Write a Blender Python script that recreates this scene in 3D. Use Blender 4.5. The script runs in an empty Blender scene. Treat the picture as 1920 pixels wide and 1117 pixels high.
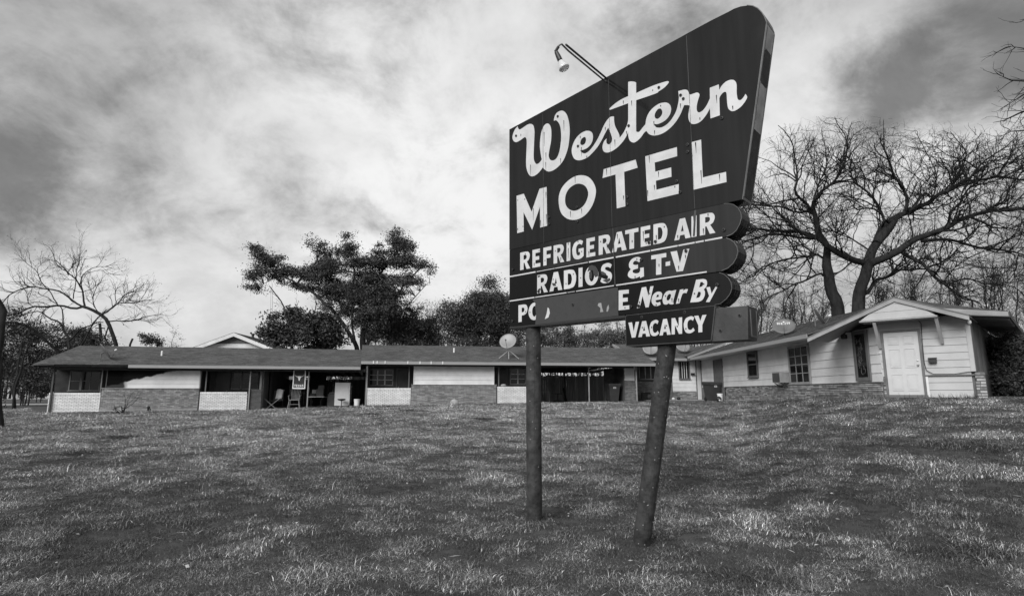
import bpy, math, random
import numpy as np
from mathutils import Vector, Matrix
from mathutils.geometry import tessellate_polygon
random.seed(7); RNG = np.random.default_rng(7)
SC = bpy.context.scene
COL = SC.collection

# ------------------------------------------------------------------ camera
EYE = np.array([0.0, 0.0, 1.7]); FPX = 1067.0; PITCH = math.atan((738-558.5)/FPX)
cam_d = bpy.data.cameras.new('camera'); cam_d.sensor_width = 36.0; cam_d.lens = FPX/1920*36
cam_d.clip_start = 0.05; cam_d.clip_end = 3000
cam = bpy.data.objects.new('camera', cam_d); COL.objects.link(cam)
cam.location = EYE; cam.rotation_euler = (math.pi/2+PITCH, 0, 0)
SC.camera = cam
CP, SP = math.cos(PITCH), math.sin(PITCH)
def ray(px, py):
    u = (px-960)/FPX; v = (558.5-py)/FPX
    return np.array([u, CP - v*SP, SP + v*CP])
def at(px, py, Y):
    """world point seen at that place of the photograph, Y metres ahead"""
    d = ray(px, py); return EYE + d*(Y/d[1])

# ------------------------------------------------------------------ light
SUN_EL, SUN_AZ = math.radians(33), math.radians(212)   # azimuth clockwise from +Y: behind the camera, to the left
sd = np.array([math.sin(SUN_AZ)*math.cos(SUN_EL), math.cos(SUN_AZ)*math.cos(SUN_EL), math.sin(SUN_EL)])
sun_d = bpy.data.lights.new('sun', 'SUN'); sun_d.energy = 3.0; sun_d.angle = math.radians(36); sun_d.color = (1, 1, 1)
sun = bpy.data.objects.new('sun', sun_d); COL.objects.link(sun)
sun.rotation_euler = Vector(-sd).to_track_quat('-Z', 'Y').to_euler(); sun.location = (-20, -30, 40)
SC.view_settings.view_transform = 'Standard'; SC.view_settings.look = 'None'
SC.view_settings.gamma = 1; SC.view_settings.exposure = 0.3; SC.view_settings.use_curve_mapping = False

def world():
    w = bpy.data.worlds.new('World'); SC.world = w; w.use_nodes = True
    nt = w.node_tree; N = nt.nodes; L = nt.links; N.clear()
    def n(t, **k):
        x = N.new(t)
        for a, b in k.items(): setattr(x, a, b)
        return x
    def math_(op, a, b=None, c=None, clamp=False):
        m = n('ShaderNodeMath', operation=op, use_clamp=clamp)
        for i, x in enumerate((a, b, c)):
            if x is None: continue
            if isinstance(x, (int, float)): m.inputs[i].default_value = x
            else: L.new(x, m.inputs[i])
        return m.outputs[0]
    out = n('ShaderNodeOutputWorld'); bg = n('ShaderNodeBackground'); bg.inputs[1].default_value = 0.1
    sky = n('ShaderNodeTexSky', sky_type='NISHITA'); sky.sun_disc = False
    sky.sun_elevation = SUN_EL; sky.sun_rotation = SUN_AZ
    bw = n('ShaderNodeRGBToBW'); L.new(sky.outputs[0], bw.inputs[0])
    tc = n('ShaderNodeTexCoord')
    nrm = n('ShaderNodeVectorMath', operation='NORMALIZE'); L.new(tc.outputs['Generated'], nrm.inputs[0])
    sep = n('ShaderNodeSeparateXYZ'); L.new(nrm.outputs[0], sep.inputs[0])
    # project the view direction on a cloud layer overhead
    zz = math_('ADD', math_('MAXIMUM', sep.outputs[2], 0.0), 0.60)
    cx = math_('DIVIDE', sep.outputs[0], zz); cy = math_('DIVIDE', sep.outputs[1], zz)
    cmb = n('ShaderNodeCombineXYZ'); L.new(cx, cmb.inputs[0]); L.new(cy, cmb.inputs[1])
    def noise(scale, det, rough, off, dist=0.0):
        mp = n('ShaderNodeMapping'); mp.inputs['Location'].default_value = off
        L.new(cmb.outputs[0], mp.inputs[0])
        t = n('ShaderNodeTexNoise'); t.inputs['Scale'].default_value = scale; t.inputs['Detail'].default_value = det
        t.inputs['Roughness'].default_value = rough; t.inputs['Distortion'].default_value = dist
        L.new(mp.outputs[0], t.inputs['Vector']); return t.outputs['Fac']
    def lobe(px, py, deg):
        """1 towards that part of the sky, falling to 0 deg degrees away"""
        d = ray(px, py); d = d/np.linalg.norm(d)
        dt = n('ShaderNodeVectorMath', operation='DOT_PRODUCT'); L.new(nrm.outputs[0], dt.inputs[0]); dt.inputs[1].default_value = d
        mr = n('ShaderNodeMapRange', interpolation_type='SMOOTHSTEP'); L.new(dt.outputs['Value'], mr.inputs[0])
        mr.inputs[1].default_value = math.cos(math.radians(deg)); mr.inputs[2].default_value = 1.0
        return mr.outputs[0]
    big = noise(0.9, 5, 0.55, (3.1, 1.7, 0.3), 0.5)
    fine = noise(3.4, 10, 0.62, (7.7, 4.2, 0.0), 0.35)
    vfine = noise(8.0, 12, 0.66, (1.7, 9.2, 0.0), 0.3)
    # cloud cover: nearly closed, torn open in a few places
    cov = math_('ADD', math_('MULTIPLY', big, 0.85), math_('MULTIPLY', fine, 0.85))
    cov = math_('ADD', cov, math_('MULTIPLY', vfine, 0.50))
    cov = math_('ADD', cov, -0.15)
    for px, py, deg, k in GAPS: cov = math_('ADD', cov, math_('MULTIPLY', lobe(px, py, deg), -k))
    for px, py, deg, k in BANKS: cov = math_('ADD', cov, math_('MULTIPLY', lobe(px, py, deg), k))
    mr = n('ShaderNodeMapRange', interpolation_type='SMOOTHSTEP'); L.new(cov, mr.inputs[0])
    mr.inputs[1].default_value = 0.46; mr.inputs[2].default_value = 0.96
    # cloud brightness: thin parts glow, thick parts are grey
    thick = noise(1.6, 6, 0.55, (0.4, 5.5, 2.0), 0.5)
    br = math_('ADD', 4.35, math_('MULTIPLY', math_('SUBTRACT', thick, 0.5), 5.6))
    br = math_('ADD', br, math_('MULTIPLY', math_('SUBTRACT', fine, 0.5), 4.4))
    br = math_('ADD', br, math_('MULTIPLY', math_('SUBTRACT', vfine, 0.5), 2.6))
    for px, py, deg, k in BRIGHT: br = math_('ADD', br, math_('MULTIPLY', lobe(px, py, deg), k))
    br = math_('MINIMUM', math_('MAXIMUM', br, 1.9), 7.4)
    gap = math_('MULTIPLY', bw.outputs[0], 0.80)
    gap = math_('MINIMUM', math_('MAXIMUM', gap, 1.2), 1.7)
    gap = math_('ADD', gap, math_('MULTIPLY', math_('SUBTRACT', vfine, 0.45), 1.6))
    mix = math_('ADD', math_('MULTIPLY', gap, math_('SUBTRACT', 1.0, mr.outputs[0])), math_('MULTIPLY', br, mr.outputs[0]))
    L.new(mix, bg.inputs[0]); L.new(bg.outputs[0], out.inputs[0])
# openings, banks and brightest parts of the cloud layer (towards photo x, y; radius in degrees; amount)
GAPS = [(1650, 180, 7, .15), (1725, 150, 8, .26), (1800, 155, 7, .18), (1885, 140, 6, .08), (10, 262, 5, .06), (50, 312, 4, .10), (-80, 345, 8, .08), (1260, 15, 8, .20), (-900, 200, 30, .3), (2900, 0, 30, .3)]
BANKS = [(1795, 118, 3.5, .22), (1560, 60, 12, .12), (1810, 255, 6, .3)]
BRIGHT = [(890, 170, 32, 1.3), (820, 330, 18, .5), (900, 470, 22, 1.0), (180, 380, 15, .5), (260, 230, 28, .9), (60, 380, 12, .6), (1520, 150, 11, 1.0), (1560, 260, 12, 1.3), (1810, 245, 8, 1.8), (20, 20, 24, -1.0), (1900, 0, 18, -1.0), (620, 330, 8, -.9), (120, 140, 16, -.3), (40, 300, 12, -.3)]
world()

# ------------------------------------------------------------------ mesh helpers
def wloc(o):
    v = np.zeros(3)
    while o is not None:
        v = v + np.array(o.location); o = o.parent
    return v
def tag(o, label=None, cat=None, group=None, kind=None):
    if label: o['label'] = label
    if cat: o['category'] = cat
    if group: o['group'] = group
    if kind: o['kind'] = kind
    return o
def empty(name, loc, label=None, cat=None, group=None, kind=None):
    o = bpy.data.objects.new(name, None); o.location = loc; o.empty_display_size = 0.2
    COL.objects.link(o); return tag(o, label, cat, group, kind)
def mesh_from(name, V, F, tint=None, smooth=False):
    me = bpy.data.meshes.new(name)
    V = np.asarray(V, dtype=np.float64)
    if isinstance(F, np.ndarray):
        nf, k = F.shape
        me.vertices.add(len(V)); me.vertices.foreach_set('co', V.ravel())
        me.loops.add(nf*k); me.loops.foreach_set('vertex_index', F.ravel().astype(np.int32))
        me.polygons.add(nf); me.polygons.foreach_set('loop_start', np.arange(0, nf*k, k, dtype=np.int32))
        me.update(calc_edges=True)
    else:
        me.from_pydata([tuple(v) for v in V], [], F)
    if tint is not None:
        a = me.attributes.new('tint', 'FLOAT', 'POINT'); a.data.foreach_set('value', np.asarray(tint, dtype=np.float32))
    if smooth: me.polygons.foreach_set('use_smooth', np.ones(len(me.polygons), dtype=bool))
    me.update(); return me
def obj(name, V, F, mat, parent=None, tint=None, smooth=False, origin=None):
    """V in world coordinates; linked as one mesh object, as a child of parent if given"""
    V = np.asarray(V, dtype=np.float64)
    p = wloc(parent) if parent is not None else np.zeros(3)
    o0 = V.mean(axis=0) if origin is None else np.asarray(origin, dtype=float)
    if origin is None: o0 = np.array([o0[0], o0[1], V[:, 2].min()])
    o = bpy.data.objects.new(name, mesh_from(name, V-o0, F, tint, smooth)); COL.objects.link(o)
    o.location = o0-p
    if parent is not None: o.parent = parent
    if mat is not None: o.data.materials.append(mat)
    return o
BOXF = [(0, 3, 2, 1), (4, 5, 6, 7), (0, 1, 5, 4), (1, 2, 6, 5), (2, 3, 7, 6), (3, 0, 4, 7)]
class MB:
    """collects pieces of one mesh"""
    def __init__(s): s.V = []; s.F = []; s.T = []
    def add(s, V, F, t=0.5):
        b = len(s.V); s.V.extend([tuple(v) for v in V]); s.F.extend([tuple(i+b for i in f) for f in F]); s.T.extend([t]*len(V)); return s
    def hexa(s, P, t=0.5): return s.add(P, BOXF, t)          # 4 bottom + 4 top points
    def box(s, fr, a0, a1, b0, b1, c0, c1, t=0.5):
        a0, a1 = min(a0, a1), max(a0, a1)
        return s.hexa([fr(a0, b0, c0), fr(a1, b0, c0), fr(a1, b1, c0), fr(a0, b1, c0), fr(a0, b0, c1), fr(a1, b0, c1), fr(a1, b1, c1), fr(a0, b1, c1)], t)
    def bar(s, p, q, w, h=None, t=0.5, up=(0, 0, 1)):
        p = np.array(p, float); q = np.array(q, float); d = q-p; d /= np.linalg.norm(d); h = h or w
        u = np.array(up, float)
        if abs(np.dot(u, d)) > 0.95: u = np.array([0, 1, 0.])
        x = np.cross(d, u); x /= np.linalg.norm(x); y = np.cross(x, d)
        x = x*w/2; y = y*h/2
        return s.add([p-x-y, p+x-y, p+x+y, p-x+y, q-x-y, q+x-y, q+x+y, q-x+y], BOXF, t)
    def tube(s, pts, rad, n=8, t=0.5, cap=True):
        pts = np.asarray(pts, float); m = len(pts)
        rad = [rad]*m if np.isscalar(rad) else rad
        V = []; F = []; prev = None
        for i in range(m):
            d = pts[min(i+1, m-1)]-pts[max(i-1, 0)]; d /= (np.linalg.norm(d)+1e-12)
            ref = prev if prev is not None else (np.array([0, 0, 1.]) if abs(d[2]) < .9 else np.array([1., 0, 0]))
            x = ref-d*np.dot(ref, d); x /= (np.linalg.norm(x)+1e-12); y = np.cross(d, x); prev = x
            for k in range(n):
                a = 2*math.pi*k/n; V.append(pts[i]+(x*math.cos(a)+y*math.sin(a))*rad[i])
        for i in range(m-1):
            for k in range(n):
                F.append((i*n+k, i*n+(k+1) % n, (i+1)*n+(k+1) % n, (i+1)*n+k))
        if cap: F.append(tuple(range(n-1, -1, -1))); F.append(tuple((m-1)*n+k for k in range(n)))
        return s.add(V, F, t)
    def lathe(s, c, prof, n=16, axis=(0, 0, 1), t=0.5):
        """prof: (radius, height along axis)"""
        a = np.array(axis, float); a /= np.linalg.norm(a)
        r = np.array([1., 0, 0]) if abs(a[0]) < .9 else np.array([0, 1., 0])
        x = r-a*np.dot(r, a); x /= np.linalg.norm(x); y = np.cross(a, x); c = np.array(c, float)
        V = []; F = []
        for rr, h in prof:
            for k in range(n):
                q = 2*math.pi*k/n; V.append(c+a*h+(x*math.cos(q)+y*math.sin(q))*rr)
        for i in range(len(prof)-1):
            for k in range(n): F.append((i*n+k, i*n+(k+1) % n, (i+1)*n+(k+1) % n, (i+1)*n+k))
        F.append(tuple(range(n-1, -1, -1))); F.append(tuple((len(prof)-1)*n+k for k in range(n)))
        return s.add(V, F, t)
    def build(s, name, mat, parent=None, smooth=False, origin=None):
        return obj(name, s.V, s.F, mat, parent, s.T, smooth, origin)
class Frame:
    """a along the wall, b into the building, c = height in the world"""
    def __init__(s, o, ex, ey):
        s.o = np.array([o[0], o[1], 0.0]); s.ex = np.array([ex[0], ex[1], 0.]); s.ex /= np.linalg.norm(s.ex)
        s.ey = np.array([ey[0], ey[1], 0.]); s.ey /= np.linalg.norm(s.ey)
    def __call__(s, a, b, c): return s.o+s.ex*a+s.ey*b+np.array([0, 0, c])
    def px(s, px, py, b=0.0):
        """(a, height) where the plane b shows that place of the photograph"""
        d = ray(px, py); q = s.o+s.ey*b; n = s.ey
        t = np.dot(q-EYE, n)/np.dot(d, n); p = EYE+d*t-s.o
        return float(np.dot(p, s.ex)), float(p[2])
    def a(s, px, b=0.0, py=738): return s.px(px, py, b)[0]
WORLD = Frame((0, 0), (1, 0), (0, 1))

# ------------------------------------------------------------------ materials (a black and white picture: every colour is a grey)
MATS = {}
def mat(name, lo, hi=None, scale=8.0, rough=0.7, bump=0.0, bscale=None, tint=0.0, detail=6, spec=0.5, stretch=None, metal=0.0, grime=0.0, grime_scale=1.3, world_co=False):
    if name in MATS: return MATS[name]
    hi = lo if hi is None else hi
    m = bpy.data.materials.new(name); m.use_nodes = True; nt = m.node_tree; N = nt.nodes; L = nt.links
    b = N['Principled BSDF']; b.inputs['Roughness'].default_value = rough; b.inputs['Specular IOR Level'].default_value = spec; b.inputs['Metallic'].default_value = metal
    geo = N.new('ShaderNodeNewGeometry')
    mp = N.new('ShaderNodeMapping'); L.new(geo.outputs['Position'], mp.inputs[0])
    if stretch: mp.inputs['Scale'].default_value = stretch
    tx = N.new('ShaderNodeTexNoise'); tx.inputs['Scale'].default_value = scale; tx.inputs['Detail'].default_value = detail; tx.inputs['Roughness'].default_value = 0.6
    L.new(mp.outputs[0], tx.inputs['Vector'])
    mr = N.new('ShaderNodeMapRange'); L.new(tx.outputs['Fac'], mr.inputs[0]); mr.inputs[1].default_value = 0.3; mr.inputs[2].default_value = 0.7
    mr.inputs[3].default_value = lo; mr.inputs[4].default_value = hi
    v = mr.outputs[0]
    if tint:
        at_ = N.new('ShaderNodeAttribute'); at_.attribute_name = 'tint'
        r2 = N.new('ShaderNodeMapRange'); L.new(at_.outputs['Fac'], r2.inputs[0]); r2.inputs[3].default_value = 1-tint; r2.inputs[4].default_value = 1+tint
        mu = N.new('ShaderNodeMath'); mu.operation = 'MULTIPLY'; L.new(v, mu.inputs[0]); L.new(r2.outputs[0], mu.inputs[1]); v = mu.outputs[0]
    if grime:
        t2 = N.new('ShaderNodeTexNoise'); t2.inputs['Scale'].default_value = grime_scale; t2.inputs['Detail'].default_value = 7; t2.inputs['Roughness'].default_value = 0.65
        L.new(geo.outputs['Position'], t2.inputs['Vector'])
        r3 = N.new('ShaderNodeMapRange'); L.new(t2.outputs['Fac'], r3.inputs[0]); r3.inputs[1].default_value = 0.42; r3.inputs[2].default_value = 0.68
        r3.inputs[3].default_value = 1.0; r3.inputs[4].default_value = 1-grime
        mu = N.new('ShaderNodeMath'); mu.operation = 'MULTIPLY'; L.new(v, mu.inputs[0]); L.new(r3.outputs[0], mu.inputs[1]); v = mu.outputs[0]
    L.new(v, b.inputs['Base Color'])
    if bump:
        t3 = N.new('ShaderNodeTexNoise'); t3.inputs['Scale'].default_value = bscale or scale*4; t3.inputs['Detail'].default_value = 5
        L.new(mp.outputs[0], t3.inputs['Vector'])
        bp = N.new('ShaderNodeBump'); bp.inputs['Strength'].default_value = bump; bp.inputs['Distance'].default_value = 0.01
        L.new(t3.outputs['Fac'], bp.inputs['Height']); L.new(bp.outputs[0], b.inputs['Normal'])
    MATS[name] = m; return m
M_WHITEBRICK = mat('white_painted_brick', .66, .84, 3, .6, .3, 60, tint=.07, grime=.18)
M_MORTAR = mat('mortar', .09, .15, 12, .9, .4)
M_BRICK = mat('grey_brick', .17, .30, 5, .85, .5, 70, tint=.38, grime=.15)
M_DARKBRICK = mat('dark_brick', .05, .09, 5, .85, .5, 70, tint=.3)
M_STONE = mat('roman_brick', .18, .36, 6, .85, .5, 60, tint=.5, grime=.25, grime_scale=2.5)
M_SIDING = mat('white_siding', .60, .74, 1.2, .55, .08, 40, grime=.14)
M_SIDING2 = mat('pale_siding', .60, .70, 1.2, .5, .06, 40, grime=.14)
M_TRIM = mat('grey_trim', .10, .15, 4, .6, .1, grime=.2)
M_TRIMPALE = mat('pale_trim', .24, .33, 3, .55, .1, grime=.25)
M_FASCIA = mat('fascia_paint', .24, .34, 2, .5, .1, grime=.22, grime_scale=2)
M_DARKTRIM = mat('dark_trim', .035, .06, 4, .6)
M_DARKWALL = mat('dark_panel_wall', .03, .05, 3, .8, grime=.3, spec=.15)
M_DOORDARK = mat('dark_door', .045, .065, 3, .5, grime=.2)
M_DOORWHITE = mat('white_door', .48, .54, 2, .4, .03, grime=.08)
M_SHINGLE = mat('asphalt_shingle', .075, .125, 9, .95, .6, 120, tint=.22, grime=.28, grime_scale=.8, spec=.25)
M_SOFFIT = mat('soffit', .10, .16, 3, .8)
M_SOFFITPALE = mat('soffit_pale', .34, .42, 3, .7, grime=.2)
M_OFFICE = mat('office_siding', .38, .45, 1.2, .5, .06, 40, grime=.16)
M_CONCRETE = mat('concrete', .22, .32, 4, .9, .4, 50, grime=.25)
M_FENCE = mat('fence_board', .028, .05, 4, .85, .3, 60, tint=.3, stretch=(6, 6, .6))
M_METAL = mat('galvanised', .35, .5, 8, .45, metal=.6)
M_DISH = mat('dish_paint', .20, .26, 3, .4, grime=.1)
M_DISHDARK = mat('dish_grey', .10, .14, 3, .45)
M_BLACK = mat('black_plastic', .012, .02, 6, .5)
M_BIN = mat('bin_plastic', .035, .05, 5, .5, grime=.2)
M_WHITEPL = mat('white_plastic', .68, .78, 4, .4, grime=.12)
M_FRIDGE = mat('fridge_enamel', .62, .72, 2, .3, grime=.15)
M_WOOD = mat('pale_wood', .22, .32, 6, .6, .1, stretch=(1, 1, 6))
M_CARD = mat('cardboard', .10, .16, 6, .85)
M_CLOTH = mat('cloth', .5, .62, 8, .9)
M_BANNERDARK = mat('banner_cloth', .028, .04, 8, .85)
M_ROCK = mat('rock', .24, .36, 6, .9, .6)
M_BARK = mat('bark', .012, .034, 6, .95, .8, 40, stretch=(1, 1, .35), spec=.2)
M_BARKPALE = mat('bark_pale', .012, .036, 5, .95, .8, 40, stretch=(1, 1, .35), spec=.2)
M_TWIG = mat('twig', .012, .026, 2, .95, spec=.15)
M_TWIGPALE = mat('twig_pale', .075, .12, 2, .95, spec=.15)
M_LEAF = mat('leaf', .028, .085, 2.0, .6, tint=.5, spec=.3)
M_LEAFB = mat('leaf_shrub', .028, .085, 1.6, .65, tint=.5, spec=.3)
M_GLASS = None
def glass():
    m = bpy.data.materials.new('window_glass'); m.use_nodes = True; b = m.node_tree.nodes['Principled BSDF']
    b.inputs['Base Color'].default_value = (.012, .012, .012, 1); b.inputs['Roughness'].default_value = .06; b.inputs['Specular IOR Level'].default_value = .35
    N = m.node_tree.nodes; t = N.new('ShaderNodeTexNoise'); t.inputs['Scale'].default_value = 2.2
    bp = N.new('ShaderNodeBump'); bp.inputs['Strength'].default_value = .06; m.node_tree.links.new(t.outputs[0], bp.inputs['Height']); m.node_tree.links.new(bp.outputs[0], b.inputs['Normal'])
    return m
M_GLASS = glass()
M_CURTAIN = mat('curtain', .03, .10, 3, .9, stretch=(6, 6, .4))

# ------------------------------------------------------------------ ground
# where the lawn meets the buildings: photo x, photo y, metres ahead
_B = [(-400, 790, 27), (92, 773, 28), (465, 768, 29.8), (690, 760, 31), (960, 755, 32.5), (1140, 753, 33), (1362, 752, 32.4), (1500, 748.5, 22.6), (1660, 746, 18.6), (1850, 743.5, 17.3), (2300, 742, 15)]
_A = []; _D = []; _H = []
for _x, _y, _d in _B:
    _p = at(_x, _y, _d); _A.append(_p[0]/_p[1]); _D.append(_d); _H.append(_p[2])
_ag = np.linspace(-3, 3, 241)
def _smooth(v):
    v = np.interp(_ag, _A, v); k = np.array([1, 2, 3, 2, 1])/9
    return np.convolve(np.pad(v, 2, mode='edge'), k, mode='valid')
_Dg, _Hg = _smooth(_D), _smooth(_H)
def G(x, y):
    x = np.asarray(x, float); y = np.asarray(y, float)
    a = np.clip(x/np.maximum(y, .5), -2.5, 2.5); D = np.interp(a, _ag, _Dg); H = np.interp(a, _ag, _Hg)
    t = np.clip((y-6.2)/(D-6.2), 0, 1.0); s = t*(1.0+0.35*(1-t)**1.0*(1-t)-0.0)
    s = np.clip(s, 0, 1)
    und = 0.035*np.sin(x*.9+.7*np.sin(y*.6))*np.sin(y*.8+.5*np.sin(x*.45))+0.02*np.sin(2.3*x+1.1)*np.sin(1.9*y+.4)
    und = und*np.clip((D-1.5-y)/4, 0, 1)*np.clip((np.hypot(x-1, y-7)-1.0)/2, 0.15, 1)
    far = np.clip((y-75)/300, 0, 1)*2.0
    return H*s+und-far*0
def ground():
    def axis(lo, hi, n, out0, out1, m):
        mid = np.linspace(lo, hi, n)
        a = lo-np.geomspace(1, lo-out0, m)[::-1] if out0 < lo else np.array([])
        b = hi+np.geomspace(1, out1-hi, m)
        return np.concatenate([a, mid, b])
    xs = axis(-34, 34, 205, -1500, 1500, 22); ys = axis(0, 44, 155, -300, 2400, 22)
    X, Y = np.meshgrid(xs, ys); Z = G(X, Y)
    V = np.stack([X, Y, Z], -1).reshape(-1, 3); nx, ny = len(xs), len(ys)
    i = np.arange(nx-1)[None, :]+np.arange(ny-1)[:, None]*nx
    F = np.stack([i, i+1, i+1+nx, i+nx], -1).reshape(-1, 4)
    m = mat('lawn_soil', .032, .07, 1.1, .95, .7, 25, grime=.35, grime_scale=.35)
    tag(obj('ground', V, F, m, None, smooth=True, origin=(0, 0, 0)), kind='structure')
ground()

def grass():
    """one uncountable lawn: a few tuft meshes scattered over the slope"""
    m = bpy.data.materials.new('grass_blade'); m.use_nodes = True; N = m.node_tree.nodes; L = m.node_tree.links; b = N['Principled BSDF']
    b.inputs['Roughness'].default_value = .6; b.inputs['Specular IOR Level'].default_value = .25
    geo = N.new('ShaderNodeNewGeometry'); oi = N.new('ShaderNodeObjectInfo')
    def noise(scale, d=4):
        t = N.new('ShaderNodeTexNoise'); t.inputs['Scale'].default_value = scale; t.inputs['Detail'].default_value = d; L.new(geo.outputs['Position'], t.inputs['Vector']); return t.outputs['Fac']
    def mr(x, a, bb, c, d):
        r = N.new('ShaderNodeMapRange'); L.new(x, r.inputs[0])
        for i, v in enumerate((a, bb, c, d)): r.inputs[i+1].default_value = v
        return r.outputs[0]
    def mul(a, c, op='MULTIPLY'):
        q = N.new('ShaderNodeMath'); q.operation = op
        for i, v in enumerate((a, c)):
            if isinstance(v, float): q.inputs[i].default_value = v
            else: L.new(v, q.inputs[i])
        return q.outputs[0]
    ta = N.new('ShaderNodeAttribute'); ta.attribute_name = 'tint'
    dry = N.new('ShaderNodeAttribute'); dry.attribute_name = 'dry'; dry.attribute_type = 'INSTANCER'
    # dry = tuft paleness, straw colour and painted foreground darkening; tint = blade by blade
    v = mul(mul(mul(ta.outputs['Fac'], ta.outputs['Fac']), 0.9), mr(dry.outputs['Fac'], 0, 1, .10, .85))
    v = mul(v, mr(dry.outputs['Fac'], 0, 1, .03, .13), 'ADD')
    v = mul(v, mr(noise(.45, 5), .35, .65, .72, 1.25))
    L.new(v, b.inputs['Base Color'])
    col = bpy.data.collections.new('grass_tufts')
    for k in range(6):
        rng = np.random.default_rng(50+k); V = []; F = []; T = []
        nb = 64 if k < 4 else 30
        for i in range(nb):
            r = .11*math.sqrt(rng.random()); an = rng.random()*6.283
            p = np.array([r*math.cos(an), r*math.sin(an), -.01])
            h = rng.uniform(.010, .038)*(1.0 if k < 4 else 2.0); w = rng.uniform(.0011, .0023)
            la = rng.random()*6.283; lean = np.array([math.cos(la), math.sin(la), 0])*h*rng.uniform(.2, 2.0)
            s = np.array([-math.sin(la+rng.normal(0, .6)), math.cos(la), 0])*w
            mid = p+lean*.4+np.array([0, 0, h*.65]); tip = p+lean+np.array([0, 0, h*rng.uniform(.75, 1.0)])
            j = len(V); V += [p-s, p+s, mid+s*.8, mid-s*.8, tip]; F += [(j, j+1, j+2, j+3), (j+3, j+2, j+4)]
            T += [rng.random()**2.6*1.45]*5
        o = bpy.data.objects.new('grass_tuft', mesh_from('grass_tuft', V, F, T)); o.data.materials.append(m); col.objects.link(o)
    rng = np.random.default_rng(9)
    P = []; S = []
    for y0, y1, dens, sc in ((1.6, 6, 400, .9), (6, 9, 320, .95), (9, 13, 220, 1.1), (13, 19, 130, 1.3), (19, 26, 80, 1.6), (26, 36, 52, 1.9)):
        w = 1.12*y1+2; n = int((y1-y0)*2*w*dens); x = rng.uniform(-w, w, n); y = rng.uniform(y0, y1, n)
        a = x/y; D = np.interp(a, _ag, _Dg)
        k = (np.abs(x) < 1.12*y+1.5) & (y < np.where(a < -.835, 44, D-.12))
        P.append(np.stack([x[k], y[k]], 1)); S.append(np.full(k.sum(), sc))
    P = np.concatenate(P); S = np.concatenate(S)
    # straw-coloured drifts and dark fresh clumps
    def blotch(f, seed, n=26):
        r = np.random.default_rng(seed); z = np.zeros(len(P))
        for _ in range(n):
            a = r.random()*6.283; q = f*r.uniform(.5, 1.6); z += np.sin((P[:, 0]*math.cos(a)+P[:, 1]*math.sin(a)*1.5)*q+r.random()*6.283)
        return z/math.sqrt(n/2)
    big = blotch(.55, 1); med = blotch(3.0, 2, 40); sml = blotch(9.0, 3, 40)
    up = np.clip((P[:, 1]-7)/10, 0, 1)*np.clip(1.25-np.maximum(P[:, 0], 0)/11, .25, 1)      # vignette-like dark foreground put into the colour: paler upslope, less so at right
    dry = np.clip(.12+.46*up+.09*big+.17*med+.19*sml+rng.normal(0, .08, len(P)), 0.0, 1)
    S = S*np.clip(1+.14*med+.2*sml+rng.normal(0, .12, len(P)), .55, 1.7)
    # a few rank tussocks, dark or bleached
    for px, py, r, d, s in TUSSOCKS:
        q = ground_hit(px, py)
        k = np.hypot(P[:, 0]-q[0], P[:, 1]-q[1]) < r*np.clip(.75+.35*med+.25*sml+rng.normal(0, .3, len(P)), .1, 1.6)
        dry[k] = d+rng.normal(0, .05, k.sum()); S[k] = S[k]*s
    Z = G(P[:, 0], P[:, 1])
    me = bpy.data.meshes.new('lawn_grass'); me.vertices.add(len(P)); me.vertices.foreach_set('co', np.stack([P[:, 0], P[:, 1], Z], 1).ravel().astype(np.float32))
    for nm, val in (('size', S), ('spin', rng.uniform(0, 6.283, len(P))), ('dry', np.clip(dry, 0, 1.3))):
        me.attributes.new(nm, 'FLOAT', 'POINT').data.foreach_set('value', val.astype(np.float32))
    me.attributes.new('pick', 'INT', 'POINT').data.foreach_set('value', rng.choice(6, len(P), p=[.225, .225, .225, .225, .05, .05]).astype(np.int32))
    me.materials.append(m)
    o = bpy.data.objects.new('lawn_grass', me); COL.objects.link(o)
    tag(o, 'short patchy half-dry lawn grass sloping up to the motel', 'grass', kind='stuff')
    g = bpy.data.node_groups.new('scatter_grass', 'GeometryNodeTree')
    g.interface.new_socket('Geometry', in_out='INPUT', socket_type='NodeSocketGeometry'); g.interface.new_socket('Geometry', in_out='OUTPUT', socket_type='NodeSocketGeometry')
    gi = g.nodes.new('NodeGroupInput'); go = g.nodes.new('NodeGroupOutput')
    ci = g.nodes.new('GeometryNodeCollectionInfo'); ci.inputs['Collection'].default_value = col; ci.inputs['Separate Children'].default_value = True; ci.inputs['Reset Children'].default_value = True
    ip = g.nodes.new('GeometryNodeInstanceOnPoints'); ip.inputs['Pick Instance'].default_value = True
    def attr(nm, ty):
        q = g.nodes.new('GeometryNodeInputNamedAttribute'); q.data_type = ty; q.inputs[0].default_value = nm; return q.outputs[0]
    cx = g.nodes.new('ShaderNodeCombineXYZ'); g.links.new(attr('spin', 'FLOAT'), cx.inputs[2])
    g.links.new(gi.outputs[0], ip.inputs['Points']); g.links.new(ci.outputs[0], ip.inputs['Instance'])
    g.links.new(attr('pick', 'INT'), ip.inputs['Instance Index']); g.links.new(cx.outputs[0], ip.inputs['Rotation']); g.links.new(attr('size', 'FLOAT'), ip.inputs['Scale'])
    g.links.new(ip.outputs[0], go.inputs[0])
    md = o.modifiers.new('scatter', 'NODES'); md.node_group = g
def ground_hit(px, py):
    d = ray(px, py); t = 1.0
    for _ in range(4000):
        p = EYE+d*t
        if p[2] < float(G(p[0], p[1])): break
        t += .02
    return p
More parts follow.
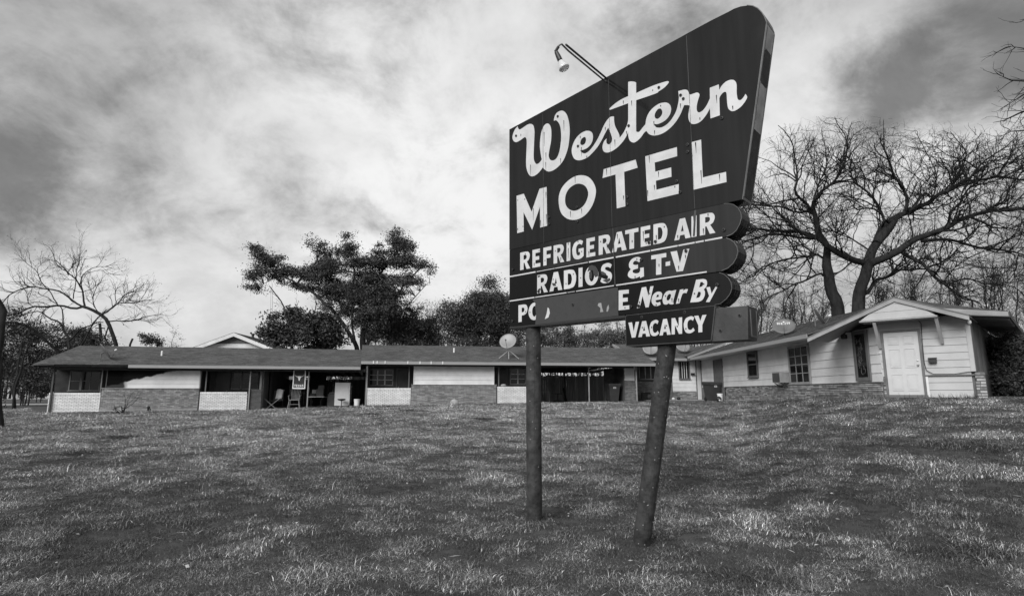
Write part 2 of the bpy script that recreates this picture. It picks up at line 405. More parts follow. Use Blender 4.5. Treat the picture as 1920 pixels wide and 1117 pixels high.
TUSSOCKS = [(1450, 985, .24, .95, 1.5), (1410, 972, .18, .8, 1.3), (1505, 988, .17, .0, 1.5), (1262, 915, .22, .0, 1.6), (1780, 1040, .34, .02, 1.7), (1720, 855, .4, .6, 1.2), (1770, 880, .4, .65, 1.25),
            (1860, 885, .4, .55, 1.2), (1790, 838, .4, .0, 1.5), (1840, 840, .3, .02, 1.4), (1570, 885, .3, .85, 1.3), (1660, 890, .3, .8, 1.2), (1850, 812, .5, .75, 1.2), (480, 1035, .22, .75, 1.5), (560, 985, .22, .75, 1.4),
            (1360, 785, .3, .0, 1.5), (215, 820, .4, .0, 1.4), (160, 852, .45, .0, 1.3), (320, 810, .35, .0, 1.4), (780, 770, .35, .0, 1.4), (700, 776, .3, .0, 1.3), (910, 786, .3, .0, 1.3), (1210, 1085, .2, .7, 1.4), (845, 960, .14, .8, 1.3),
            (1220, 1018, .13, .5, 1.4), (985, 985, .16, .3, 1.25), (1035, 985, .2, .25, 1.25), (620, 1080, .3, .5, 1.4), (1560, 1100, .3, .4, 1.4), (300, 1000, .5, .05, 1.1), (1400, 1080, .35, .05, 1.2)]
grass()
def litter():
    """fallen leaves and bits of straw lying in the turf"""
    rng = np.random.default_rng(19); n = 5200; y = 2.2+rng.random(n)**.8*26; x = rng.uniform(-1, 1, n)*(1.05*y+1); z = G(x, y)+rng.uniform(.012, .04, n)
    D = np.interp(x/y, _ag, _Dg); k = y < D-.4; P = np.stack([x, y, z], 1)[k]; n = len(P)
    a = rng.normal(size=(n, 3))*np.array([1, 1, .35]); a /= np.linalg.norm(a, axis=1, keepdims=True); b = rng.normal(size=(n, 3))*np.array([1, 1, .5]); b -= a*(a*b).sum(1, keepdims=True); b /= np.linalg.norm(b, axis=1, keepdims=True)
    st = rng.random((n, 1)) < .45; s = np.where(st, rng.uniform(.03, .08, (n, 1)), rng.uniform(.014, .03, (n, 1))); w = np.where(st, .0022, s*.55)
    V = np.stack([P-a*s, P+b*w+np.array([0, 0, .004]), P+a*s, P-b*w], 1).reshape(-1, 3)
    tag(obj('leaf_litter', V, np.arange(n*4).reshape(-1, 4), mat('dead_leaf', .12, .34, 9, .8, tint=.6), None, tint=np.repeat(rng.random(n), 4)), 'dead leaves and straw scattered over the lawn', 'litter', kind='stuff')
litter()

def drive():
    """pale drive and road beyond the left end of the motel"""
    for nm, pts, w in (('driveway', [(-80, 50), (-52, 52), (-40, 50), (-30, 48.5), (-22, 48)], 2.4), ('road', [(-160, 108), (-90, 104), (-60, 100), (-30, 98)], 5.0)):
        V = []; F = []
        for i, (x, y) in enumerate(pts):
            for s in (-1, 1): V.append((x, y+s*w, float(G(x, y+s*w))+.03))
        for i in range(len(pts)-1): F.append((i*2, i*2+2, i*2+3, i*2+1))
        tag(obj(nm, V, F, mat('gravel', .30, .42, 3, .95, .4)), kind='structure')
drive()

# ------------------------------------------------------------------ building kit
def brick_panel(root, name, fr, a0, a1, b, c0, c1, L=.205, H=.066, m=None, mm=None, cap=False, depth=.05, jit=.004, seed=1, thick=.12, JO=.015):
    """real bricks (too small in the picture to pick apart) standing proud of a mortar core"""
    rng = random.Random(seed); a0, a1 = min(a0, a1), max(a0, a1)
    core = MB().box(fr, a0+.006, a1-.006, b+.008, b+thick, c0, c1-.004).build(name, mm or M_MORTAR, root)
    mb = MB(); c = c0; row = 0; top = c1-(.10 if cap else 0)
    n = max(1, round((top-c0)/H)); H = (top-c0)/n
    while row < n:
        a = a0-(L/2 if row % 2 else 0)
        while a < a1-.01:
            x0, x1 = max(a, a0), min(a+L-JO, a1)
            if x1-x0 > .03:
                j = rng.uniform(0, jit); mb.box(fr, x0, x1, b-j, b+.03, c, c+H-JO, rng.random())
            a += L
        c += H; row += 1
    if cap:
        a = a0
        while a < a1-.02:
            x1 = min(a+.066, a1); mb.box(fr, a, x1, b-.006-rng.uniform(0, .004), b+thick+.004, top, c1, rng.random()); a += .077
    o = mb.build('brick_courses', m or M_BRICK, core); o['kind'] = 'stuff'
    return core
def siding(root, fr, a0, a1, b, c0, c1, H=.24, m=None, thick=.10, back=True):
    """lapped boards, each its own piece"""
    if back: MB().box(fr, a0, a1, b+.03, b+thick, c0, c1).build('wall', M_TRIM, root)
    n = max(1, round((c1-c0)/H)); h = (c1-c0)/n; a0, a1 = min(a0, a1), max(a0, a1)
    for i in range(n):
        z0 = c0+i*h; z1 = z0+h-.0015
        P = [fr(a0, b-.016, z0), fr(a1, b-.016, z0), fr(a1, b+.028, z0), fr(a0, b+.028, z0), fr(a0, b+.004, z1), fr(a1, b+.004, z1), fr(a1, b+.028, z1), fr(a0, b+.028, z1)]
        MB().hexa(P, random.random()).build('siding_board', m or M_SIDING, root)
def window(root, fr, a0, a1, b, c0, c1, cols, rows, m=None, fw=.05, mull=.03, muntin=.02, curtain=True, name='window', sill=True, pm=None):
    m = m or M_TRIM; a0, a1 = min(a0, a1), max(a0, a1)
    f = MB()
    f.box(fr, a0-fw, a1+fw, b-.035, b+.02, c1, c1+fw); f.box(fr, a0-fw, a1+fw, b-.035, b+.02, c0-fw, c0)
    f.box(fr, a0-fw, a0, b-.033, b+.02, c0, c1); f.box(fr, a1, a1+fw, b-.033, b+.02, c0, c1)
    w = f.build(name, m, root)
    if sill: MB().box(fr, a0-fw-.03, a1+fw+.03, b-.075, b-.038, c0-fw-.012, c0-fw+.03).build('sill', m, w)
    pm = pm or m
    cw = (a1-a0)/cols; rh = (c1-c0)/rows
    for i in range(1, cols): MB().box(fr, a0+i*cw-mull/2, a0+i*cw+mull/2, b-.018, b+.01, c0, c1).build('mullion', pm, w)
    for i in range(cols):
        for j in range(rows):
            x0 = a0+i*cw+(mull/2 if i else 0); x1 = a0+(i+1)*cw-(mull/2 if i < cols-1 else 0)
            z0 = c0+j*rh+(muntin/2 if j else 0); z1 = c0+(j+1)*rh-(muntin/2 if j < rows-1 else 0)
            MB().box(fr, x0, x1, b-.004, b+.004, z0, z1).build('pane', M_GLASS, w)
            if j: MB().box(fr, x0, x1, b-.014, b+.008, c0+j*rh-muntin/2, c0+j*rh+muntin/2).build('muntin', pm, w)
    return w
def door(root, fr, a0, a1, b, c0, c1, m, fm, panels=False, knob=True, knob_right=True, fw=.06):
    a0, a1 = min(a0, a1), max(a0, a1)
    f = MB(); f.box(fr, a0-fw, a0, b-.03, b+.06, c0, c1+fw); f.box(fr, a1, a1+fw, b-.03, b+.06, c0, c1+fw); f.box(fr, a0, a1, b-.028, b+.06, c1, c1+fw)
    mb = MB(); mb.box(fr, a0+.006, a1-.006, b+.0, b+.045, c0+.01, c1-.006)
    d = mb.build('door', m, root); f.build('frame', fm, d)
    w = a1-a0; h = c1-c0
    if panels:
        for (u0, u1) in ((.13, .44), (.56, .87)):
            for (v0, v1) in ((.07, .33), (.43, .73), (.80, .94)):
                x0, x1, z0, z1 = a0+u0*w, a0+u1*w, c0+v0*h, c0+v1*h
                q = MB()
                q.box(fr, x0, x1, b-.014, b-.0015, z0, z0+.016); q.box(fr, x0, x1, b-.014, b-.0015, z1-.016, z1)
                q.box(fr, x0, x0+.016, b-.0138, b-.0015, z0+.016, z1-.016); q.box(fr, x1-.016, x1, b-.0138, b-.0015, z0+.016, z1-.016)
                P = [fr(x0+.045, b-.010, z0+.045), fr(x1-.045, b-.010, z0+.045), fr(x1-.045, b-.001, z0+.045), fr(x0+.045, b-.001, z0+.045), fr(x0+.045, b-.008, z1-.045), fr(x1-.045, b-.008, z1-.045), fr(x1-.045, b-.001, z1-.045), fr(x0+.045, b-.001, z1-.045)]
                q.hexa(P); q.build('door_panel', m, d)
    if knob:
        ka = a1-.08 if knob_right else a0+.08
        MB().lathe(fr(ka, b-.001, c0+.95), [(.028, 0), (.03, .008), (.012, .014), (.012, .04), (.028, .05), (.03, .065), (.018, .08)], 12, -fr.ey).build('handle', M_METAL, d, smooth=True)
    return d
def roof_plane(root, name, P0, P1, P2, P3, seed=1, ex=.145, sw=.31, m=None, thick=.03, under=None):
    """P0-P1 eave, P3-P2 ridge: boards below and real shingles above, row upon row; the rows are joined (far too small to pick apart)"""
    rng = random.Random(seed); P0, P1, P2, P3 = [np.array(p, float) for p in (P0, P1, P2, P3)]
    n = np.cross(P1-P0, (P3-P0 if np.linalg.norm(P3-P0) > .1 else P2-P0)); n /= np.linalg.norm(n)
    if n[2] < 0: n = -n
    dk = MB().hexa([P0-n*thick, P1-n*thick, P2-n*thick, P3-n*thick, P0, P1, P2, P3]).build(name, under or M_SOFFIT, root)
    h = max(np.linalg.norm(P3-P0), np.linalg.norm(P2-P1)); rows = max(1, int(round(h/ex)))
    mb = MB()
    e = (P1-P0)/np.linalg.norm(P1-P0)
    for r in range(rows):
        t0, t1 = r/rows, (r+1.25)/rows; t1 = min(t1, 1.0)
        A0, B0 = P0+(P3-P0)*t0, P1+(P2-P1)*t0; A1, B1 = P0+(P3-P0)*t1, P1+(P2-P1)*t1
        L0 = np.dot(A0-P0, e); L1 = np.dot(B0-P0, e); x = L0-(sw*((r*.37) % 1))
        wid = max(1e-6, L1-L0)
        while x < L1-.01:
            x0, x1 = max(x, L0), min(x+sw-.006, L1); x += sw
            if x1-x0 < .02: continue
            f0, f1 = (x0-L0)/wid, (x1-L0)/wid; lift = .014+rng.uniform(0, .007)
            q0 = A0+(B0-A0)*f0; q1 = A0+(B0-A0)*f1; q2 = A1+(B1-A1)*f1; q3 = A1+(B1-A1)*f0
            mb.add([q0+n*.002, q1+n*.002, q0+n*lift, q1+n*lift, q2+n*.004, q3+n*.004], [(0, 1, 3, 2), (2, 3, 4, 5)], rng.random())
    o = mb.build('shingle_rows', m or M_SHINGLE, dk); o['kind'] = 'stuff'
    return dk
def post(root, fr, a, b, c0, c1, w=.09, m=None): return MB().box(fr, a-w/2, a+w/2, b, b+w, c0, c1).build('post', m or M_TRIM, root)

# ================================================================== wing at the left
GRP = 'wings of the old motel'
pA0, pA1 = at(92, 738, 28.0), at(690, 738, 31.0)
FA = Frame(pA0, pA1-pA0, (-(pA1-pA0)[1], (pA1-pA0)[0]))
def gz(fr, a, b): p = fr(a, b, 0); return float(G(p[0], p[1]))
def wing_a():
    fr = FA; base = fr(fr.a(400), 0, 0); base[2] = gz(fr, fr.a(400), 0)
    root = empty('motel_wing', base, 'long low motel wing at left with fire-blackened siding, hipped roof and white brick porch walls', 'building', GRP)
    a = fr.a; zb = lambda px: gz(fr, a(px), 0)-.12
    ez = fr.px(330, 690, -.62)[1]                      # underside of the fascia
    ez2 = ez+.14
    rid = fr.px(400, 651.5, 3.1)[1]; aL, aR = a(62, -.62, 688), a(676, -.62, 688); hipa = a(150, 3.1, 650)
    a_rr = a(682, 3.1, 652)
    E = -.62; BB = 6.8
    roof_plane(root, 'roof', fr(aL, E, ez2), fr(aR, E, ez2), fr(a_rr, 3.1, rid), fr(hipa, 3.1, rid), 1)
    roof_plane(root, 'roof', fr(aR, BB, ez2), fr(aL, BB, ez2), fr(hipa, 3.1, rid-.002), fr(a_rr, 3.1, rid-.002), 2)
    roof_plane(root, 'roof', fr(aL, BB, ez2-.004), fr(aL, E, ez2-.004), fr(hipa, 3.1, rid-.004), fr(hipa-.01, 3.11, rid-.004), 3)
    # fascia boards: the front one is charred and gone at the left
    MB().box(fr, a(235, E), aR, E-.025, E+.01, ez, ez2+.005).build('fascia', M_FASCIA, root)
    MB().box(fr, a(165, E), a(234, E), E-.02, E+.01, ez+.03, ez2+.005).build('fascia', mat('charred_wood', .008, .02, 6, .95, .5, spec=.08), root)
    MB().box(fr, aL+.2, a(164, E), E-.01, E+.015, ez+.05, ez2).build('fascia', mat('charred_wood', .01), root)
    MB().box(fr, aL-.012, aL+.012, E+.03, BB, ez+.02, ez2-.01).build('fascia', M_DARKTRIM, root)
    MB().box(fr, aL+.05, aR-.05, BB-.02, BB+.02, ez, ez2-.01).build('fascia', M_DARKTRIM, root)
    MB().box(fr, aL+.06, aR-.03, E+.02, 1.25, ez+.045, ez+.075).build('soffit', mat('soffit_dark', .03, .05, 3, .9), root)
    # frieze beam over the openings
    MB().box(fr, a(96), a(683), .02, .14, ez-.10, ez+.044).build('beam', M_DARKTRIM, root)
    zt = ez-.02
    # porch walls of white brick
    for p0, p1, yt, sd in ((92, 189, 736, 3), (375, 464, 734.5, 4)):
        brick_panel(root, 'porch_wall', fr, a(p0), a(p1), 0, zb((p0+p1)/2), fr.px((p0+p1)/2, yt)[1], m=M_WHITEBRICK, cap=True, seed=sd, thick=.1)
    # siding with grey brick below
    zbt = fr.px(280, 728.5, -.05)[1]
    brick_panel(root, 'brick_wall', fr, a(190, -.05), a(373, -.05), -.05, zb(280), zbt, m=M_BRICK, seed=5, L=.215, thick=.2)
    MB().box(fr, a(189.3, -.05), a(373.6, -.05), -.085, .10, zbt-.001, zbt+.035).build('brick_ledge', M_BRICK, root)
    MB().box(fr, a(190), a(373), -.075, .1, zb(280), zb(280)+.22).build('footing', M_CONCRETE, root)
    siding(root, fr, a(198, .0), a(372, .0), .0, zbt+.036, zt-.08, .23, m=burnt())
    for p0, p1 in ((196.2, 198), (372, 374)): MB().box(fr, a(p0), a(p1), -.02, .1, zbt+.036, zt-.08).build('corner_trim', M_TRIMPALE if p0 > 300 else M_DARKTRIM, root)
    # recessed porches
    back = 1.35
    f0 = zb(140)
    def recess(p0, p1, wins, doors, wallm):
        A0, A1 = a(p0, back), a(p1, back)
        MB().box(fr, A0, A1, back+.04, back+.12, f0, zt+.06).build('porch_back_wall', wallm, root)
        for q0, q1, y0, y1, c, r in wins:
            (x0, z1), (x1, z0) = fr.px(q0, y0, back), fr.px(q1, y1, back); window(root, fr, x0, x1, back+.03, z0, z1, c, r, M_TRIM)
        for q0, q1, y0 in doors:
            door(root, fr, a(q0, back), a(q1, back), back+.0, gz(fr, a(q0), .5)+.02, fr.px(q0, y0, back)[1], M_DOORDARK, M_DARKTRIM)
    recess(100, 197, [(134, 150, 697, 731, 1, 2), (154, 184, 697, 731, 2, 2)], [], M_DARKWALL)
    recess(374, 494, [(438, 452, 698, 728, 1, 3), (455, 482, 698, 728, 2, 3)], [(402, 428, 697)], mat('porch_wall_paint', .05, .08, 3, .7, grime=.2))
    # side walls of the recesses
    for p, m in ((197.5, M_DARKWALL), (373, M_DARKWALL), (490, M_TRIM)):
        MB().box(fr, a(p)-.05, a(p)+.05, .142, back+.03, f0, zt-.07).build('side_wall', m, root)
    brick_panel(root, 'brick_wall', fr, a(466), a(490), .05, zb(470), fr.px(478, 730)[1], m=M_DARKBRICK, seed=8, thick=.09)
    MB().box(fr, a(485), a(489), .04, .14, fr.px(478, 730)[1]+.004, zt-.08).build('post', M_TRIM, root)
    # carport: back wall of boards with an open strip above, brick end walls
    zf = fr.px(600, 711, 5.6)[1]; g0 = gz(fr, a(600), 3)-.05
    x = a(492, 5.6); xe = a(700, 5.6); i = 0
    while x < xe:
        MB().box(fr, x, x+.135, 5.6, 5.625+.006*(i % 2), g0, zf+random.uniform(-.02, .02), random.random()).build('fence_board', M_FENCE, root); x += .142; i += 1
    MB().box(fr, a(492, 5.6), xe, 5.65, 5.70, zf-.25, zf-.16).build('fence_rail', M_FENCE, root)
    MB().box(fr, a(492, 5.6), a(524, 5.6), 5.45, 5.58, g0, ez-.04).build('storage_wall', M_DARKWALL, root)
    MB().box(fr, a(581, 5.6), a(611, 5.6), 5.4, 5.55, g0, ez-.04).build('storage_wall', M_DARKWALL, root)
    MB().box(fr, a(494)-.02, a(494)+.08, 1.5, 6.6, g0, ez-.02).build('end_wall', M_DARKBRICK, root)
    MB().box(fr, a(492), aR, 6.5, 6.62, ez-.16, ez+.0).build('beam', M_DARKTRIM, root)
    for q in (625, 646, 663, 678): MB().box(fr, a(q, 6.0)-.03, a(q, 6.0)+.03, 1.5, 6.45, ez-.10, ez+.04).build('rafter', M_DARKTRIM, root)
    MB().bar(fr(a(629, 5.5), 5.5, zf), fr(a(626, 5.5), 5.5, ez), .05, .05).build('brace', M_TRIM, root)
    # posts on the porch line
    for q in (95.5,): post(root, fr, a(q, -.1), -.1, zb(q), zt-.06, .07, M_DARKTRIM)
    for q, t in ((187, 736), (384, 734), (467.2, 790), (577, 790)):
        c0 = fr.px(q, t)[1] if t < 760 else zb(q); post(root, fr, a(q), .02 if t < 760 else -.03, c0+.003, zt-.085, .055, M_TRIM if t < 760 else M_TRIMPALE)
    # plumbing vents
    q = fr(a(296, 1.2), 1.2, 0); z = ez2+(rid-ez2)*(1.2-E)/(3.1-E)
    MB().lathe(q+np.array([0, 0, z-.05]), [(.05, 0), (.05, .28), (.035, .30)], 10).build('vent_pipe', M_WHITEPL, root)
    # sagging torn corner of the charred eave
    sg = MB(); sg.add([fr(aL-.05, E-.05, ez2-.06), fr(aL+.9, E-.06, ez2-.03), fr(aL+.8, E+.3, ez2-.02), fr(aL, E+.35, ez2-.03), fr(aL-.05, E-.05, ez2-.03), fr(aL+.9, E-.06, ez2-.0), fr(aL+.8, E+.3, ez2-.0), fr(aL, E+.35, ez2-.0)], BOXF)
    sg.build('torn_eave', M_DARKTRIM, root)
    return root, ez, ez2, rid, E
def burnt():
    """white siding, soot from the porch fire at its upper left"""
    if 'burnt_siding' in MATS: return MATS['burnt_siding']
    m = mat('burnt_siding', .60, .74, 1.2, .6, .08, 40, grime=.12); N = m.node_tree.nodes; L = m.node_tree.links; b = N['Principled BSDF']; b.inputs['Specular IOR Level'].default_value = .06
    src = b.inputs['Base Color'].links[0].from_socket
    p0 = FA(FA.a(198), 0, FA.px(198, 728)[1]); p1 = FA(FA.a(345), 0, FA.px(345, 690)[1])
    geo = N.new('ShaderNodeNewGeometry')
    ex = FA.ex
    d1 = N.new('ShaderNodeVectorMath'); d1.operation = 'SUBTRACT'; L.new(geo.outputs['Position'], d1.inputs[0]); d1.inputs[1].default_value = p0
    dx = N.new('ShaderNodeVectorMath'); dx.operation = 'DOT_PRODUCT'; L.new(d1.outputs[0], dx.inputs[0]); dx.inputs[1].default_value = ex/np.dot(p1-p0, ex)
    dz = N.new('ShaderNodeVectorMath'); dz.operation = 'DOT_PRODUCT'; L.new(d1.outputs[0], dz.inputs[0]); dz.inputs[1].default_value = (0, 0, 1/(p1-p0)[2])
    nz = N.new('ShaderNodeTexNoise'); nz.inputs['Scale'].default_value = 3.5; nz.inputs['Detail'].default_value = 8; L.new(geo.outputs['Position'], nz.inputs['Vector'])
    def M_(op, a, c):
        q = N.new('ShaderNodeMath'); q.operation = op
        for i, v in enumerate((a, c)):
            if isinstance(v, float): q.inputs[i].default_value = v
            else: L.new(v, q.inputs[i])
        return q.outputs[0]
    # soot line: rises from the lower left to the eave at the right
    s = M_('SUBTRACT', dx.outputs['Value'], M_('MULTIPLY', dz.outputs['Value'], 1.12)); s = M_('ADD', s, M_('MULTIPLY', M_('SUBTRACT', nz.outputs[0], .5), .28))
    mr = N.new('ShaderNodeMapRange'); L.new(s, mr.inputs[0]); mr.inputs[1].default_value = -.16; mr.inputs[2].default_value = -.08; mr.inputs[3].default_value = .015; mr.inputs[4].default_value = 1
    # scorched grey edge at the far left
    m2 = N.new('ShaderNodeMapRange'); L.new(M_('ADD', dx.outputs['Value'], M_('MULTIPLY', M_('SUBTRACT', nz.outputs[0], .5), .12)), m2.inputs[0]); m2.inputs[1].default_value = .20; m2.inputs[2].default_value = .26; m2.inputs[3].default_value = .06; m2.inputs[4].default_value = 1
    L.new(M_('MULTIPLY', M_('MULTIPLY', src, mr.outputs[0]), m2.outputs[0]), b.inputs['Base Color'])
    return m
WA, A_EZ, A_EZ2, A_RID, A_E = wing_a()

# ================================================================== wing in the middle
pB0, pB1 = at(684, 738, 31.0), at(1190, 738, 33.2)
FB = Frame(pB0, pB1-pB0, (-(pB1-pB0)[1], (pB1-pB0)[0]))
def wing_b():
    fr = FB; base = fr(fr.a(850), 0, 0); base[2] = gz(fr, fr.a(850), 0)
    root = empty('motel_wing', base, 'middle motel wing with white siding panel over grey brick and carport behind the sign poles', 'building', GRP)
    a = fr.a; zb = lambda px: gz(fr, a(px), 0)-.12
    E = -.62; ez = fr.px(850, 683.5, E)[1]; ez2 = ez+.15; rid = fr.px(850, 648.5, 3.2)[1]
    aL, aR = a(677, E, 684), a(1231, E, 682); BB = 7.0; rL, rR = a(679, 3.2, 649), a(1160, 3.2, 649)
    roof_plane(root, 'roof', fr(aL, E, ez2), fr(aR, E, ez2), fr(rR+1.0, 3.2, rid), fr(rL, 3.2, rid), 11)
    roof_plane(root, 'roof', fr(aR-2, BB, ez2), fr(aL, BB, ez2), fr(rL, 3.2, rid-.002), fr(rR+1.0, 3.2, rid-.002), 12)
    MB().box(fr, aL, aR, E-.025, E+.01, ez, ez2+.005).build('fascia', M_FASCIA, root)
    g = MB(); g.hexa([fr(aL-.02, E, ez+.02), fr(aL+.02, E, ez+.02), fr(aL+.02, 3.2, rid-.14), fr(aL-.02, 3.2, rid-.14), fr(aL-.02, E, ez2-.01), fr(aL+.02, E, ez2-.01), fr(aL+.02, 3.2, rid-.01), fr(aL-.02, 3.2, rid-.01)])
    g.build('rake_board', M_DARKTRIM, root)
    MB().add([fr(aL+.1, .2, ez+.05), fr(aL+.1, 6.3, ez+.05), fr(aL+.1, 3.2, rid-.08), fr(aL+.2, .2, ez+.05), fr(aL+.2, 6.3, ez+.05), fr(aL+.2, 3.2, rid-.08)], [(0, 1, 2), (5, 4, 3), (0, 3, 4, 1), (1, 4, 5, 2), (2, 5, 3, 0)]).build('gable', M_DARKTRIM, root)
    MB().box(fr, aL+.05, aR-.05, BB-.02, BB+.02, ez, ez2-.01).build('fascia', M_DARKTRIM, root)
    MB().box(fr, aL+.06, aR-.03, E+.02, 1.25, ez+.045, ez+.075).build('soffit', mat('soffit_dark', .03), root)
    MB().box(fr, a(685), a(1190), .02, .14, ez-.08, ez+.044).build('beam', M_DARKTRIM, root)
    for q in (698, 705, 720, 763, 786, 807, 829): MB().box(fr, a(q, E)-.025, a(q, E)+.025, E-.045, E-.027, ez+.02, ez2+.02).build('gutter_clip', M_WHITEPL, root)
    zt = ez
    for p0, p1, yt, s in ((688.5, 770, 727, 21), (932.5, 1012, 724.5, 22)):
        brick_panel(root, 'porch_wall', fr, a(p0), a(p1), 0, zb((p0+p1)/2), fr.px((p0+p1)/2, yt)[1], m=M_WHITEBRICK, cap=True, seed=s, thick=.1)
    zbt = fr.px(850, 721.5, -.05)[1]
    brick_panel(root, 'brick_wall', fr, a(771, -.05), a(931, -.05), -.05, zb(850), zbt, m=M_BRICK, seed=23, L=.30, H=.052, thick=.2)
    MB().box(fr, a(770.6, -.05), a(931.5, -.05), -.085, .10, zbt-.001, zbt+.03).build('brick_ledge', M_BRICK, root)
    siding(root, fr, a(776.5), a(924.5), 0, zbt+.031, zt-.06, .26, m=M_SIDING)
    for p0, p1 in ((774.5, 776.5), (924.5, 926.5)): MB().box(fr, a(p0), a(p1), -.02, .1, zbt+.031, zt-.06).build('corner_trim', M_SIDING, root)
    back = 1.35; f0 = zb(700)
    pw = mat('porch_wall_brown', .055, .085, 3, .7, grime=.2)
    def recess(p0, p1, wins, doors):
        MB().box(fr, a(p0, back), a(p1, back), back+.04, back+.12, f0, zt+.06).build('porch_back_wall', pw, root)
        for q0, q1, y0, y1, c, r in wins:
            (x0, z1), (x1, z0) = fr.px(q0, y0, back), fr.px(q1, y1, back); window(root, fr, x0, x1, back+.03, z0, z1, c, r, M_TRIMPALE, fw=.06, mull=.07, muntin=.04, pm=M_SIDING)
        for q0, q1, y0 in doors: door(root, fr, a(q0, back), a(q1, back), back, gz(fr, a(q0), .5)+.02, fr.px(q0, y0, back)[1], M_DOORDARK, M_TRIM, knob_right=q0 > 900)
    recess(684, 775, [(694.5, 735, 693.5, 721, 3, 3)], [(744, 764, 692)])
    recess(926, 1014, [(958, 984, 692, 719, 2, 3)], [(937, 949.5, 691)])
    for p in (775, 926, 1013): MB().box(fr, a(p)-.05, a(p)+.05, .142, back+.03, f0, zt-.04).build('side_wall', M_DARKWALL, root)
    MB().box(fr, a(684.5), a(688), .0, 1.3, f0, zt-.081).build('side_wall', M_TRIM, root)
    for q, t in ((687, 790), (766, 727), (935, 724.5), (1104.5, 790), (1194, 790)):
        c0 = fr.px(q, t)[1] if t < 760 else zb(q); post(root, fr, a(q), .02 if t < 760 else -.03, c0+.003, zt-.082 if q < 1190 else zt+.04, .055, M_TRIM if t < 760 else M_TRIMPALE)
    # carport with board fence behind
    bb = 5.8; zf = fr.px(1070, 704, bb)[1]; g0 = gz(fr, a(1070), 3)-.05
    x = a(1010, bb); xe = a(1133, bb); i = 0
    while x < xe:
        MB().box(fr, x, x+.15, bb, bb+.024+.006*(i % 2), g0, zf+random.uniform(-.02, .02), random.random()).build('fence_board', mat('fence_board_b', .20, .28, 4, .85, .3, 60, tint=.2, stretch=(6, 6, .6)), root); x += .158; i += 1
    MB().box(fr, a(1010, bb), xe, bb+.05, bb+.1, zf-.3, zf-.2).build('fence_rail', M_FENCE, root)
    post(root, fr, a(1059, bb), bb-.1, g0, ez-.02, .08, M_DARKTRIM)
    MB().box(fr, a(1012), a(1190), 6.5, 6.62, ez-.14, ez+.0).build('beam', M_DARKTRIM, root)
    for q in (1035, 1052, 1068, 1085, 1122): MB().box(fr, a(q, 6)-.03, a(q, 6)+.03, 1.5, 6.45, ez-.08, ez+.04).build('rafter', M_DARKTRIM, root)
    for q, q2 in ((1112, 1117), (1122, 1119), (1125, 1126)): MB().bar(fr(a(q, 5.9), 5.9, zf-.05), fr(a(q2, 5.9), 5.9, ez-.1), .04, .04).build('brace', M_TRIMPALE, root)
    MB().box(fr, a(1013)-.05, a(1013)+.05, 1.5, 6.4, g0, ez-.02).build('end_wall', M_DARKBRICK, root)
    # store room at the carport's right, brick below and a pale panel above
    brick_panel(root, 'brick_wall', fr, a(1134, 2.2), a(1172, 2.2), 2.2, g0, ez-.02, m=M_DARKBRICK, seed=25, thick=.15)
    zq = fr.px(1182, 713, .6)[1]
    brick_panel(root, 'brick_wall', fr, a(1172, .6), a(1192, .6), .6, g0, zq, m=mat('mid_brick', .11, .2, 5, .85, .5, 70, tint=.3), seed=26, thick=.15)
    MB().box(fr, a(1173.5, .6), a(1191, .6), .62, .7, zq, ez).build('wall_panel', M_SIDING2, root)
    MB().box(fr, a(1172, .6)-.06, a(1172, .6)+.0, .6, 2.2, g0, ez-.02).build('side_wall', M_DARKBRICK, root)
    q = fr(a(850, 1.5), 1.5, 0); z = ez2+(rid-ez2)*(1.5-E)/(3.2-E)
    MB().lathe(q+np.array([0, 0, z-.05]), [(.05, 0), (.05, .30), (.035, .32)], 10).build('vent_pipe', M_WHITEPL, root)
    return root, ez, ez2, rid, E
WB, B_EZ, B_EZ2, B_RID, B_E = wing_b()
# ================================================================== wing at the right, with the office at its near end
CORNER = np.array([12.2, 18.9])
FC = Frame(CORNER, (0, 1), (1, 0))                         # long wall, a = metres away from the office corner
_ff = np.array([.72, -.694])
FF = Frame(CORNER, _ff, (.694, .72))                       # office front, turned towards the lawn
def brick_parts(root, name, fr, a0, a1, b, c0, c1, L, H, m, limit, near_first=True, seed=1, thick=.2):
    """each long brick a piece of its own as far as they can be picked apart; the rest joined"""
    rng = random.Random(seed); a0, a1 = min(a0, a1), max(a0, a1)
    core = MB().box(fr, a0+.01, a1-.01, b+.02, b+thick, c0-.25, c1-.004).build(name, M_MORTAR, root)
    n = max(1, round((c1-c0)/H)); H = (c1-c0)/n; bricks = []
    for r in range(n):
        a = a0-rng.uniform(0, L)
        while a < a1-.02:
            l = L*rng.uniform(.7, 1.3); x0, x1 = max(a, a0), min(a+l-.012, a1); a += l
            if x1-x0 > .04: bricks.append((x0, x1, c0+r*H, c0+(r+1)*H-.019, rng.uniform(0, .016), rng.random()))
    bricks.sort(key=lambda q: np.hypot(*(fr(q[0], 0, 0)[:2])))
    for q in bricks[:limit]: MB().box(fr, q[0], q[1], b-q[4], b+.03, q[2], q[3], q[5]).build('brick', m, core)
    rest = MB()
    for q in bricks[limit:]: rest.box(fr, q[0], q[1], b-q[4], b+.03, q[2], q[3], q[5])
    if bricks[limit:]: rest.build('brick_courses', m, core)['kind'] = 'stuff'
    return core
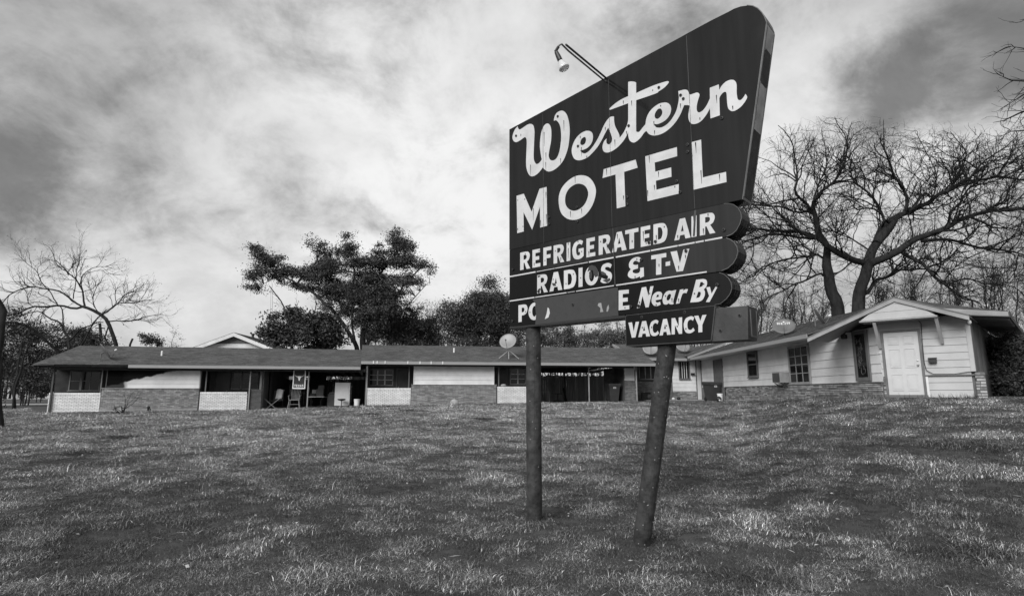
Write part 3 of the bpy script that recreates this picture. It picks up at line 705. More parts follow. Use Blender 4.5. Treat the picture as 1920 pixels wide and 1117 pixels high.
def wing_c():
    fr = FC; base = np.array([13.5, 22, float(G(13.5, 22))])
    root = empty('motel_wing', base, 'right motel wing with pale lap siding, roman brick base and gabled office door', 'building', GRP)
    a = fr.a
    E = -.9; ez = 3.80; ez2 = ez+.15; FAR = 17.6
    eN = fr.px(1514, 634, E)[0]; eFar = fr.px(1291, 675, E)[0]
    zf = 2.06                                              # top of the brick base
    top = ez+.12
    # ---- long wall
    siding(root, fr, -.0, a(1318), 0, zf+.02, top, .285, m=M_SIDING2, thick=.15)
    def g0(px): return gz(fr, a(px), -.1)
    zlow = min(g0(1362), g0(1640))
    brick_parts(root, 'brick_wall', fr, a(1361.5, -.08), -.02, -.08, zlow, zf, .34, .062, M_STONE, 250, seed=31)
    MB().box(fr, a(1361.5, -.08), .0, -.11, .03, zf+.0005, zf+.035).build('brick_ledge', M_TRIM, root)
    MB().box(fr, a(1361), -.0, -.12, .1, zlow-.3, zlow+.06).build('footing', M_CONCRETE, root)
    # windows and doors of the long wall
    def win(q0, q1, y0, y1, c, r, m, **k):
        x0, z1 = fr.px(q0, y0, -.04); x1, z0 = fr.px(q1, (y1+y1)/2, -.04); x1 = a(q1, -.04)
        return window(root, fr, x0, x1, -.045, z0, z1, c, r, m, **k)
    w = win(1479, 1521, 654, 715, 3, 4, M_TRIMPALE, fw=.09, mull=.045, muntin=.03)
    win(1402, 1423, 664, 703, 1, 2, M_TRIM, fw=.10, muntin=.07)
    w = win(1602, 1633, 628, 706.5, 1, 1, M_TRIM, fw=.12, sill=False)
    # lace curtain behind the office window
    x0, x1 = a(1604, -.03), a(1632, -.03)
    lace = MB(); rng = random.Random(5)
    zc = fr.px(1618, 665, -.06)[1]
    for k in range(26):
        t = rng.uniform(0, 6.28); r_ = rng.uniform(.05, .13)
        ctr = fr((x0+x1)/2+rng.uniform(-.3, .3)*abs(x1-x0), -.053, zc+rng.uniform(-.6, .55))
        pts = [ctr+fr.ex*math.cos(t+q*.5)*r_*.7+np.array([0, 0, math.sin(t+q*.5)*r_]) for q in range(7)]
        lace.tube(pts, .006, 4)
    lace.build('window_ornament', M_TRIM, w)
    door(root, fr, a(1357.5, -.01), a(1342, -.01), -.03, gz(fr, a(1350), 0)+.04, fr.px(1350, 675, 0)[1], M_TRIM, M_TRIM, knob=False)
    MB().box(fr, a(1318)-.02, a(1318)+.06, -.06, .15, 1.3, top).build('corner_trim', M_TRIM, root)
    # ---- office front
    f2 = FF; af = f2.a
    zt2 = 4.0; aE = af(1836); a_d0, a_d1 = af(1667, -.02), af(1734, -.02)
    gB = gz(f2, af(1700), -.1)
    zs = f2.px(1660, 706)[1]
    brick_parts(root, 'brick_wall', f2, .02, af(1663.5), -.07, gB, f2.px(1655, 707)[1], .30, .062, M_STONE, 40, seed=33)
    siding(root, f2, .0, af(1662.5), 0, f2.px(1655, 707)[1]+.02, zt2+.25, .235, m=M_OFFICE, thick=.12)
    siding(root, f2, af(1738.5), af(1826.5), 0, gB+.02, zt2+.1, .235, m=M_OFFICE, thick=.12)
    siding(root, f2, af(1662.5), af(1738.5), 0, f2.px(1700, 618)[1], zt2+.45, .235, m=M_OFFICE, thick=.12)
    dz1 = f2.px(1700, 621.5)[1]; dz0 = f2.px(1710, 740.5)[1]
    door(root, f2, a_d0, a_d1, -.02, dz0, dz1, M_DOORWHITE, M_TRIM, panels=True, fw=.07)
    dk = f2(a_d1-.085, -.022, dz0+1.08)
    MB().lathe(dk, [(.026, 0), (.026, .012), (.012, .016)], 12, -f2.ey).build('deadbolt', M_METAL, root)
    MB().box(f2, a_d0-.09, a_d1+.09, -.10, .03, dz0-.075, dz0+.005).build('threshold', M_TRIM, root)
    MB().box(f2, .0, aE, -.06, .1, gB-.3, dz0-.08).build('footing', M_CONCRETE, root)
    MB().box(f2, af(1826.5), aE-.002, -.03, .1, f2.px(1830, 697)[1], zt2+.02).build('corner_trim', M_OFFICE, root)
    # lower panel right of the door, flush skirt with a ledge rail
    zl = f2.px(1790, 703)[1]
    MB().box(f2, af(1740), af(1833), -.06, -.02, zl-.015, zl+.02).build('ledge', M_TRIM, root)
    MB().box(f2, af(1739.5), af(1744), -.035, -.018, gB+.03, zl-.016).build('trim_strip', M_SIDING, root)
    brick_parts(root, 'brick_pier', f2, af(1833.5), aE+.20, -.10, gB-.02, f2.px(1845, 697)[1], .20, .085, M_STONE, 20, seed=34, thick=.35)
    # side wall going back, vertical boards
    fs = Frame(f2(aE, 0, 0), f2.ey, -f2.ex)
    MB().box(fs, 0.04, 9.0, .04, .16, gB-.2, zt2+.02).build('side_wall', M_TRIM, root)
    x = .06
    while x < 3.2:
        MB().box(fs, x, x+.15, .0, .04, f2.px(1845, 697)[1], zt2, random.random()).build('wall_board', mat('weathered_board', .10, .2, 4, .85, .3, 60, tint=.3, stretch=(5, 5, .5)), root); x += .17
    MB().box(fr, .3, FAR+3, 6.6, 6.7, 1.2, ez).build('rear_wall', M_SIDING2, root)
    # ---- porch gable: small roof standing forward of the office front on two knee braces
    g = -.72
    (pa, pz) = f2.px(1676, 558, g); (la, lz) = f2.px(1514, 634, g); (ra, rz) = f2.px(1817, 592, g)
    lz += .0
    th = .13
    bk = 1.6
    roof_plane(root, 'porch_roof', f2(pa, g, pz+.02), f2(la, g, lz+.02), f2(la, bk, lz+.02), f2(pa, bk, pz+.02), 41, under=M_SOFFITPALE)
    roof_plane(root, 'porch_roof', f2(ra, g, rz+.02), f2(pa, g, pz+.02), f2(pa, bk, pz+.018), f2(ra, bk, rz+.02), 42, under=M_SOFFITPALE)
    def rake(p, q, b0, b1, h, name='rake_board', m=M_TRIMPALE):
        (x0, z0), (x1, z1) = p, q
        MB().hexa([f2(x0, b0, z0-h), f2(x1, b0, z1-h), f2(x1, b1, z1-h), f2(x0, b1, z0-h), f2(x0, b0, z0), f2(x1, b0, z1), f2(x1, b1, z1), f2(x0, b1, z0)]).build(name, m, root)
    rake((la, lz), (pa, pz), g-.03, g+.01, th); rake((pa, pz), (ra, rz), g-.03, g+.01, th)
    rake((la-.0, lz+.035), (pa, pz+.035), g-.045, g-.0, .035, 'drip_edge', M_TRIM); rake((pa, pz+.035), (ra, rz+.035), g-.045, g-.0, .035, 'drip_edge', M_TRIM)
    # tympanum
    (t0, tz0) = f2.px(1613, 603, g+.02); (t1, tz1) = f2.px(1755, 589.5, g+.02); tb = (tz0+tz1)/2
    def rk(x): return (lz+(pz-lz)*(x-la)/(pa-la) if x < pa else pz+(rz-pz)*(x-pa)/(ra-pa))-th-.005
    nb = 3; 
    zs_ = [tb, tb+.23, tb+.46, pz-th-.01]
    def xs_at(z):
        xl = la+(z+th+.005-lz)*(pa-la)/(pz-lz); xr = pa+(z+th+.005-pz)*(ra-pa)/(rz-pz)
        return max(xl, t0), min(xr, t1)
    for i in range(3):
        z0, z1 = zs_[i]+.002, zs_[i+1]
        l0, r0 = xs_at(z0); l1, r1 = xs_at(z1); r1 = max(r1, l1+.01)
        MB().hexa([f2(l0, g+.012, z0), f2(r0, g+.012, z0), f2(r0, g+.06, z0), f2(l0, g+.06, z0), f2(l1, g+.022, z1), f2(r1, g+.022, z1), f2(r1, g+.06, z1), f2(l1, g+.06, z1)]).build('gable_board', M_OFFICE, root)
    MB().box(f2, t0-.03, t1+.03, g-.0, .0, tb-.05, tb-.001).build('porch_soffit', M_TRIMPALE, root)
    for q, q2 in (((1639, 605), (1650.5, 652)), ((1754, 592), (1767, 643))):
        x0, z0 = f2.px(q[0], q[1], g+.08); x1, z1 = f2.px(q2[0], q2[1], -.06)
        MB().bar(f2(x0, g+.08, z0), f2(x1, -.04, z1), .085, .085, up=f2.ex).build('knee_brace', M_OFFICE, root)
    # ---- roofs
    R = np.array([15.6, 22.4, 5.40]); RF = np.array([15.6, CORNER[1]+FAR, 5.40])
    e0 = fr(eN-.05, E, ez2); e1 = fr(eFar, E, ez2)
    roof_plane(root, 'roof', e0, e1, RF, R, 43)
    (ea, ez_) = f2.px(1890, 584, .15); E1 = f2(ea, .15, ez_)
    roof_plane(root, 'roof', E1, e0+np.array([.25, .15, .02]), R+np.array([0, 0, -.003]), R+np.array([.01, -.01, -.003]), 44)
    E2 = E1+f2.ey*11; 
    roof_plane(root, 'roof', E2, E1, R+np.array([0, 0, -.006]), np.array([19.2, 27.5, 5.38]), 45)
    roof_plane(root, 'roof', np.array([20.2, CORNER[1]+FAR, ez2]), np.array([20.2, 26.0, ez2]), R+np.array([0, 0, -.009]), RF+np.array([0, 0, -.004]), 46)
    # fascia and soffits
    MB().box(fr, eN, eFar, E-.03, E+.005, ez+.0, ez2+.004).build('fascia', M_FASCIA, root)
    MB().box(fr, eN, eFar, E+.006, .0, ez+.03, ez+.05).build('soffit', M_SIDING2, root)
    n_ = f2.ex
    q = MB(); q.hexa([E1+n_*0-np.array([0, 0, .16]), E1+n_*.03-np.array([0, 0, .16]), E2+n_*.03-np.array([0, 0, .16]), E2-np.array([0, 0, .16]), E1-np.array([0, 0, .0]), E1+n_*.03, E2+n_*.03, E2]).build('fascia', M_DARKTRIM, root)
    W1 = f2(aE, .02, 4.06); W2 = f2(aE, 9, 4.06)
    MB().hexa([W1, E1-np.array([0, 0, .15]), E2-np.array([0, 0, .15]), W2, W1+np.array([0, 0, .03]), E1-np.array([0, 0, .12]), E2-np.array([0, 0, .12]), W2+np.array([0, 0, .03])]).build('soffit', M_TRIM, root)
    fe = MB(); p0, p1 = f2(pa+.9, .13, f2.px(1800, 573, .15)[1]), E1
    fe.hexa([p0-np.array([0, 0, .15]), p1-np.array([0, 0, .15]), p1-np.array([0, 0, .15])+f2.ey*.03, p0-np.array([0, 0, .15])+f2.ey*.03, p0, p1, p1+f2.ey*.03, p0+f2.ey*.03]).build('rake_board', M_TRIMPALE, root)
    rng = random.Random(3)
    k = .4
    while k < 3.0:
        MB().bar(f2(aE+.02, k, 4.03), E1+f2.ey*(k-.15)-np.array([0, 0, .19]), .05, .09).build('rafter', M_TRIM, root); k += .55
    # wall lamp by the corner and the cable running down beside the door
    lx, lz2 = f2.px(1817, 600, -.06)
    lp = MB().lathe(f2(lx, -.018, lz2), [(.05, 0), (.055, .02), (.05, .05), (.02, .07)], 12, -f2.ey).build('lamp_base', M_BLACK, root)
    MB().lathe(f2(lx, -.07, lz2-.13), [(.02, 0), (.05, .03), (.058, .07), (.045, .11), (.03, .13)], 12).build('lamp_globe', M_WHITEPL, lp, smooth=True)
    pts = [f2.px(*q, -.05) for q in ((1612, 614), (1650, 604), (1700, 599), (1720, 598), (1727, 606), (1729, 640), (1733, 680), (1737, 694), (1750, 701), (1790, 701), (1815, 697), (1834, 696))]
    P = [f2(x, -.055, z) for x, z in pts]
    MB().tube(P, .011, 6).build('cable', M_BLACK, root)
    lx, lz2 = fr.px(1582, 627, -.3)
    lp = MB().tube([fr(lx, .0, lz2+.1), fr(lx, -.2, lz2+.1), fr(lx, -.3, lz2+.02)], .02, 8).build('lamp_bracket', M_BLACK, root)
    MB().lathe(fr(lx, -.3, lz2-.16), [(.09, 0), (.1, .03), (.1, .14), (.05, .18)], 12).build('lamp_shade', M_BLACK, lp)
    return root, ez, ez2, E
WC, C_EZ, C_EZ2, C_E = wing_c()

# ================================================================== short wing joining them at the back
pD0 = at(1196, 738, 36.6)
FD = Frame(pD0, FB.ex[:2], FB.ey[:2])
def wing_d():
    fr = FD; a = fr.a; base = fr(a(1230), 0, 0); base[2] = gz(fr, a(1230), 0)
    root = empty('motel_wing', base, 'short connecting motel wing at the back corner behind the leaning sign pole', 'building', GRP)
    E = -.6; ez = fr.px(1240, 676, E)[1]; ez2 = ez+.16; aL = a(1195, E, 672); aR = a(1345, 0)
    rL, rid = fr.px(1149, 645, 3.3)
    rid_r = rid
    roof_plane(root, 'roof', fr(aL, E, ez2), fr(aR, E, ez2), fr(aR, 3.3, rid), fr(rL, 3.3, rid), 51)
    roof_plane(root, 'roof', fr(aR, 7.0, ez2), fr(rL-.4, 7.0, ez2), fr(rL, 3.3, rid-.003), fr(aR, 3.3, rid-.003), 52)
    MB().box(fr, aL, a(1291, E), E-.03, E+.005, ez, ez2+.004).build('fascia', M_FASCIA, root)
    # rake board on the open end
    MB().hexa([fr(aL-.03, E, ez), fr(aL+.01, E, ez), fr(rL+.01, 3.3, rid-.16), fr(rL-.03, 3.3, rid-.16), fr(aL-.03, E, ez2+.02), fr(aL+.01, E, ez2+.02), fr(rL+.01, 3.3, rid+.02), fr(rL-.03, 3.3, rid+.02)]).build('rake_board', M_FASCIA, root)
    MB().add([fr(aL+.3, .1, ez), fr(rL+.25, 6.4, ez), fr(rL+.25, 3.3, rid-.1), fr(aL+.4, .1, ez), fr(rL+.35, 6.4, ez), fr(rL+.35, 3.3, rid-.1)], [(0, 1, 2), (5, 4, 3), (0, 3, 4, 1), (1, 4, 5, 2), (2, 5, 3, 0)]).build('gable', M_SIDING2, root)
    gb = gz(fr, a(1240), 0)-.1; zbt = fr.px(1240, 716)[1]
    brick_panel(root, 'brick_wall', fr, a(1196), a(1262), .02, gb, zbt, m=mat('mid_brick', .1), seed=53, thick=.2)
    MB().box(fr, a(1196), a(1262), .05, .2, zbt+.001, ez+.1).build('wall', M_DARKTRIM, root)
    (x0, z1), (x1, z0) = fr.px(1199, 684.5), fr.px(1231, 710)
    window(root, fr, x0, x1, .02, z0, z1, 3, 1, M_TRIM, mull=.05)
    # porch step slab
    MB().box(fr, a(1196), a(1330), -1.4, .05, gb-.2, gb+.16).build('porch_slab', M_CONCRETE, root)
    # pale siding bay with barred window
    zb2 = fr.px(1285, 733, -.02)[1]
    siding(root, fr, a(1262), a(1306), -.02, zb2, ez+.1, .26, m=M_SIDING2)
    brick_panel(root, 'brick_wall', fr, a(1262), a(1306), -.06, gb, zb2-.002, m=M_STONE, seed=54, L=.3, H=.055, thick=.2)
    (x0, z1), (x1, z0) = fr.px(1273, 679), fr.px(1291.5, 709, )
    w = window(root, fr, x0, x1, -.045, z0, z1, 4, 1, M_TRIM, fw=.07, mull=.035, pm=M_SIDING)
    door(root, fr, a(1308), a(1317), .02, gb+.17, fr.px(1312, 676)[1], M_SIDING2, M_TRIM, knob=False)
    x, z = fr.px(1299, 701, -.1)
    MB().box(fr, x-.11, x+.11, -.16, -.04, z-.07, z+.07).build('mailbox', M_BLACK, root)
    # little gable roof over that door
    (x0, z0), (x1, z1) = fr.px(1289, 668, -.9), fr.px(1360, 641, -.9)
    MB().hexa([fr(x0, -.95, z0-.15), fr(x1, -.95, z1-.15), fr(x1, -.9, z1-.15), fr(x0, -.9, z0-.15), fr(x0, -.95, z0), fr(x1, -.95, z1), fr(x1, -.9, z1), fr(x0, -.9, z0)]).build('rake_board', M_FASCIA, root)
    roof_plane(root, 'porch_roof', fr(x1, -.95, z1+.01), fr(x0, -.95, z0+.01), fr(x0, 3.0, z0+.01), fr(x1, 3.0, z1+.01), 55)
    return root, ez2, rid, E
WD, D_EZ2, D_RID, D_E = wing_d()
# ================================================================== the sign
SG0 = at(955, 738, 7.75)
_h = (-250-960)/(FPX/CP)
_dv = np.array([-_h, -1.0]); _dv = np.array([ -_h/ math.hypot(_h, 1), -1/math.hypot(_h, 1)])
FS = Frame(SG0, _dv, (-_dv[1], _dv[0]))                   # a to the right along the sign, b = behind its face
def sp(px, py, b=0.0): a, c = FS.px(px, py, b); return (a, c)
CR = {1: (950, 190, 7.444), 2: (1070, 140, 6.57), 3: (1190, 130, 7.4455), 4: (950, 250, 5.584), 5: (1120, 250, 6.204), 6: (960, 390, 8.59), 7: (1140, 380, 6.857), 8: (950, 470, 7.448), 9: (1140, 490, 6.571), 10: (1270, 0, 7.98), 11: (1340, 360, 4.65), 12: (1020, 60, 5.318)}
def cr(k, x, y): X, Y, s = CR[k]; return (X+x/s, Y+y/s)
def smooth_path(P, sub=5):
    """P: (x, y, corner) closed; rounded through the points that are no corners"""
    n = len(P); out = []
    for i in range(n):
        p0, p1, p2, p3 = P[i-1], P[i], P[(i+1) % n], P[(i+2) % n]
        out.append((p1[0], p1[1]))
        if p1[2] and p2[2]: continue
        a = p1 if p1[2] else p0; d = p2 if p2[2] else p3
        for k in range(1, sub):
            t = k/sub; t2, t3 = t*t, t*t*t
            out.append(tuple(.5*((2*p1[j])+(-a[j]+p2[j])*t+(2*a[j]-5*p1[j]+4*p2[j]-d[j])*t2+(-a[j]+3*p1[j]-3*p2[j]+d[j])*t3) for j in (0, 1)))
    return out
def plate(name, contours, b0, b1, m, parent, fr=None):
    """flat piece in the sign's plane: contours in (a, height), first the outline, then its holes; b0 front, b1 back"""
    fr = fr or FS; polys = [[Vector((x, z, 0)) for x, z in c] for c in contours]
    tris = tessellate_polygon(polys); flat = [q for c in contours for q in c]; n = len(flat)
    V = [fr(x, b0, z) for x, z in flat]+[fr(x, b1, z) for x, z in flat]; F = []
    for t in tris:
        (x0, y0), (x1, y1), (x2, y2) = [flat[i] for i in t]
        if (x1-x0)*(y2-y0)-(x2-x0)*(y1-y0) < 0: t = (t[0], t[2], t[1])
        F.append(tuple(t)); F.append((t[0]+n, t[2]+n, t[1]+n))
    s = 0
    for ci, c in enumerate(contours):
        k = len(c); area = sum(c[i-1][0]*c[i][1]-c[i][0]*c[i-1][1] for i in range(k))
        for i in range(k):
            i0, i1 = s+i, s+(i+1) % k
            f = (i0, i0+n, i1+n, i1)
            if (area > 0) != (ci == 0): f = f[::-1]
            F.append(f if True else f)
        s += k
    return obj(name, V, F, m, parent)
def trace(k, pts, default_corner=False):
    """pts in crop k: (x, y) or (x, y, flag); flag 'c' corner, 's' smooth, or a crop number change ('k', n)"""
    out = []
    for q in pts:
        if q[0] == 'k': k = q[1]; continue
        c = default_corner if len(q) == 2 else q[2] == 'c'
        x, y = cr(k, q[0], q[1]); a, z = sp(x, y); out.append((a, z, c))
    return smooth_path(out)
def sign_mats():
    def base(name, rough):
        m = bpy.data.materials.new(name); m.use_nodes = True; b = m.node_tree.nodes['Principled BSDF']; b.inputs['Roughness'].default_value = rough; return m, m.node_tree.nodes, m.node_tree.links, b
    def enamel(name, dark, pale, a0, a1, rough):
        """porcelain enamel, weathered from black to grey along the sign"""
        m, N, L, b = base(name, rough); b.inputs['Specular IOR Level'].default_value = .34
        geo = N.new('ShaderNodeNewGeometry')
        sb = N.new('ShaderNodeVectorMath'); sb.operation = 'SUBTRACT'; L.new(geo.outputs['Position'], sb.inputs[0]); sb.inputs[1].default_value = SG0
        dt = N.new('ShaderNodeVectorMath'); dt.operation = 'DOT_PRODUCT'; L.new(sb.outputs[0], dt.inputs[0]); dt.inputs[1].default_value = FS.ex
        nz = N.new('ShaderNodeTexNoise'); nz.inputs['Scale'].default_value = 1.6; nz.inputs['Detail'].default_value = 4; L.new(geo.outputs['Position'], nz.inputs['Vector'])
        ad = N.new('ShaderNodeMath'); ad.operation = 'MULTIPLY_ADD'; L.new(nz.outputs[0], ad.inputs[0]); ad.inputs[1].default_value = 1.1; L.new(dt.outputs['Value'], ad.inputs[2])
        mr = N.new('ShaderNodeMapRange'); mr.interpolation_type = 'SMOOTHSTEP'; L.new(ad.outputs[0], mr.inputs[0]); mr.inputs[1].default_value = a0+.55; mr.inputs[2].default_value = a1+.55; mr.inputs[3].default_value = dark; mr.inputs[4].default_value = pale
        st = N.new('ShaderNodeMapping'); st.inputs['Scale'].default_value = (14, 14, .8); L.new(geo.outputs['Position'], st.inputs[0])
        n2 = N.new('ShaderNodeTexNoise'); n2.inputs['Scale'].default_value = 1.0; n2.inputs['Detail'].default_value = 6; L.new(st.outputs[0], n2.inputs['Vector'])
        m2 = N.new('ShaderNodeMapRange'); L.new(n2.outputs[0], m2.inputs[0]); m2.inputs[1].default_value = .3; m2.inputs[2].default_value = .7; m2.inputs[3].default_value = .76; m2.inputs[4].default_value = 1.28
        mu = N.new('ShaderNodeMath'); mu.operation = 'MULTIPLY'; L.new(mr.outputs[0], mu.inputs[0]); L.new(m2.outputs[0], mu.inputs[1]); L.new(mu.outputs[0], b.inputs['Base Color'])
        n3 = N.new('ShaderNodeTexNoise'); n3.inputs['Scale'].default_value = 2.5; L.new(geo.outputs['Position'], n3.inputs['Vector'])
        bp = N.new('ShaderNodeBump'); bp.inputs['Strength'].default_value = .16; bp.inputs['Distance'].default_value = .03; L.new(n3.outputs[0], bp.inputs['Height']); L.new(bp.outputs[0], b.inputs['Normal'])
        return m
    return enamel
_en = sign_mats()
M_FACE = _en('sign_enamel', .008, .0135, -1, 4, .1)
M_ROW1 = _en('sign_enamel_row', .004, .018, .2, 1.0, .25)
M_ROW2 = _en('sign_enamel_black', .0012, .022, 1.7, 2.5, .25)
M_ROW3 = _en('sign_enamel_jet_row', .0012, .006, 2.0, 3.4, .25)
M_VAC = _en('sign_enamel_jet', .002, .008, 2.0, 3.6, .22)
M_LETTER = mat('letter_enamel', .52, .60, 6, .35, grime=.16, grime_scale=3.5)
M_RUST = mat('rusted_sheet', .030, .055, 5, .8, .2, 60, grime=.5, grime_scale=5)
M_EDGE = mat('sign_edge', .05, .17, 2.5, .45, grime=.6, grime_scale=1.6)
M_DRUM = mat('sign_drum', .022, .05, 5, .6, .15, 50, grime=.4, grime_scale=4)
M_HOLE = mat('hole_black', .002, .003, 4, .9)
M_POLE = mat('pole_paint', .028, .068, 5, .65, .5, 26, grime=.65, grime_scale=13, spec=.3)
M_STREAK = mat('rust_streak', .015, .05, 10, .8)
TH = .24
def lines_glyph():
    s, c = 's', 'c'
    g = {}
    g['R'] = [[(0, 0), (0, 1), (.5, 1), (.82, .95, s), (.96, .75, s), (.86, .52, s), (.66, .42), (1, 0), (.64, 0), (.43, .38), (.34, .38), (.34, 0)], [(.34, .82), (.5, .82), (.62, .78, s), (.65, .69, s), (.6, .6, s), (.48, .56), (.34, .56)]]
    g['P'] = [[(0, 0), (0, 1), (.55, 1), (.85, .95, s), (1, .73, s), (.88, .47, s), (.6, .37), (.36, .37), (.36, 0)], [(.36, .82), (.5, .82), (.63, .78, s), (.66, .68, s), (.6, .58, s), (.48, .55), (.36, .55)]]
    g['E'] = [[(0, 0), (0, 1), (.95, 1), (.95, .8), (.38, .8), (.38, .6), (.85, .6), (.85, .4), (.38, .4), (.38, .2), (1, .2), (1, 0)]]
    g['F'] = [[(0, 0), (0, 1), (1, 1), (1, .8), (.4, .8), (.4, .58), (.9, .58), (.9, .38), (.4, .38), (.4, 0)]]
    g['I'] = [[(0, 0), (0, 1), (1, 1), (1, 0)]]
    g['G'] = [[(.95, .9), (.8, .98, s), (.58, 1, s), (.2, .9, s), (.02, .65, s), (0, .5, s), (.05, .25, s), (.2, .06, s), (.5, -.01, s), (.78, .02, s), (1, .12), (1, .55), (.55, .55), (.55, .37), (.68, .37), (.68, .22), (.52, .19, s), (.38, .28, s), (.33, .5, s), (.38, .7, s), (.55, .8, s), (.7, .79, s), (.84, .72)]]
    g['C'] = [[(.95, .9), (.8, .98, s), (.58, 1, s), (.2, .9, s), (.02, .65, s), (0, .5, s), (.05, .25, s), (.2, .06, s), (.5, -.01, s), (.78, .03, s), (1, .14), (.86, .31), (.72, .21, s), (.54, .19, s), (.38, .28, s), (.33, .5, s), (.38, .7, s), (.55, .8, s), (.7, .79, s), (.84, .72)]]
    g['A'] = [[(0, 0), (.33, 1), (.66, 1), (1, 0), (.68, 0), (.63, .2), (.36, .2), (.3, 0)], [(.41, .38), (.58, .38), (.5, .70)]]
    g['T'] = [[(.32, 0), (.32, .8), (0, .8), (0, 1), (1, 1), (1, .8), (.67, .8), (.67, 0)]]
    g['D'] = [[(0, 0), (0, 1), (.45, 1), (.8, .93, s), (.98, .68, s), (1, .5, s), (.97, .3, s), (.8, .07, s), (.45, 0)], [(.32, .2), (.32, .8), (.43, .8), (.58, .74, s), (.66, .5, s), (.58, .26, s), (.43, .2)]]
    el = lambda rx, ry: [(.5+rx*math.cos(t*math.pi/6), .5+ry*math.sin(t*math.pi/6), s) for t in range(12)]
    g['O'] = [el(.5, .51), el(.19, .31)]
    g['S'] = [[(.95, .88), (.75, .98, s), (.5, 1, s), (.2, .94, s), (.05, .74, s), (.16, .54, s), (.45, .43, s), (.62, .34, s), (.63, .24, s), (.48, .19, s), (.28, .23, s), (.1, .3), (0, .12), (.2, .02, s), (.5, -.01, s), (.83, .06, s), (.97, .28, s), (.87, .49, s), (.58, .61, s), (.4, .7, s), (.42, .79, s), (.55, .81, s), (.7, .78, s), (.84, .72)]]
    g['V'] = [[(0, 1), (.32, 0), (.66, 0), (1, 1), (.68, 1), (.5, .38), (.34, 1)]]
    g['N'] = [[(0, 0), (0, 1), (.33, 1), (.68, .45), (.68, 1), (1, 1), (1, 0), (.7, 0), (.31, .58), (.31, 0)]]
    g['Y'] = [[(0, 1), (.34, .42), (.34, 0), (.66, 0), (.66, .42), (1, 1), (.66, 1), (.5, .66), (.34, 1)]]
    g['X'] = [[(0, 0), (.34, .5), (0, 1), (.36, 1), (.5, .72), (.64, 1), (1, 1), (.66, .5), (1, 0), (.64, 0), (.5, .28), (.36, 0)]]
    g['-'] = g['I']
    return g
GL = lines_glyph()
def glyph_contours(ch, f):
    """glyph with its unit box mapped by f(x, y)"""
    out = []
    for c in GL[ch]:
        pts = [(q[0], q[1], len(q) == 2) for q in c]
        out.append([f(x, y) for x, y in smooth_path(pts, 4)])
    return out
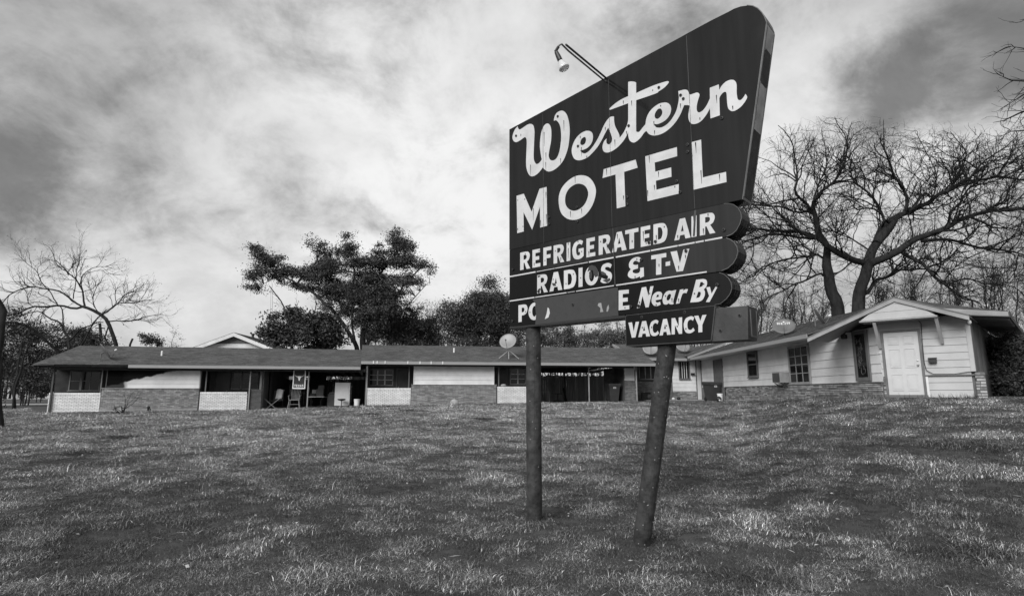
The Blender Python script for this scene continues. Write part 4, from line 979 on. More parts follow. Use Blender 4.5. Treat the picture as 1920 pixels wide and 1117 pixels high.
def sign():
    base = FS(FS.px(1100, 990)[0], TH/2, 0); base[2] = 0
    root = empty('motel_sign', base, 'tall dark enamel motel sign with white script lettering, slanted top and two leaning pipe poles', 'sign')
    # ---- cabinets
    top = [cr(10, *q) for q in ((0, 585), (160, 496), (500, 312), (750, 187), (850, 133), (950, 99), (1040, 88), (1130, 98), (1200, 133), (1260, 192), (1300, 258), (1330, 340))]
    out = [(955, 468.4), (1391.6, 373.8), cr(10, 1240, 1000)]+top[::-1]+[(955, 243)]
    face = [sp(*q) for q in out]
    cab = plate('sign_cabinet', [face], 0, TH, M_FACE, root)
    # edge band round the cabinet
    def band(name, path, w, m, parent, b0=-.004, b1=TH+.004, closed=False):
        mb = MB(); n = len(path)
        for i in range(n if closed else n-1):
            p, q = np.array(path[i]), np.array(path[(i+1) % n]); d = q-p; d /= np.linalg.norm(d)+1e-9; nn = np.array([d[1], -d[0]])*w
            P = [FS(*(p[0], b0, p[1])), FS(q[0], b0, q[1]), FS(q[0], b1, q[1]), FS(p[0], b1, p[1])]
            p2, q2 = p+nn, q+nn
            P += [FS(p2[0], b0, p2[1]), FS(q2[0], b0, q2[1]), FS(q2[0], b1, q2[1]), FS(p2[0], b1, p2[1])]
            mb.hexa(P)
        return mb.build(name, m, parent)
    band('edge_return', face[1:9], .008, M_EDGE, cab)
    # the near edge: pale sheet pieces, some torn off down to the dark metal
    def edge_pt(y, off=.0):
        x0, y0 = cr(10, 1330, 340); x1, y1 = 1391.6, 373.8; t = (y-y0)/(y1-y0); a, z = sp(x0+(x1-x0)*t, y); return (a+off, z)
    pale = mat('pale_sheet', .26, .42, 3, .5, grime=.55, grime_scale=5); dark = mat('torn_sheet', .012, .04, 8, .8, .3, grime=.4, grime_scale=9)
    for y0, y1, m_, b0, b1, w in ((46, 92, pale, .03, TH-.02, .012), (88, 152, dark, .045, TH-.035, .014), (150, 240, pale, .03, TH-.02, .012), (236, 368, dark, .03, TH-.02, .011), (46, 368, M_EDGE, .0, .018, .014), (46, 368, M_EDGE, TH-.014, TH+.002, .014)):
        n_ = 5; band('edge_sheet', [edge_pt(y1+(y0-y1)*k/n_) for k in range(n_+1)], w, m_, cab, b0, b1)
    # rows with round ends
    def row(name, pts, m, drum=True):
        f = [sp(*q) for q in pts]; o = plate(name, [f], .004, TH-.01, m, root)
        return f, o
    def rowpts(l0, l1, tip): return [l1]+tip+[l0]
    t1 = [cr(11, *q) for q in ((105, 388), (150, 370), (190, 335), (220, 280), (235, 225), (230, 180), (205, 135), (165, 107), (120, 97), (80, 99))]
    t2 = [cr(11, *q) for q in ((60, 688), (115, 665), (160, 625), (190, 575), (205, 520), (195, 475), (170, 435), (135, 410), (100, 398))]
    t3 = [cr(11, *q) for q in ((0, 985), (50, 975), (100, 935), (135, 890), (152, 840), (145, 790), (120, 745), (80, 712), (40, 700))]
    f1, o1 = row('sign_row', [(955, 516.5)]+t1+[(955, 468.9)], M_ROW1)
    f2_, o2 = row('sign_row', [(955, 563)]+t2+[(955, 517.5)], M_ROW2)
    f3, o3 = row('sign_row', [(955, 612)]+t3+[(955, 564)], M_ROW3)
    for o, tp in ((o1, t1), (o2, t2), (o3, t3)):
        P = [sp(*q) for q in tp]; mb = MB()
        band('end_rim', P, -.006, M_EDGE, o, .0, .02); band('end_drum', P, -.004, M_DRUM, o, .02, TH+.006)
        c = np.mean(P, axis=0); Q = [tuple(c+(np.array(q)-c)*1.012) for q in P]
        for bb in (.10, .16): band('drum_seam', Q, -.006, M_DRUM, o, bb, bb+.012)
    # VACANCY box
    vp = [(1174.2, 649), (1403.3, 636), (1402.5, 573), (1172.7, 592)]
    vac = plate('vacancy_box', [[sp(*q) for q in vp]], -.006, TH+.01, M_DRUM, root)
    plate('vacancy_face', [[sp(*q) for q in ((1175.5, 647), cr(9, 1280, 964), cr(9, 1322, 553), (1174.2, 593.5))]], -.011, -.006, M_VAC, vac)
    e = [sp(*cr(9, 1278, 968), -.01), sp(*cr(9, 1324, 550), -.01)]
    MB().hexa([FS(e[0][0]-.006, -.02, e[0][1]), FS(e[0][0]+.006, -.02, e[0][1]), FS(e[0][0]+.006, -.0065, e[0][1]), FS(e[0][0]-.006, -.0065, e[0][1]), FS(e[1][0]-.006, -.02, e[1][1]), FS(e[1][0]+.006, -.02, e[1][1]), FS(e[1][0]+.006, -.0065, e[1][1]), FS(e[1][0]-.006, -.0065, e[1][1])]).build('face_frame', M_DRUM, vac)
    band('face_frame', [sp(1176, 648, -.01), sp(*cr(9, 1278, 970), -.01)], .008, M_DRUM, vac, -.018, -.0065)
    band('face_frame', [sp(*cr(9, 1322, 550), -.01), sp(1174.5, 592, -.01)], .008, M_DRUM, vac, -.018, -.0065)
    # access hatch on its near end
    (xa, z0), (xb, z1) = sp(1403.2, 633), sp(1402.7, 577); x = max(xa, xb)+.004
    band('hatch_frame', [(x, z0+.01), (x, z1-.01)], .006, M_EDGE, vac, .03, .045); band('hatch_frame', [(x, z0+.01), (x, z1-.01)], .006, M_EDGE, vac, TH-.04, TH-.025)
    band('hatch_frame', [(x, z0+.01), (x, z0+.025)], .006, M_EDGE, vac, .046, TH-.041)
    # panel seams of the upper face
    for pts in (((1018.0, 212), (1019.8, 458)), ((1141, 148), (1148, 426)), ((1287, 66), (1303, 392))):
        (x0, z0), (x1, z1) = sp(*pts[1]), sp(*pts[0])
        MB().hexa([FS(x0-.003, -.003, z0+.006), FS(x0+.003, -.003, z0+.006), FS(x0+.003, -.0002, z0+.006), FS(x0-.003, -.0002, z0+.006), FS(x1-.003, -.003, z1-.01), FS(x1+.003, -.003, z1-.01), FS(x1+.003, -.0002, z1-.01), FS(x1-.003, -.0002, z1-.01)]).build('seam_strip', M_DRUM, cab)
    (x0, z0), (x1, z1) = sp(1153.5, 535), sp(1149.5, 428)
    MB().hexa([FS(x0-.006, -.004, z0), FS(x0+.006, -.004, z0), FS(x0+.006, .0036, z0), FS(x0-.006, .0036, z0), FS(x1-.006, -.004, z1), FS(x1+.006, -.004, z1), FS(x1+.006, .0036, z1), FS(x1-.006, .0036, z1)]).build('seam_strip', M_DRUM, o1)
    (x0, z0), (x1, z1) = sp(1301.0, 443), sp(1303.5, 394)
    MB().hexa([FS(x0-.012, .001, z0), FS(x0+.012, .001, z0), FS(x0+.012, .0036, z0), FS(x0-.012, .0036, z0), FS(x1-.012, .001, z1), FS(x1+.012, .001, z1), FS(x1+.012, .0036, z1), FS(x1-.012, .0036, z1)]).build('seam_strip', M_DRUM, o1)
    # ---- lettering
    W = trace(1, [(155, 352, 'c'), (163, 380), (178, 394), (200, 390), (255, 352), (300, 325), (340, 318), (370, 335), (385, 380), (390, 450), (385, 560), (380, 680), (378, 770), (385, 830), (405, 868), (428, 877), (455, 862), (478, 835), (492, 812, 'c'), (478, 740), (466, 640), (468, 560), (480, 460), (500, 390), (530, 335), (570, 312), (605, 335), (622, 390), (626, 460), (620, 560), (600, 670), (588, 745), (592, 785), (608, 815), (635, 828), (670, 820), (705, 785), (735, 710), (752, 620), (762, 510), (758, 410), (745, 340), (722, 295), (690, 268), (660, 276, 'c'), (665, 235), (685, 185), (720, 150), (768, 133), (810, 150), (845, 200), (870, 290), (882, 400), (876, 520), (860, 640), (830, 740), (790, 830), (730, 905), (660, 960), (595, 982), (550, 968), (520, 940), (508, 922, 'c'), (480, 960), (440, 1005), (390, 1040), (345, 1048), (310, 1020), (285, 960), (273, 880), (275, 760), (280, 640), (282, 570), (278, 530), (265, 506), (245, 508), (200, 540), (150, 568), (120, 570), (95, 550), (82, 510), (90, 460), (110, 410), (130, 378)])
    plate('letter', [W], -.003, -.0003, M_LETTER, cab)
    K = lambda n: ('k', n)
    rest = trace(2, [(120, 932, 'c'), (155, 928), (205, 905), (245, 865), (270, 815), (276, 760), (262, 715), (225, 695), (175, 700), (115, 735), (65, 790), (30, 860), (14, 930), (22, 990), (50, 1040), (95, 1057), (150, 1048), (210, 1020), (270, 965), (330, 895), (380, 815), (420, 735), (450, 680), (466, 655, 'c'), (480, 690), (500, 740), (512, 790), (505, 830), (485, 855), (462, 860), (445, 845), (440, 815), (446, 788, 'c'), (415, 820), (396, 870), (395, 915), (412, 950), (450, 962), (500, 948), (560, 912), (620, 855), (670, 790), (710, 712, 'c'), (712, 760), (725, 805), (750, 832), (785, 838), (825, 815), (870, 770), (905, 720), K(3), (165, 862, 'c'), (200, 905), (250, 925), (300, 925), (360, 910), (430, 875), (510, 810), (580, 730), (640, 630), (675, 545), (693, 503, 'c'), (750, 503, 'c'), (768, 512, 'c'), (760, 580), (750, 650), (758, 710), (785, 755), (825, 768), (880, 755), (940, 715), (1000, 640), (1035, 580), (1052, 545, 'c'), (1060, 690, 'c'), (1190, 645, 'c'), (1183, 410, 'c'), (1200, 370), (1235, 330), (1270, 318), (1285, 350), (1290, 430), (1300, 520), (1320, 565), (1365, 588), (1420, 572), (1490, 520), (1545, 450), (1570, 400), (1565, 370), (1547, 348, 'c'), (1520, 395), (1485, 430), (1455, 432), (1435, 405), (1425, 320), (1425, 230), (1412, 180), (1380, 153), (1330, 153), (1270, 180), (1215, 235), (1183, 293, 'c'), (1175, 215, 'c'), (1050, 262, 'c'), (1052, 410, 'c'), (1010, 500), (960, 570), (915, 602), (885, 600), (868, 570), (870, 500), (890, 420), (907, 365), (898, 340), (870, 328), (830, 340), (785, 355), (765, 352), (750, 315), (730, 292), (690, 288), (640, 300), (610, 308, 'c'), (615, 350), (618, 420), (600, 520), (570, 610), (510, 710), (440, 780), (370, 815), (310, 815), (285, 795), (272, 765, 'c'), (320, 768), (380, 745), (440, 705), (490, 640), (510, 570), (500, 510), (465, 475), (415, 467), (340, 485), (260, 540), (200, 610), (165, 690), (152, 770, 'c'), (110, 820), (75, 865), (50, 880), (30, 870), (22, 840), (22, 435, 'c'), (290, 343, 's'), (340, 310), (420, 255), (476, 190), (470, 172), (430, 175), (250, 235), (22, 335, 'c'), (22, 190, 'c'), K(2), (790, 92), (750, 87), (710, 92, 'c'), (710, 268, 'c'), (640, 300), (560, 350), (490, 410), (480, 424), (490, 435), (560, 410), (710, 355, 'c'), (710, 555, 'c'), (705, 590), (690, 640), (650, 720), (605, 780, 'c'), (598, 740), (575, 690), (550, 640), (537, 580), (535, 518, 'c'), (500, 520), (470, 540), (435, 585), (400, 650), (370, 720), (330, 800), (280, 880), (225, 945), (180, 972), (145, 965), (125, 945)])
    h1 = trace(2, [(170, 770), (188, 785), (190, 815), (178, 850), (150, 870), (125, 862), (120, 835), (135, 795)])
    h2 = trace(3, [(355, 550), (380, 570), (388, 610), (370, 655), (330, 692), (295, 688), (280, 655), (290, 610), (320, 565)])
    plate('letter', [rest, h1, h2], -.003, -.0003, M_LETTER, cab)
    for k, pts in ((4, [(105, 655), (180, 633), (262, 822), (345, 582), (420, 562), (425, 968), (352, 987), (350, 768), (268, 1010), (178, 825), (180, 1028), (112, 1046)]),
                   (5, [(75, 420), (447, 308), (470, 402), (313, 450), (328, 850), (228, 875), (213, 480), (62, 522)]),
                   (5, [(558, 270), (926, 162), (930, 268), (668, 342), (675, 448), (860, 398), (864, 507), (682, 553), (688, 658), (948, 592), (948, 703), (585, 790)]),
                   (5, [(1098, 105), (1208, 76), (1228, 515), (1498, 450), (1504, 568), (1120, 658)])):
        plate('letter', [trace(k, pts, True)], -.003, -.0003, M_LETTER, cab)
    plate('letter', [trace(4, [(545, 700), (565, 600), (620, 520), (700, 460), (775, 440), (850, 455), (905, 510), (935, 590), (925, 680), (890, 770), (830, 850), (760, 895), (690, 907), (620, 885), (565, 820)]),
                     trace(4, [(613, 690), (625, 630), (660, 575), (720, 535), (775, 530), (825, 555), (853, 610), (850, 670), (820, 740), (770, 790), (710, 812), (655, 795), (620, 750)])], -.003, -.0003, M_LETTER, cab)
    def textline(k, items, topl, botl, parent, b0, m=M_LETTER):
        """items: (char, x0, x1, crop); topl, botl: two photo points each"""
        def ln(l, x): (x0, y0), (x1, y1) = l; return y0+(y1-y0)*(x-x0)/(x1-x0)
        for ch, x0, x1, kk in items:
            X0, X1 = CR[kk][0]+x0/CR[kk][2], CR[kk][0]+x1/CR[kk][2]
            def f(x, y):
                px = X0+(X1-X0)*x; return sp(px, ln(botl, px)+(ln(topl, px)-ln(botl, px))*y)
            plate('letter', glyph_contours(ch, f), b0-.0025, b0-.0003, m, parent)
    textline(6, [('R', 130, 292, 6), ('E', 328, 455, 6), ('F', 503, 632, 6), ('R', 668, 840, 6), ('I', 878, 938, 6), ('G', 970, 1152, 6), ('E', 1197, 1340, 6), ('R', 1395, 1588, 6), ('A', 50, 238, 7), ('T', 220, 390, 7), ('E', 420, 548, 7), ('D', 583, 762, 7), ('A', 852, 1060, 7), ('I', 1072, 1138, 7), ('R', 1180, 1380, 7)],
             (cr(6, 130, 720), cr(7, 1340, 120)), (cr(6, 135, 1000), cr(7, 1380, 386)), o1, .004)
    textline(8, [('R', 425, 573, 8), ('A', 597, 775, 8), ('D', 798, 968, 8), ('I', 1003, 1058, 8), ('O', 1092, 1280, 8), ('S', 1308, 1475, 8)], (cr(8, 425, 342), cr(8, 1058, 232)), (cr(8, 430, 597), cr(8, 1058, 500)), o2, .004)
    textline(7, [('T', 555, 748, 7)], (cr(7, 555, 678), cr(7, 748, 645)), (cr(7, 555, 936), cr(7, 748, 912)), o2, .004)
    textline(7, [('V', 803, 1045, 7)], (cr(7, 803, 632), cr(7, 1045, 590)), (cr(7, 803, 895), cr(7, 1045, 868)), o2, .004)
    textline(7, [('-', 740, 798, 7)], (cr(7, 740, 763), cr(7, 798, 750)), (cr(7, 740, 815), cr(7, 798, 805)), o2, .004)
    plate('letter', [trace(7, [(430, 725, 'c'), (400, 700), (350, 702), (300, 730), (270, 780), (272, 830), (290, 855), (262, 895), (255, 935), (280, 965), (330, 975), (380, 960), (410, 945, 'c'), (412, 968, 'c'), (462, 945, 'c'), (458, 830, 'c'), (412, 838, 'c'), (412, 875), (395, 900), (360, 908), (325, 900), (315, 880), (330, 860), (385, 845, 'c'), (384, 795, 'c'), (350, 800), (322, 790), (325, 765), (355, 745), (400, 765, 'c')])], .0015, .0037, M_LETTER, o2)
    textline(8, [('P', 163, 290, 8), ('O', 303, 470, 8)], (cr(8, 163, 760), cr(8, 470, 712)), (cr(8, 163, 997), cr(8, 470, 952)), o3, .004)
    textline(9, [('E', 130, 262, 9)], (cr(9, 130, 357), cr(9, 262, 345)), (cr(9, 130, 602), cr(9, 262, 588)), o3, .004)
    T3 = lambda *c: plate('letter', [trace(9, list(p), True) for p in c], .0015, .0037, M_LETTER, o3)
    s = 's'
    T3([(355, 578), (415, 322), (468, 312), (497, 425), (520, 308), (560, 302), (500, 562), (462, 567), (425, 425), (390, 572)])
    T3([(545, 520, s), (535, 480, s), (550, 420, s), (590, 380, s), (635, 372, s), (665, 395, s), (662, 440), (655, 465), (585, 478), (590, 500, s), (615, 505, s), (640, 495), (648, 530), (610, 548, s), (570, 545, s)], [(593, 442), (602, 415, s), (618, 408, s), (626, 422, s), (622, 436)])
    T3([(672, 480, s), (680, 430, s), (710, 380, s), (750, 360, s), (785, 362, s), (800, 358), (840, 350), (803, 490, s), (812, 520), (790, 528, s), (760, 525, s), (750, 512), (720, 530, s), (685, 522, s)], [(722, 470, s), (730, 425, s), (755, 400, s), (775, 410, s), (768, 450, s), (745, 480, s)])
    T3([(835, 522), (885, 348), (930, 340), (922, 362), (955, 342, s), (985, 342), (965, 392), (940, 388, s), (912, 410, s), (880, 515)])
    T3([(1012, 505), (1085, 225), (1170, 215), (1205, 225, s), (1220, 260, s), (1210, 310, s), (1178, 345), (1192, 370, s), (1190, 420, s), (1160, 475, s), (1110, 498)], [(1138, 255), (1165, 255, s), (1172, 275, s), (1160, 305, s), (1122, 318)], [(1110, 375), (1135, 375, s), (1142, 400, s), (1125, 440, s), (1085, 450)])
    T3([(1210, 320), (1255, 312), (1275, 395), (1325, 310), (1348, 315), (1250, 500), (1205, 500), (1245, 425)])
    textline(9, [('V', 258, 390, 9), ('A', 380, 525, 9), ('C', 520, 635, 9), ('A', 640, 780, 9), ('N', 790, 920, 9), ('C', 940, 1075, 9), ('Y', 1068, 1220, 9)], (cr(9, 258, 755), cr(9, 1220, 657)), (cr(9, 258, 943), cr(9, 1220, 867)), vac, -.011)
    # white rules between the rows, chipped
    def rule(p, q, t, parent):
        (x0, z0), (x1, z1) = sp(*p), sp(*q); n = 1
        MB().hexa([FS(x0, .0005, z0-t), FS(x1, .0005, z1-t), FS(x1, .0037, z1-t), FS(x0, .0037, z0-t), FS(x0, .0005, z0+t), FS(x1, .0005, z1+t), FS(x1, .0037, z1+t), FS(x0, .0037, z0+t)]).build('rule', M_LETTER, parent)
    def onl(p, q, x): return (x, p[1]+(q[1]-p[1])*(x-p[0])/(q[0]-p[0]))
    A0, A1 = (955.6, 518.6), (1354, 445.2)
    for x0, x1, t in ((955.6, 1004, .009), (1006, 1040, .004), (1041, 1102, .0045), (1104, 1151, .0085), (1154.5, 1219, .0085), (1220.5, 1270.5, .0085), (1272, 1302.5, .0085), (1304, 1319.5, .0085), (1321.5, 1354, .0085)): rule(onl(A0, A1, x0), onl(A0, A1, x1), t, o2)
    A0, A1 = (955.6, 564.3), (1325, 509.5)
    for x0, x1, t in ((955.6, 1002, .008), (1003.5, 1062, .006), (1064, 1078, .003), (1080, 1151, .0055), (1155, 1325, .0075)): rule(onl(A0, A1, x0), onl(A0, A1, x1), t, o3)
    # rusted sheet torn open between PO and E, peeled bits of lettering
    plate('rust_patch', [trace(8, [(362, 682), (430, 668), (900, 603), (1555, 510), (1553, 700), (1562, 905), (1200, 945), (800, 985), (400, 1032), (412, 900), (398, 770), (404, 735)], True)], -.002, .0012, M_RUST, o3)
    for pts in ([(535, 955), (560, 880), (575, 790), (595, 810), (605, 870), (585, 930)], [(1272, 765), (1285, 732), (1322, 728), (1335, 800), (1352, 852), (1308, 858), (1312, 800)], [(1395, 850), (1402, 790), (1425, 752), (1432, 800), (1415, 848)]):
        plate('paint_fragment', [trace(8, pts, True)], -.0035, -.0021, M_LETTER if pts[0][0] < 600 else M_TRIMPALE, o3)
    for pts in ([(1150, 215), (1190, 200), (1240, 215), (1275, 270), (1278, 350), (1240, 370), (1215, 330), (1205, 275), (1170, 270), (1130, 290)], [(1150, 300), (1180, 280), (1195, 330), (1185, 400), (1160, 380)], [(1310, 285), (1345, 290), (1390, 320), (1380, 345), (1330, 335)], [(1340, 410), (1400, 395), (1440, 380), (1450, 410), (1400, 445), (1370, 430)], [(432, 350), (470, 345), (468, 360), (436, 372)], [(436, 540), (470, 520), (475, 545), (440, 570)], [(630, 450), (680, 455), (690, 490), (650, 490)]):
        plate('flaked_paint', [trace(8, pts, True)], -.0018, .0012, M_RUST, o2)
    # tube sockets and bolt holes
    H = [(1, 136, 484), (1, 717, 213), (1, 1000, 628), (2, 1090, 162), (2, 718, 632), (3, 645, 365), (3, 683, 415), (3, 1218, 685), (3, 740, 1055), (4, 443, 880), (4, 443, 953), (4, 737, 775), (4, 740, 925), (4, 1262, 670), (4, 1262, 745), (5, 1052, 218), (5, 925, 558), (5, 965, 686), (7, 530, 513), (7, 612, 500), (7, 1490, 350), (7, 430, 735), (7, 1005, 620), (8, 85, 265), (8, 450, 570), (8, 928, 750), (8, 80, 982), (8, 1300, 380), (9, 283, 558), (9, 380, 548), (9, 1347, 287), (9, 420, 688), (9, 948, 627), (9, 1625, 665), (9, 1390, 853)]
    for k, x, y in H:
        a, z = sp(*cr(k, x, y)); par = cab if k < 6 else (vac if k == 9 and y > 600 else root)
        s_ = MB().lathe(FS(a, .0, z), [(.0165, -.004), (.0165, .0135), (.0115, .0145), (.0105, .006)], 14, -FS.ey).build('tube_socket', M_DRUM, par)
        if par is not root: MB().lathe(FS(a, -.0, z), [(.0098, 0), (.0098, .0132)], 12, -FS.ey).build('socket_hole', M_HOLE, s_)
        else: MB().lathe(FS(a, -.0, z), [(.0098, 0), (.0098, .0132)], 12, -FS.ey).build('socket_hole', M_HOLE, s_)
    # rust runs below the small screw holes
    S = [(1, 525, 440, 190), (1, 335, 895, 140), (1, 550, 725, 100), (1, 548, 858, 110), (1, 755, 805, 70), (1, 800, 275, 140), (1, 200, 465, 30), (1, 1045, 650, 120), (1, 1120, 770, 40), (2, 650, 330, 40), (2, 752, 330, 60), (2, 428, 655, 40), (2, 546, 810, 80), (2, 690, 705, 40), (2, 1110, 385, 15), (2, 1012, 195, 15), (2, 120, 765, 25), (3, 640, 490, 60), (3, 280, 865, 55), (3, 270, 735, 60), (3, 1143, 372, 110), (3, 1370, 522, 50), (3, 912, 685, 30), (3, 365, 512, 20), (3, 850, 1030, 70),
         (4, 413, 622, 60), (4, 280, 790, 120), (4, 190, 690, 12), (4, 718, 455, 70), (4, 670, 820, 60), (4, 787, 795, 50), (4, 1047, 380, 60), (4, 1225, 660, 40), (4, 118, 700, 10), (4, 172, 975, 10), (4, 118, 1000, 20), (4, 417, 852, 100), (4, 357, 915, 60), (5, 605, 270, 80), (5, 713, 455, 60), (5, 665, 610, 50), (5, 903, 622, 10), (5, 1145, 115, 120), (5, 1207, 440, 150), (5, 1422, 485, 75), (5, 587, 672, 60), (5, 1105, 262, 10),
         (6, 212, 735, 25), (6, 435, 685, 12), (6, 357, 890, 50), (6, 530, 845, 15), (6, 697, 690, 20), (6, 905, 655, 150), (6, 785, 805, 60), (6, 1122, 700, 15), (6, 1062, 540, 10), (6, 1237, 705, 70), (6, 1427, 540, 15), (6, 1530, 580, 100), (6, 905, 570, 25), (7, 120, 410, 60), (7, 310, 490, 25), (7, 452, 375, 120), (7, 490, 520, 20), (7, 620, 425, 60), (7, 723, 310, 12), (7, 895, 425, 40), (7, 1100, 165, 200), (7, 1225, 340, 70), (7, 1285, 150, 25), (7, 655, 795, 35), (7, 995, 680, 40), (7, 907, 820, 50), (7, 347, 950, 30), (7, 370, 725, 12),
         (8, 263, 850, 10), (8, 325, 858, 15), (8, 828, 460, 10), (8, 930, 325, 10), (8, 1033, 378, 8), (8, 650, 398, 10), (9, 208, 570, 15), (9, 512, 395, 12), (9, 708, 425, 15), (9, 787, 460, 50), (9, 593, 535, 12), (9, 870, 465, 45), (9, 1180, 278, 12), (9, 1065, 395, 20), (9, 430, 815, 12), (9, 545, 812, 15), (9, 728, 792, 12), (9, 860, 800, 10), (9, 967, 830, 12), (9, 388, 500, 25)]
    mb = MB()
    for i, (k, x, y, l) in enumerate(S):
        w = .0058 if k < 6 else .0062; b = -.0042 if k < 6 else (.0008 if not (k == 9 and y > 600) else -.0142)
        (a, z), (a2, z2) = sp(*cr(k, x, y)), sp(*cr(k, x, y+l)); a2 = a
        P = [(a-w, z+.008), (a+w, z+.008), (a+w*.9, z-.012), (a+w*.25, z2), (a-w*.25, z2), (a-w*.9, z-.012)]
        if z2 > z-.02: P = [(a-w, z+.008), (a+w, z+.008), (a+w, z-.01), (a-w, z-.01)]
        n = len(P); mb.add([FS(x_, b, z_) for x_, z_ in P]+[FS(x_, b+.0006, z_) for x_, z_ in P], [tuple(range(n))[::-1], tuple(range(n, 2*n))]+[(i_, (i_+1) % n, (i_+1) % n+n, i_+n) for i_ in range(n)])
    mb.build('rust_streaks', M_STREAK, root)['kind'] = 'stuff'
    # underside plate of the rows
    (x0, z0), (x1, z1) = sp(955.5, 612.2), sp(1171.5, 590.4)
    MB().hexa([FS(x0, .0, z0-.03), FS(x1, .0, z1-.03), FS(x1, TH-.008, z1-.03), FS(x0, TH-.008, z0-.03), FS(x0, .0, z0-.002), FS(x1, .0, z1-.002), FS(x1, TH-.008, z1-.002), FS(x0, TH-.008, z0-.002)]).build('bottom_channel', M_BLACK, root)
    # ---- poles
    for (tx, ty), (bx, by), r, nm in (((1000, 618), (1002, 978), .100, 0), ((1253, 640), (1203, 1020), .098, 1)):
        a, c = FS.px(tx, ty, TH/2); t = FS(a, TH/2, c+.06 if nm == 0 else c+.03)
        b = ground_hit(bx, by)
        d = t-b; b2 = b-d*(.35/d[2])
        pts = [b2+(t-b2)*k/6 for k in range(7)]
        MB().tube(pts, r, 24).build('pole', M_POLE, root, smooth=False)
        rn = random.Random(nm); mb = MB()
        for _ in range(26 if nm else 8):
            k = rn.random(); q = b2+(t-b2)*(.12+.86*k); ang = -math.pi/2+rn.uniform(-1.1, 1.1); u = np.array([math.cos(ang), math.sin(ang), 0]); mb.lathe(q+u*(r-.004), [(.006, 0), (.006, .006), (.002, .008)], 6, u)
        mb.build('nail_heads', M_TRIMPALE, root)['kind'] = 'stuff'
    # ---- floodlight on its arm, reaching out over the top
    a0, c0 = FS.px(1136, 147, 0); B = FS(a0+.10, TH*.5, c0-.10); Bf = FS(a0, -.0, c0+.005)
    def onray(px, py, ref):      # point of that line of sight at the arm's reach
        d = ray(px, py); n = FS.ey; t = np.dot(FS(0, -ref, 0)-EYE, n)/np.dot(d, n); return EYE+d*t
    tip = onray(1061, 84, .95)
    p1 = [B, Bf, Bf+(tip-Bf)*.5, tip]
    arm = MB().tube(p1, .0125, 8).build('lamp_arm', M_BLACK, root)
    tip2 = onray(1053, 83, 1.0)
    p2 = [B+np.array([0, 0, -.03]), Bf+np.array([-.03, 0, -.03]), Bf+(tip-Bf)*.9+np.array([-.02, 0, -.035]), tip2, onray(1048, 86, 1.03), onray(1044.5, 93, 1.05)]
    MB().tube(p2, .0105, 8).build('conduit', M_TRIM, arm)
    MB().tube([onray(1047, 88, 1.04), onray(1041.5, 97, 1.06)], .017, 8).build('swivel', M_BLACK, arm)
    s0, s1, s2_, s3 = onray(1043, 98, 1.06), onray(1050, 113, 1.04), onray(1051, 115, 1.038), onray(1058, 128, 1.02)
    MB().tube([s0, s0+(s1-s0)*.5, s1], [.022, .028, .030], 12).build('lamp_socket', M_BLACK, arm)
    gl = bpy.data.materials.new('bulb_glass'); gl.use_nodes = True; b_ = gl.node_tree.nodes['Principled BSDF']; b_.inputs['Base Color'].default_value = (.85, .85, .85, 1); b_.inputs['Roughness'].default_value = .08; b_.inputs['Transmission Weight'].default_value = .35
    d = s3-s2_; L_ = np.linalg.norm(d)
    MB().lathe(s2_, [(.028, 0), (.036, L_*.25), (.054, L_*.75), (.063, L_*1.0), (.056, L_*1.08), (.03, L_*1.12)], 18, d).build('floodlight_bulb', gl, arm, smooth=True)
sign()
# ================================================================== trees
def tubes(paths, n=4):
    """many tapering branches as one mesh: paths = list of (points k x 3, radii k)"""
    Vs = []; Fs = []; off = 0; ang = np.arange(n)*2*math.pi/n; ca, sa = np.cos(ang), np.sin(ang)
    for P, R in paths:
        P = np.asarray(P, float); R = np.asarray(R, float); k = len(P)
        d = np.gradient(P, axis=0); d /= (np.linalg.norm(d, axis=1, keepdims=True)+1e-9)
        ref = np.array([0.31, 0.17, 0.93]) if abs(d[0][2]) < .8 else np.array([.94, .2, .1])
        x = ref-d*(d@ref)[:, None]; x /= (np.linalg.norm(x, axis=1, keepdims=True)+1e-9); y = np.cross(d, x)
        V = P[:, None, :]+R[:, None, None]*(x[:, None, :]*ca[None, :, None]+y[:, None, :]*sa[None, :, None])
        Vs.append(V.reshape(-1, 3))
        i = np.arange(k-1)[:, None]*n; j = np.arange(n)[None, :]; j2 = (j+1) % n
        Fs.append(np.stack([i+j, i+j2, i+n+j2, i+n+j], -1).reshape(-1, 4)+off); off += k*n
    return np.concatenate(Vs), np.concatenate(Fs)
JIT = np.random.default_rng(99)
def resample(P, R, step):
    P = np.asarray(P, float); L = np.concatenate([[0], np.cumsum(np.linalg.norm(np.diff(P, axis=0), axis=1))])
    n = max(3, int(L[-1]/step)+1); t = np.linspace(0, L[-1], n)
    # rounded polyline
    Q = np.stack([np.interp(t, L, P[:, i]) for i in range(3)], 1)
    Q[1:-1] = .25*Q[:-2]+.5*Q[1:-1]+.25*Q[2:]
    J = JIT.normal(0, .15*min(1.0, step*2), Q.shape); J[0] = 0; J[-1] = 0; J[1:-1] = .3*J[:-2]+.4*J[1:-1]+.3*J[2:]
    return Q+J, np.interp(t, L, R)
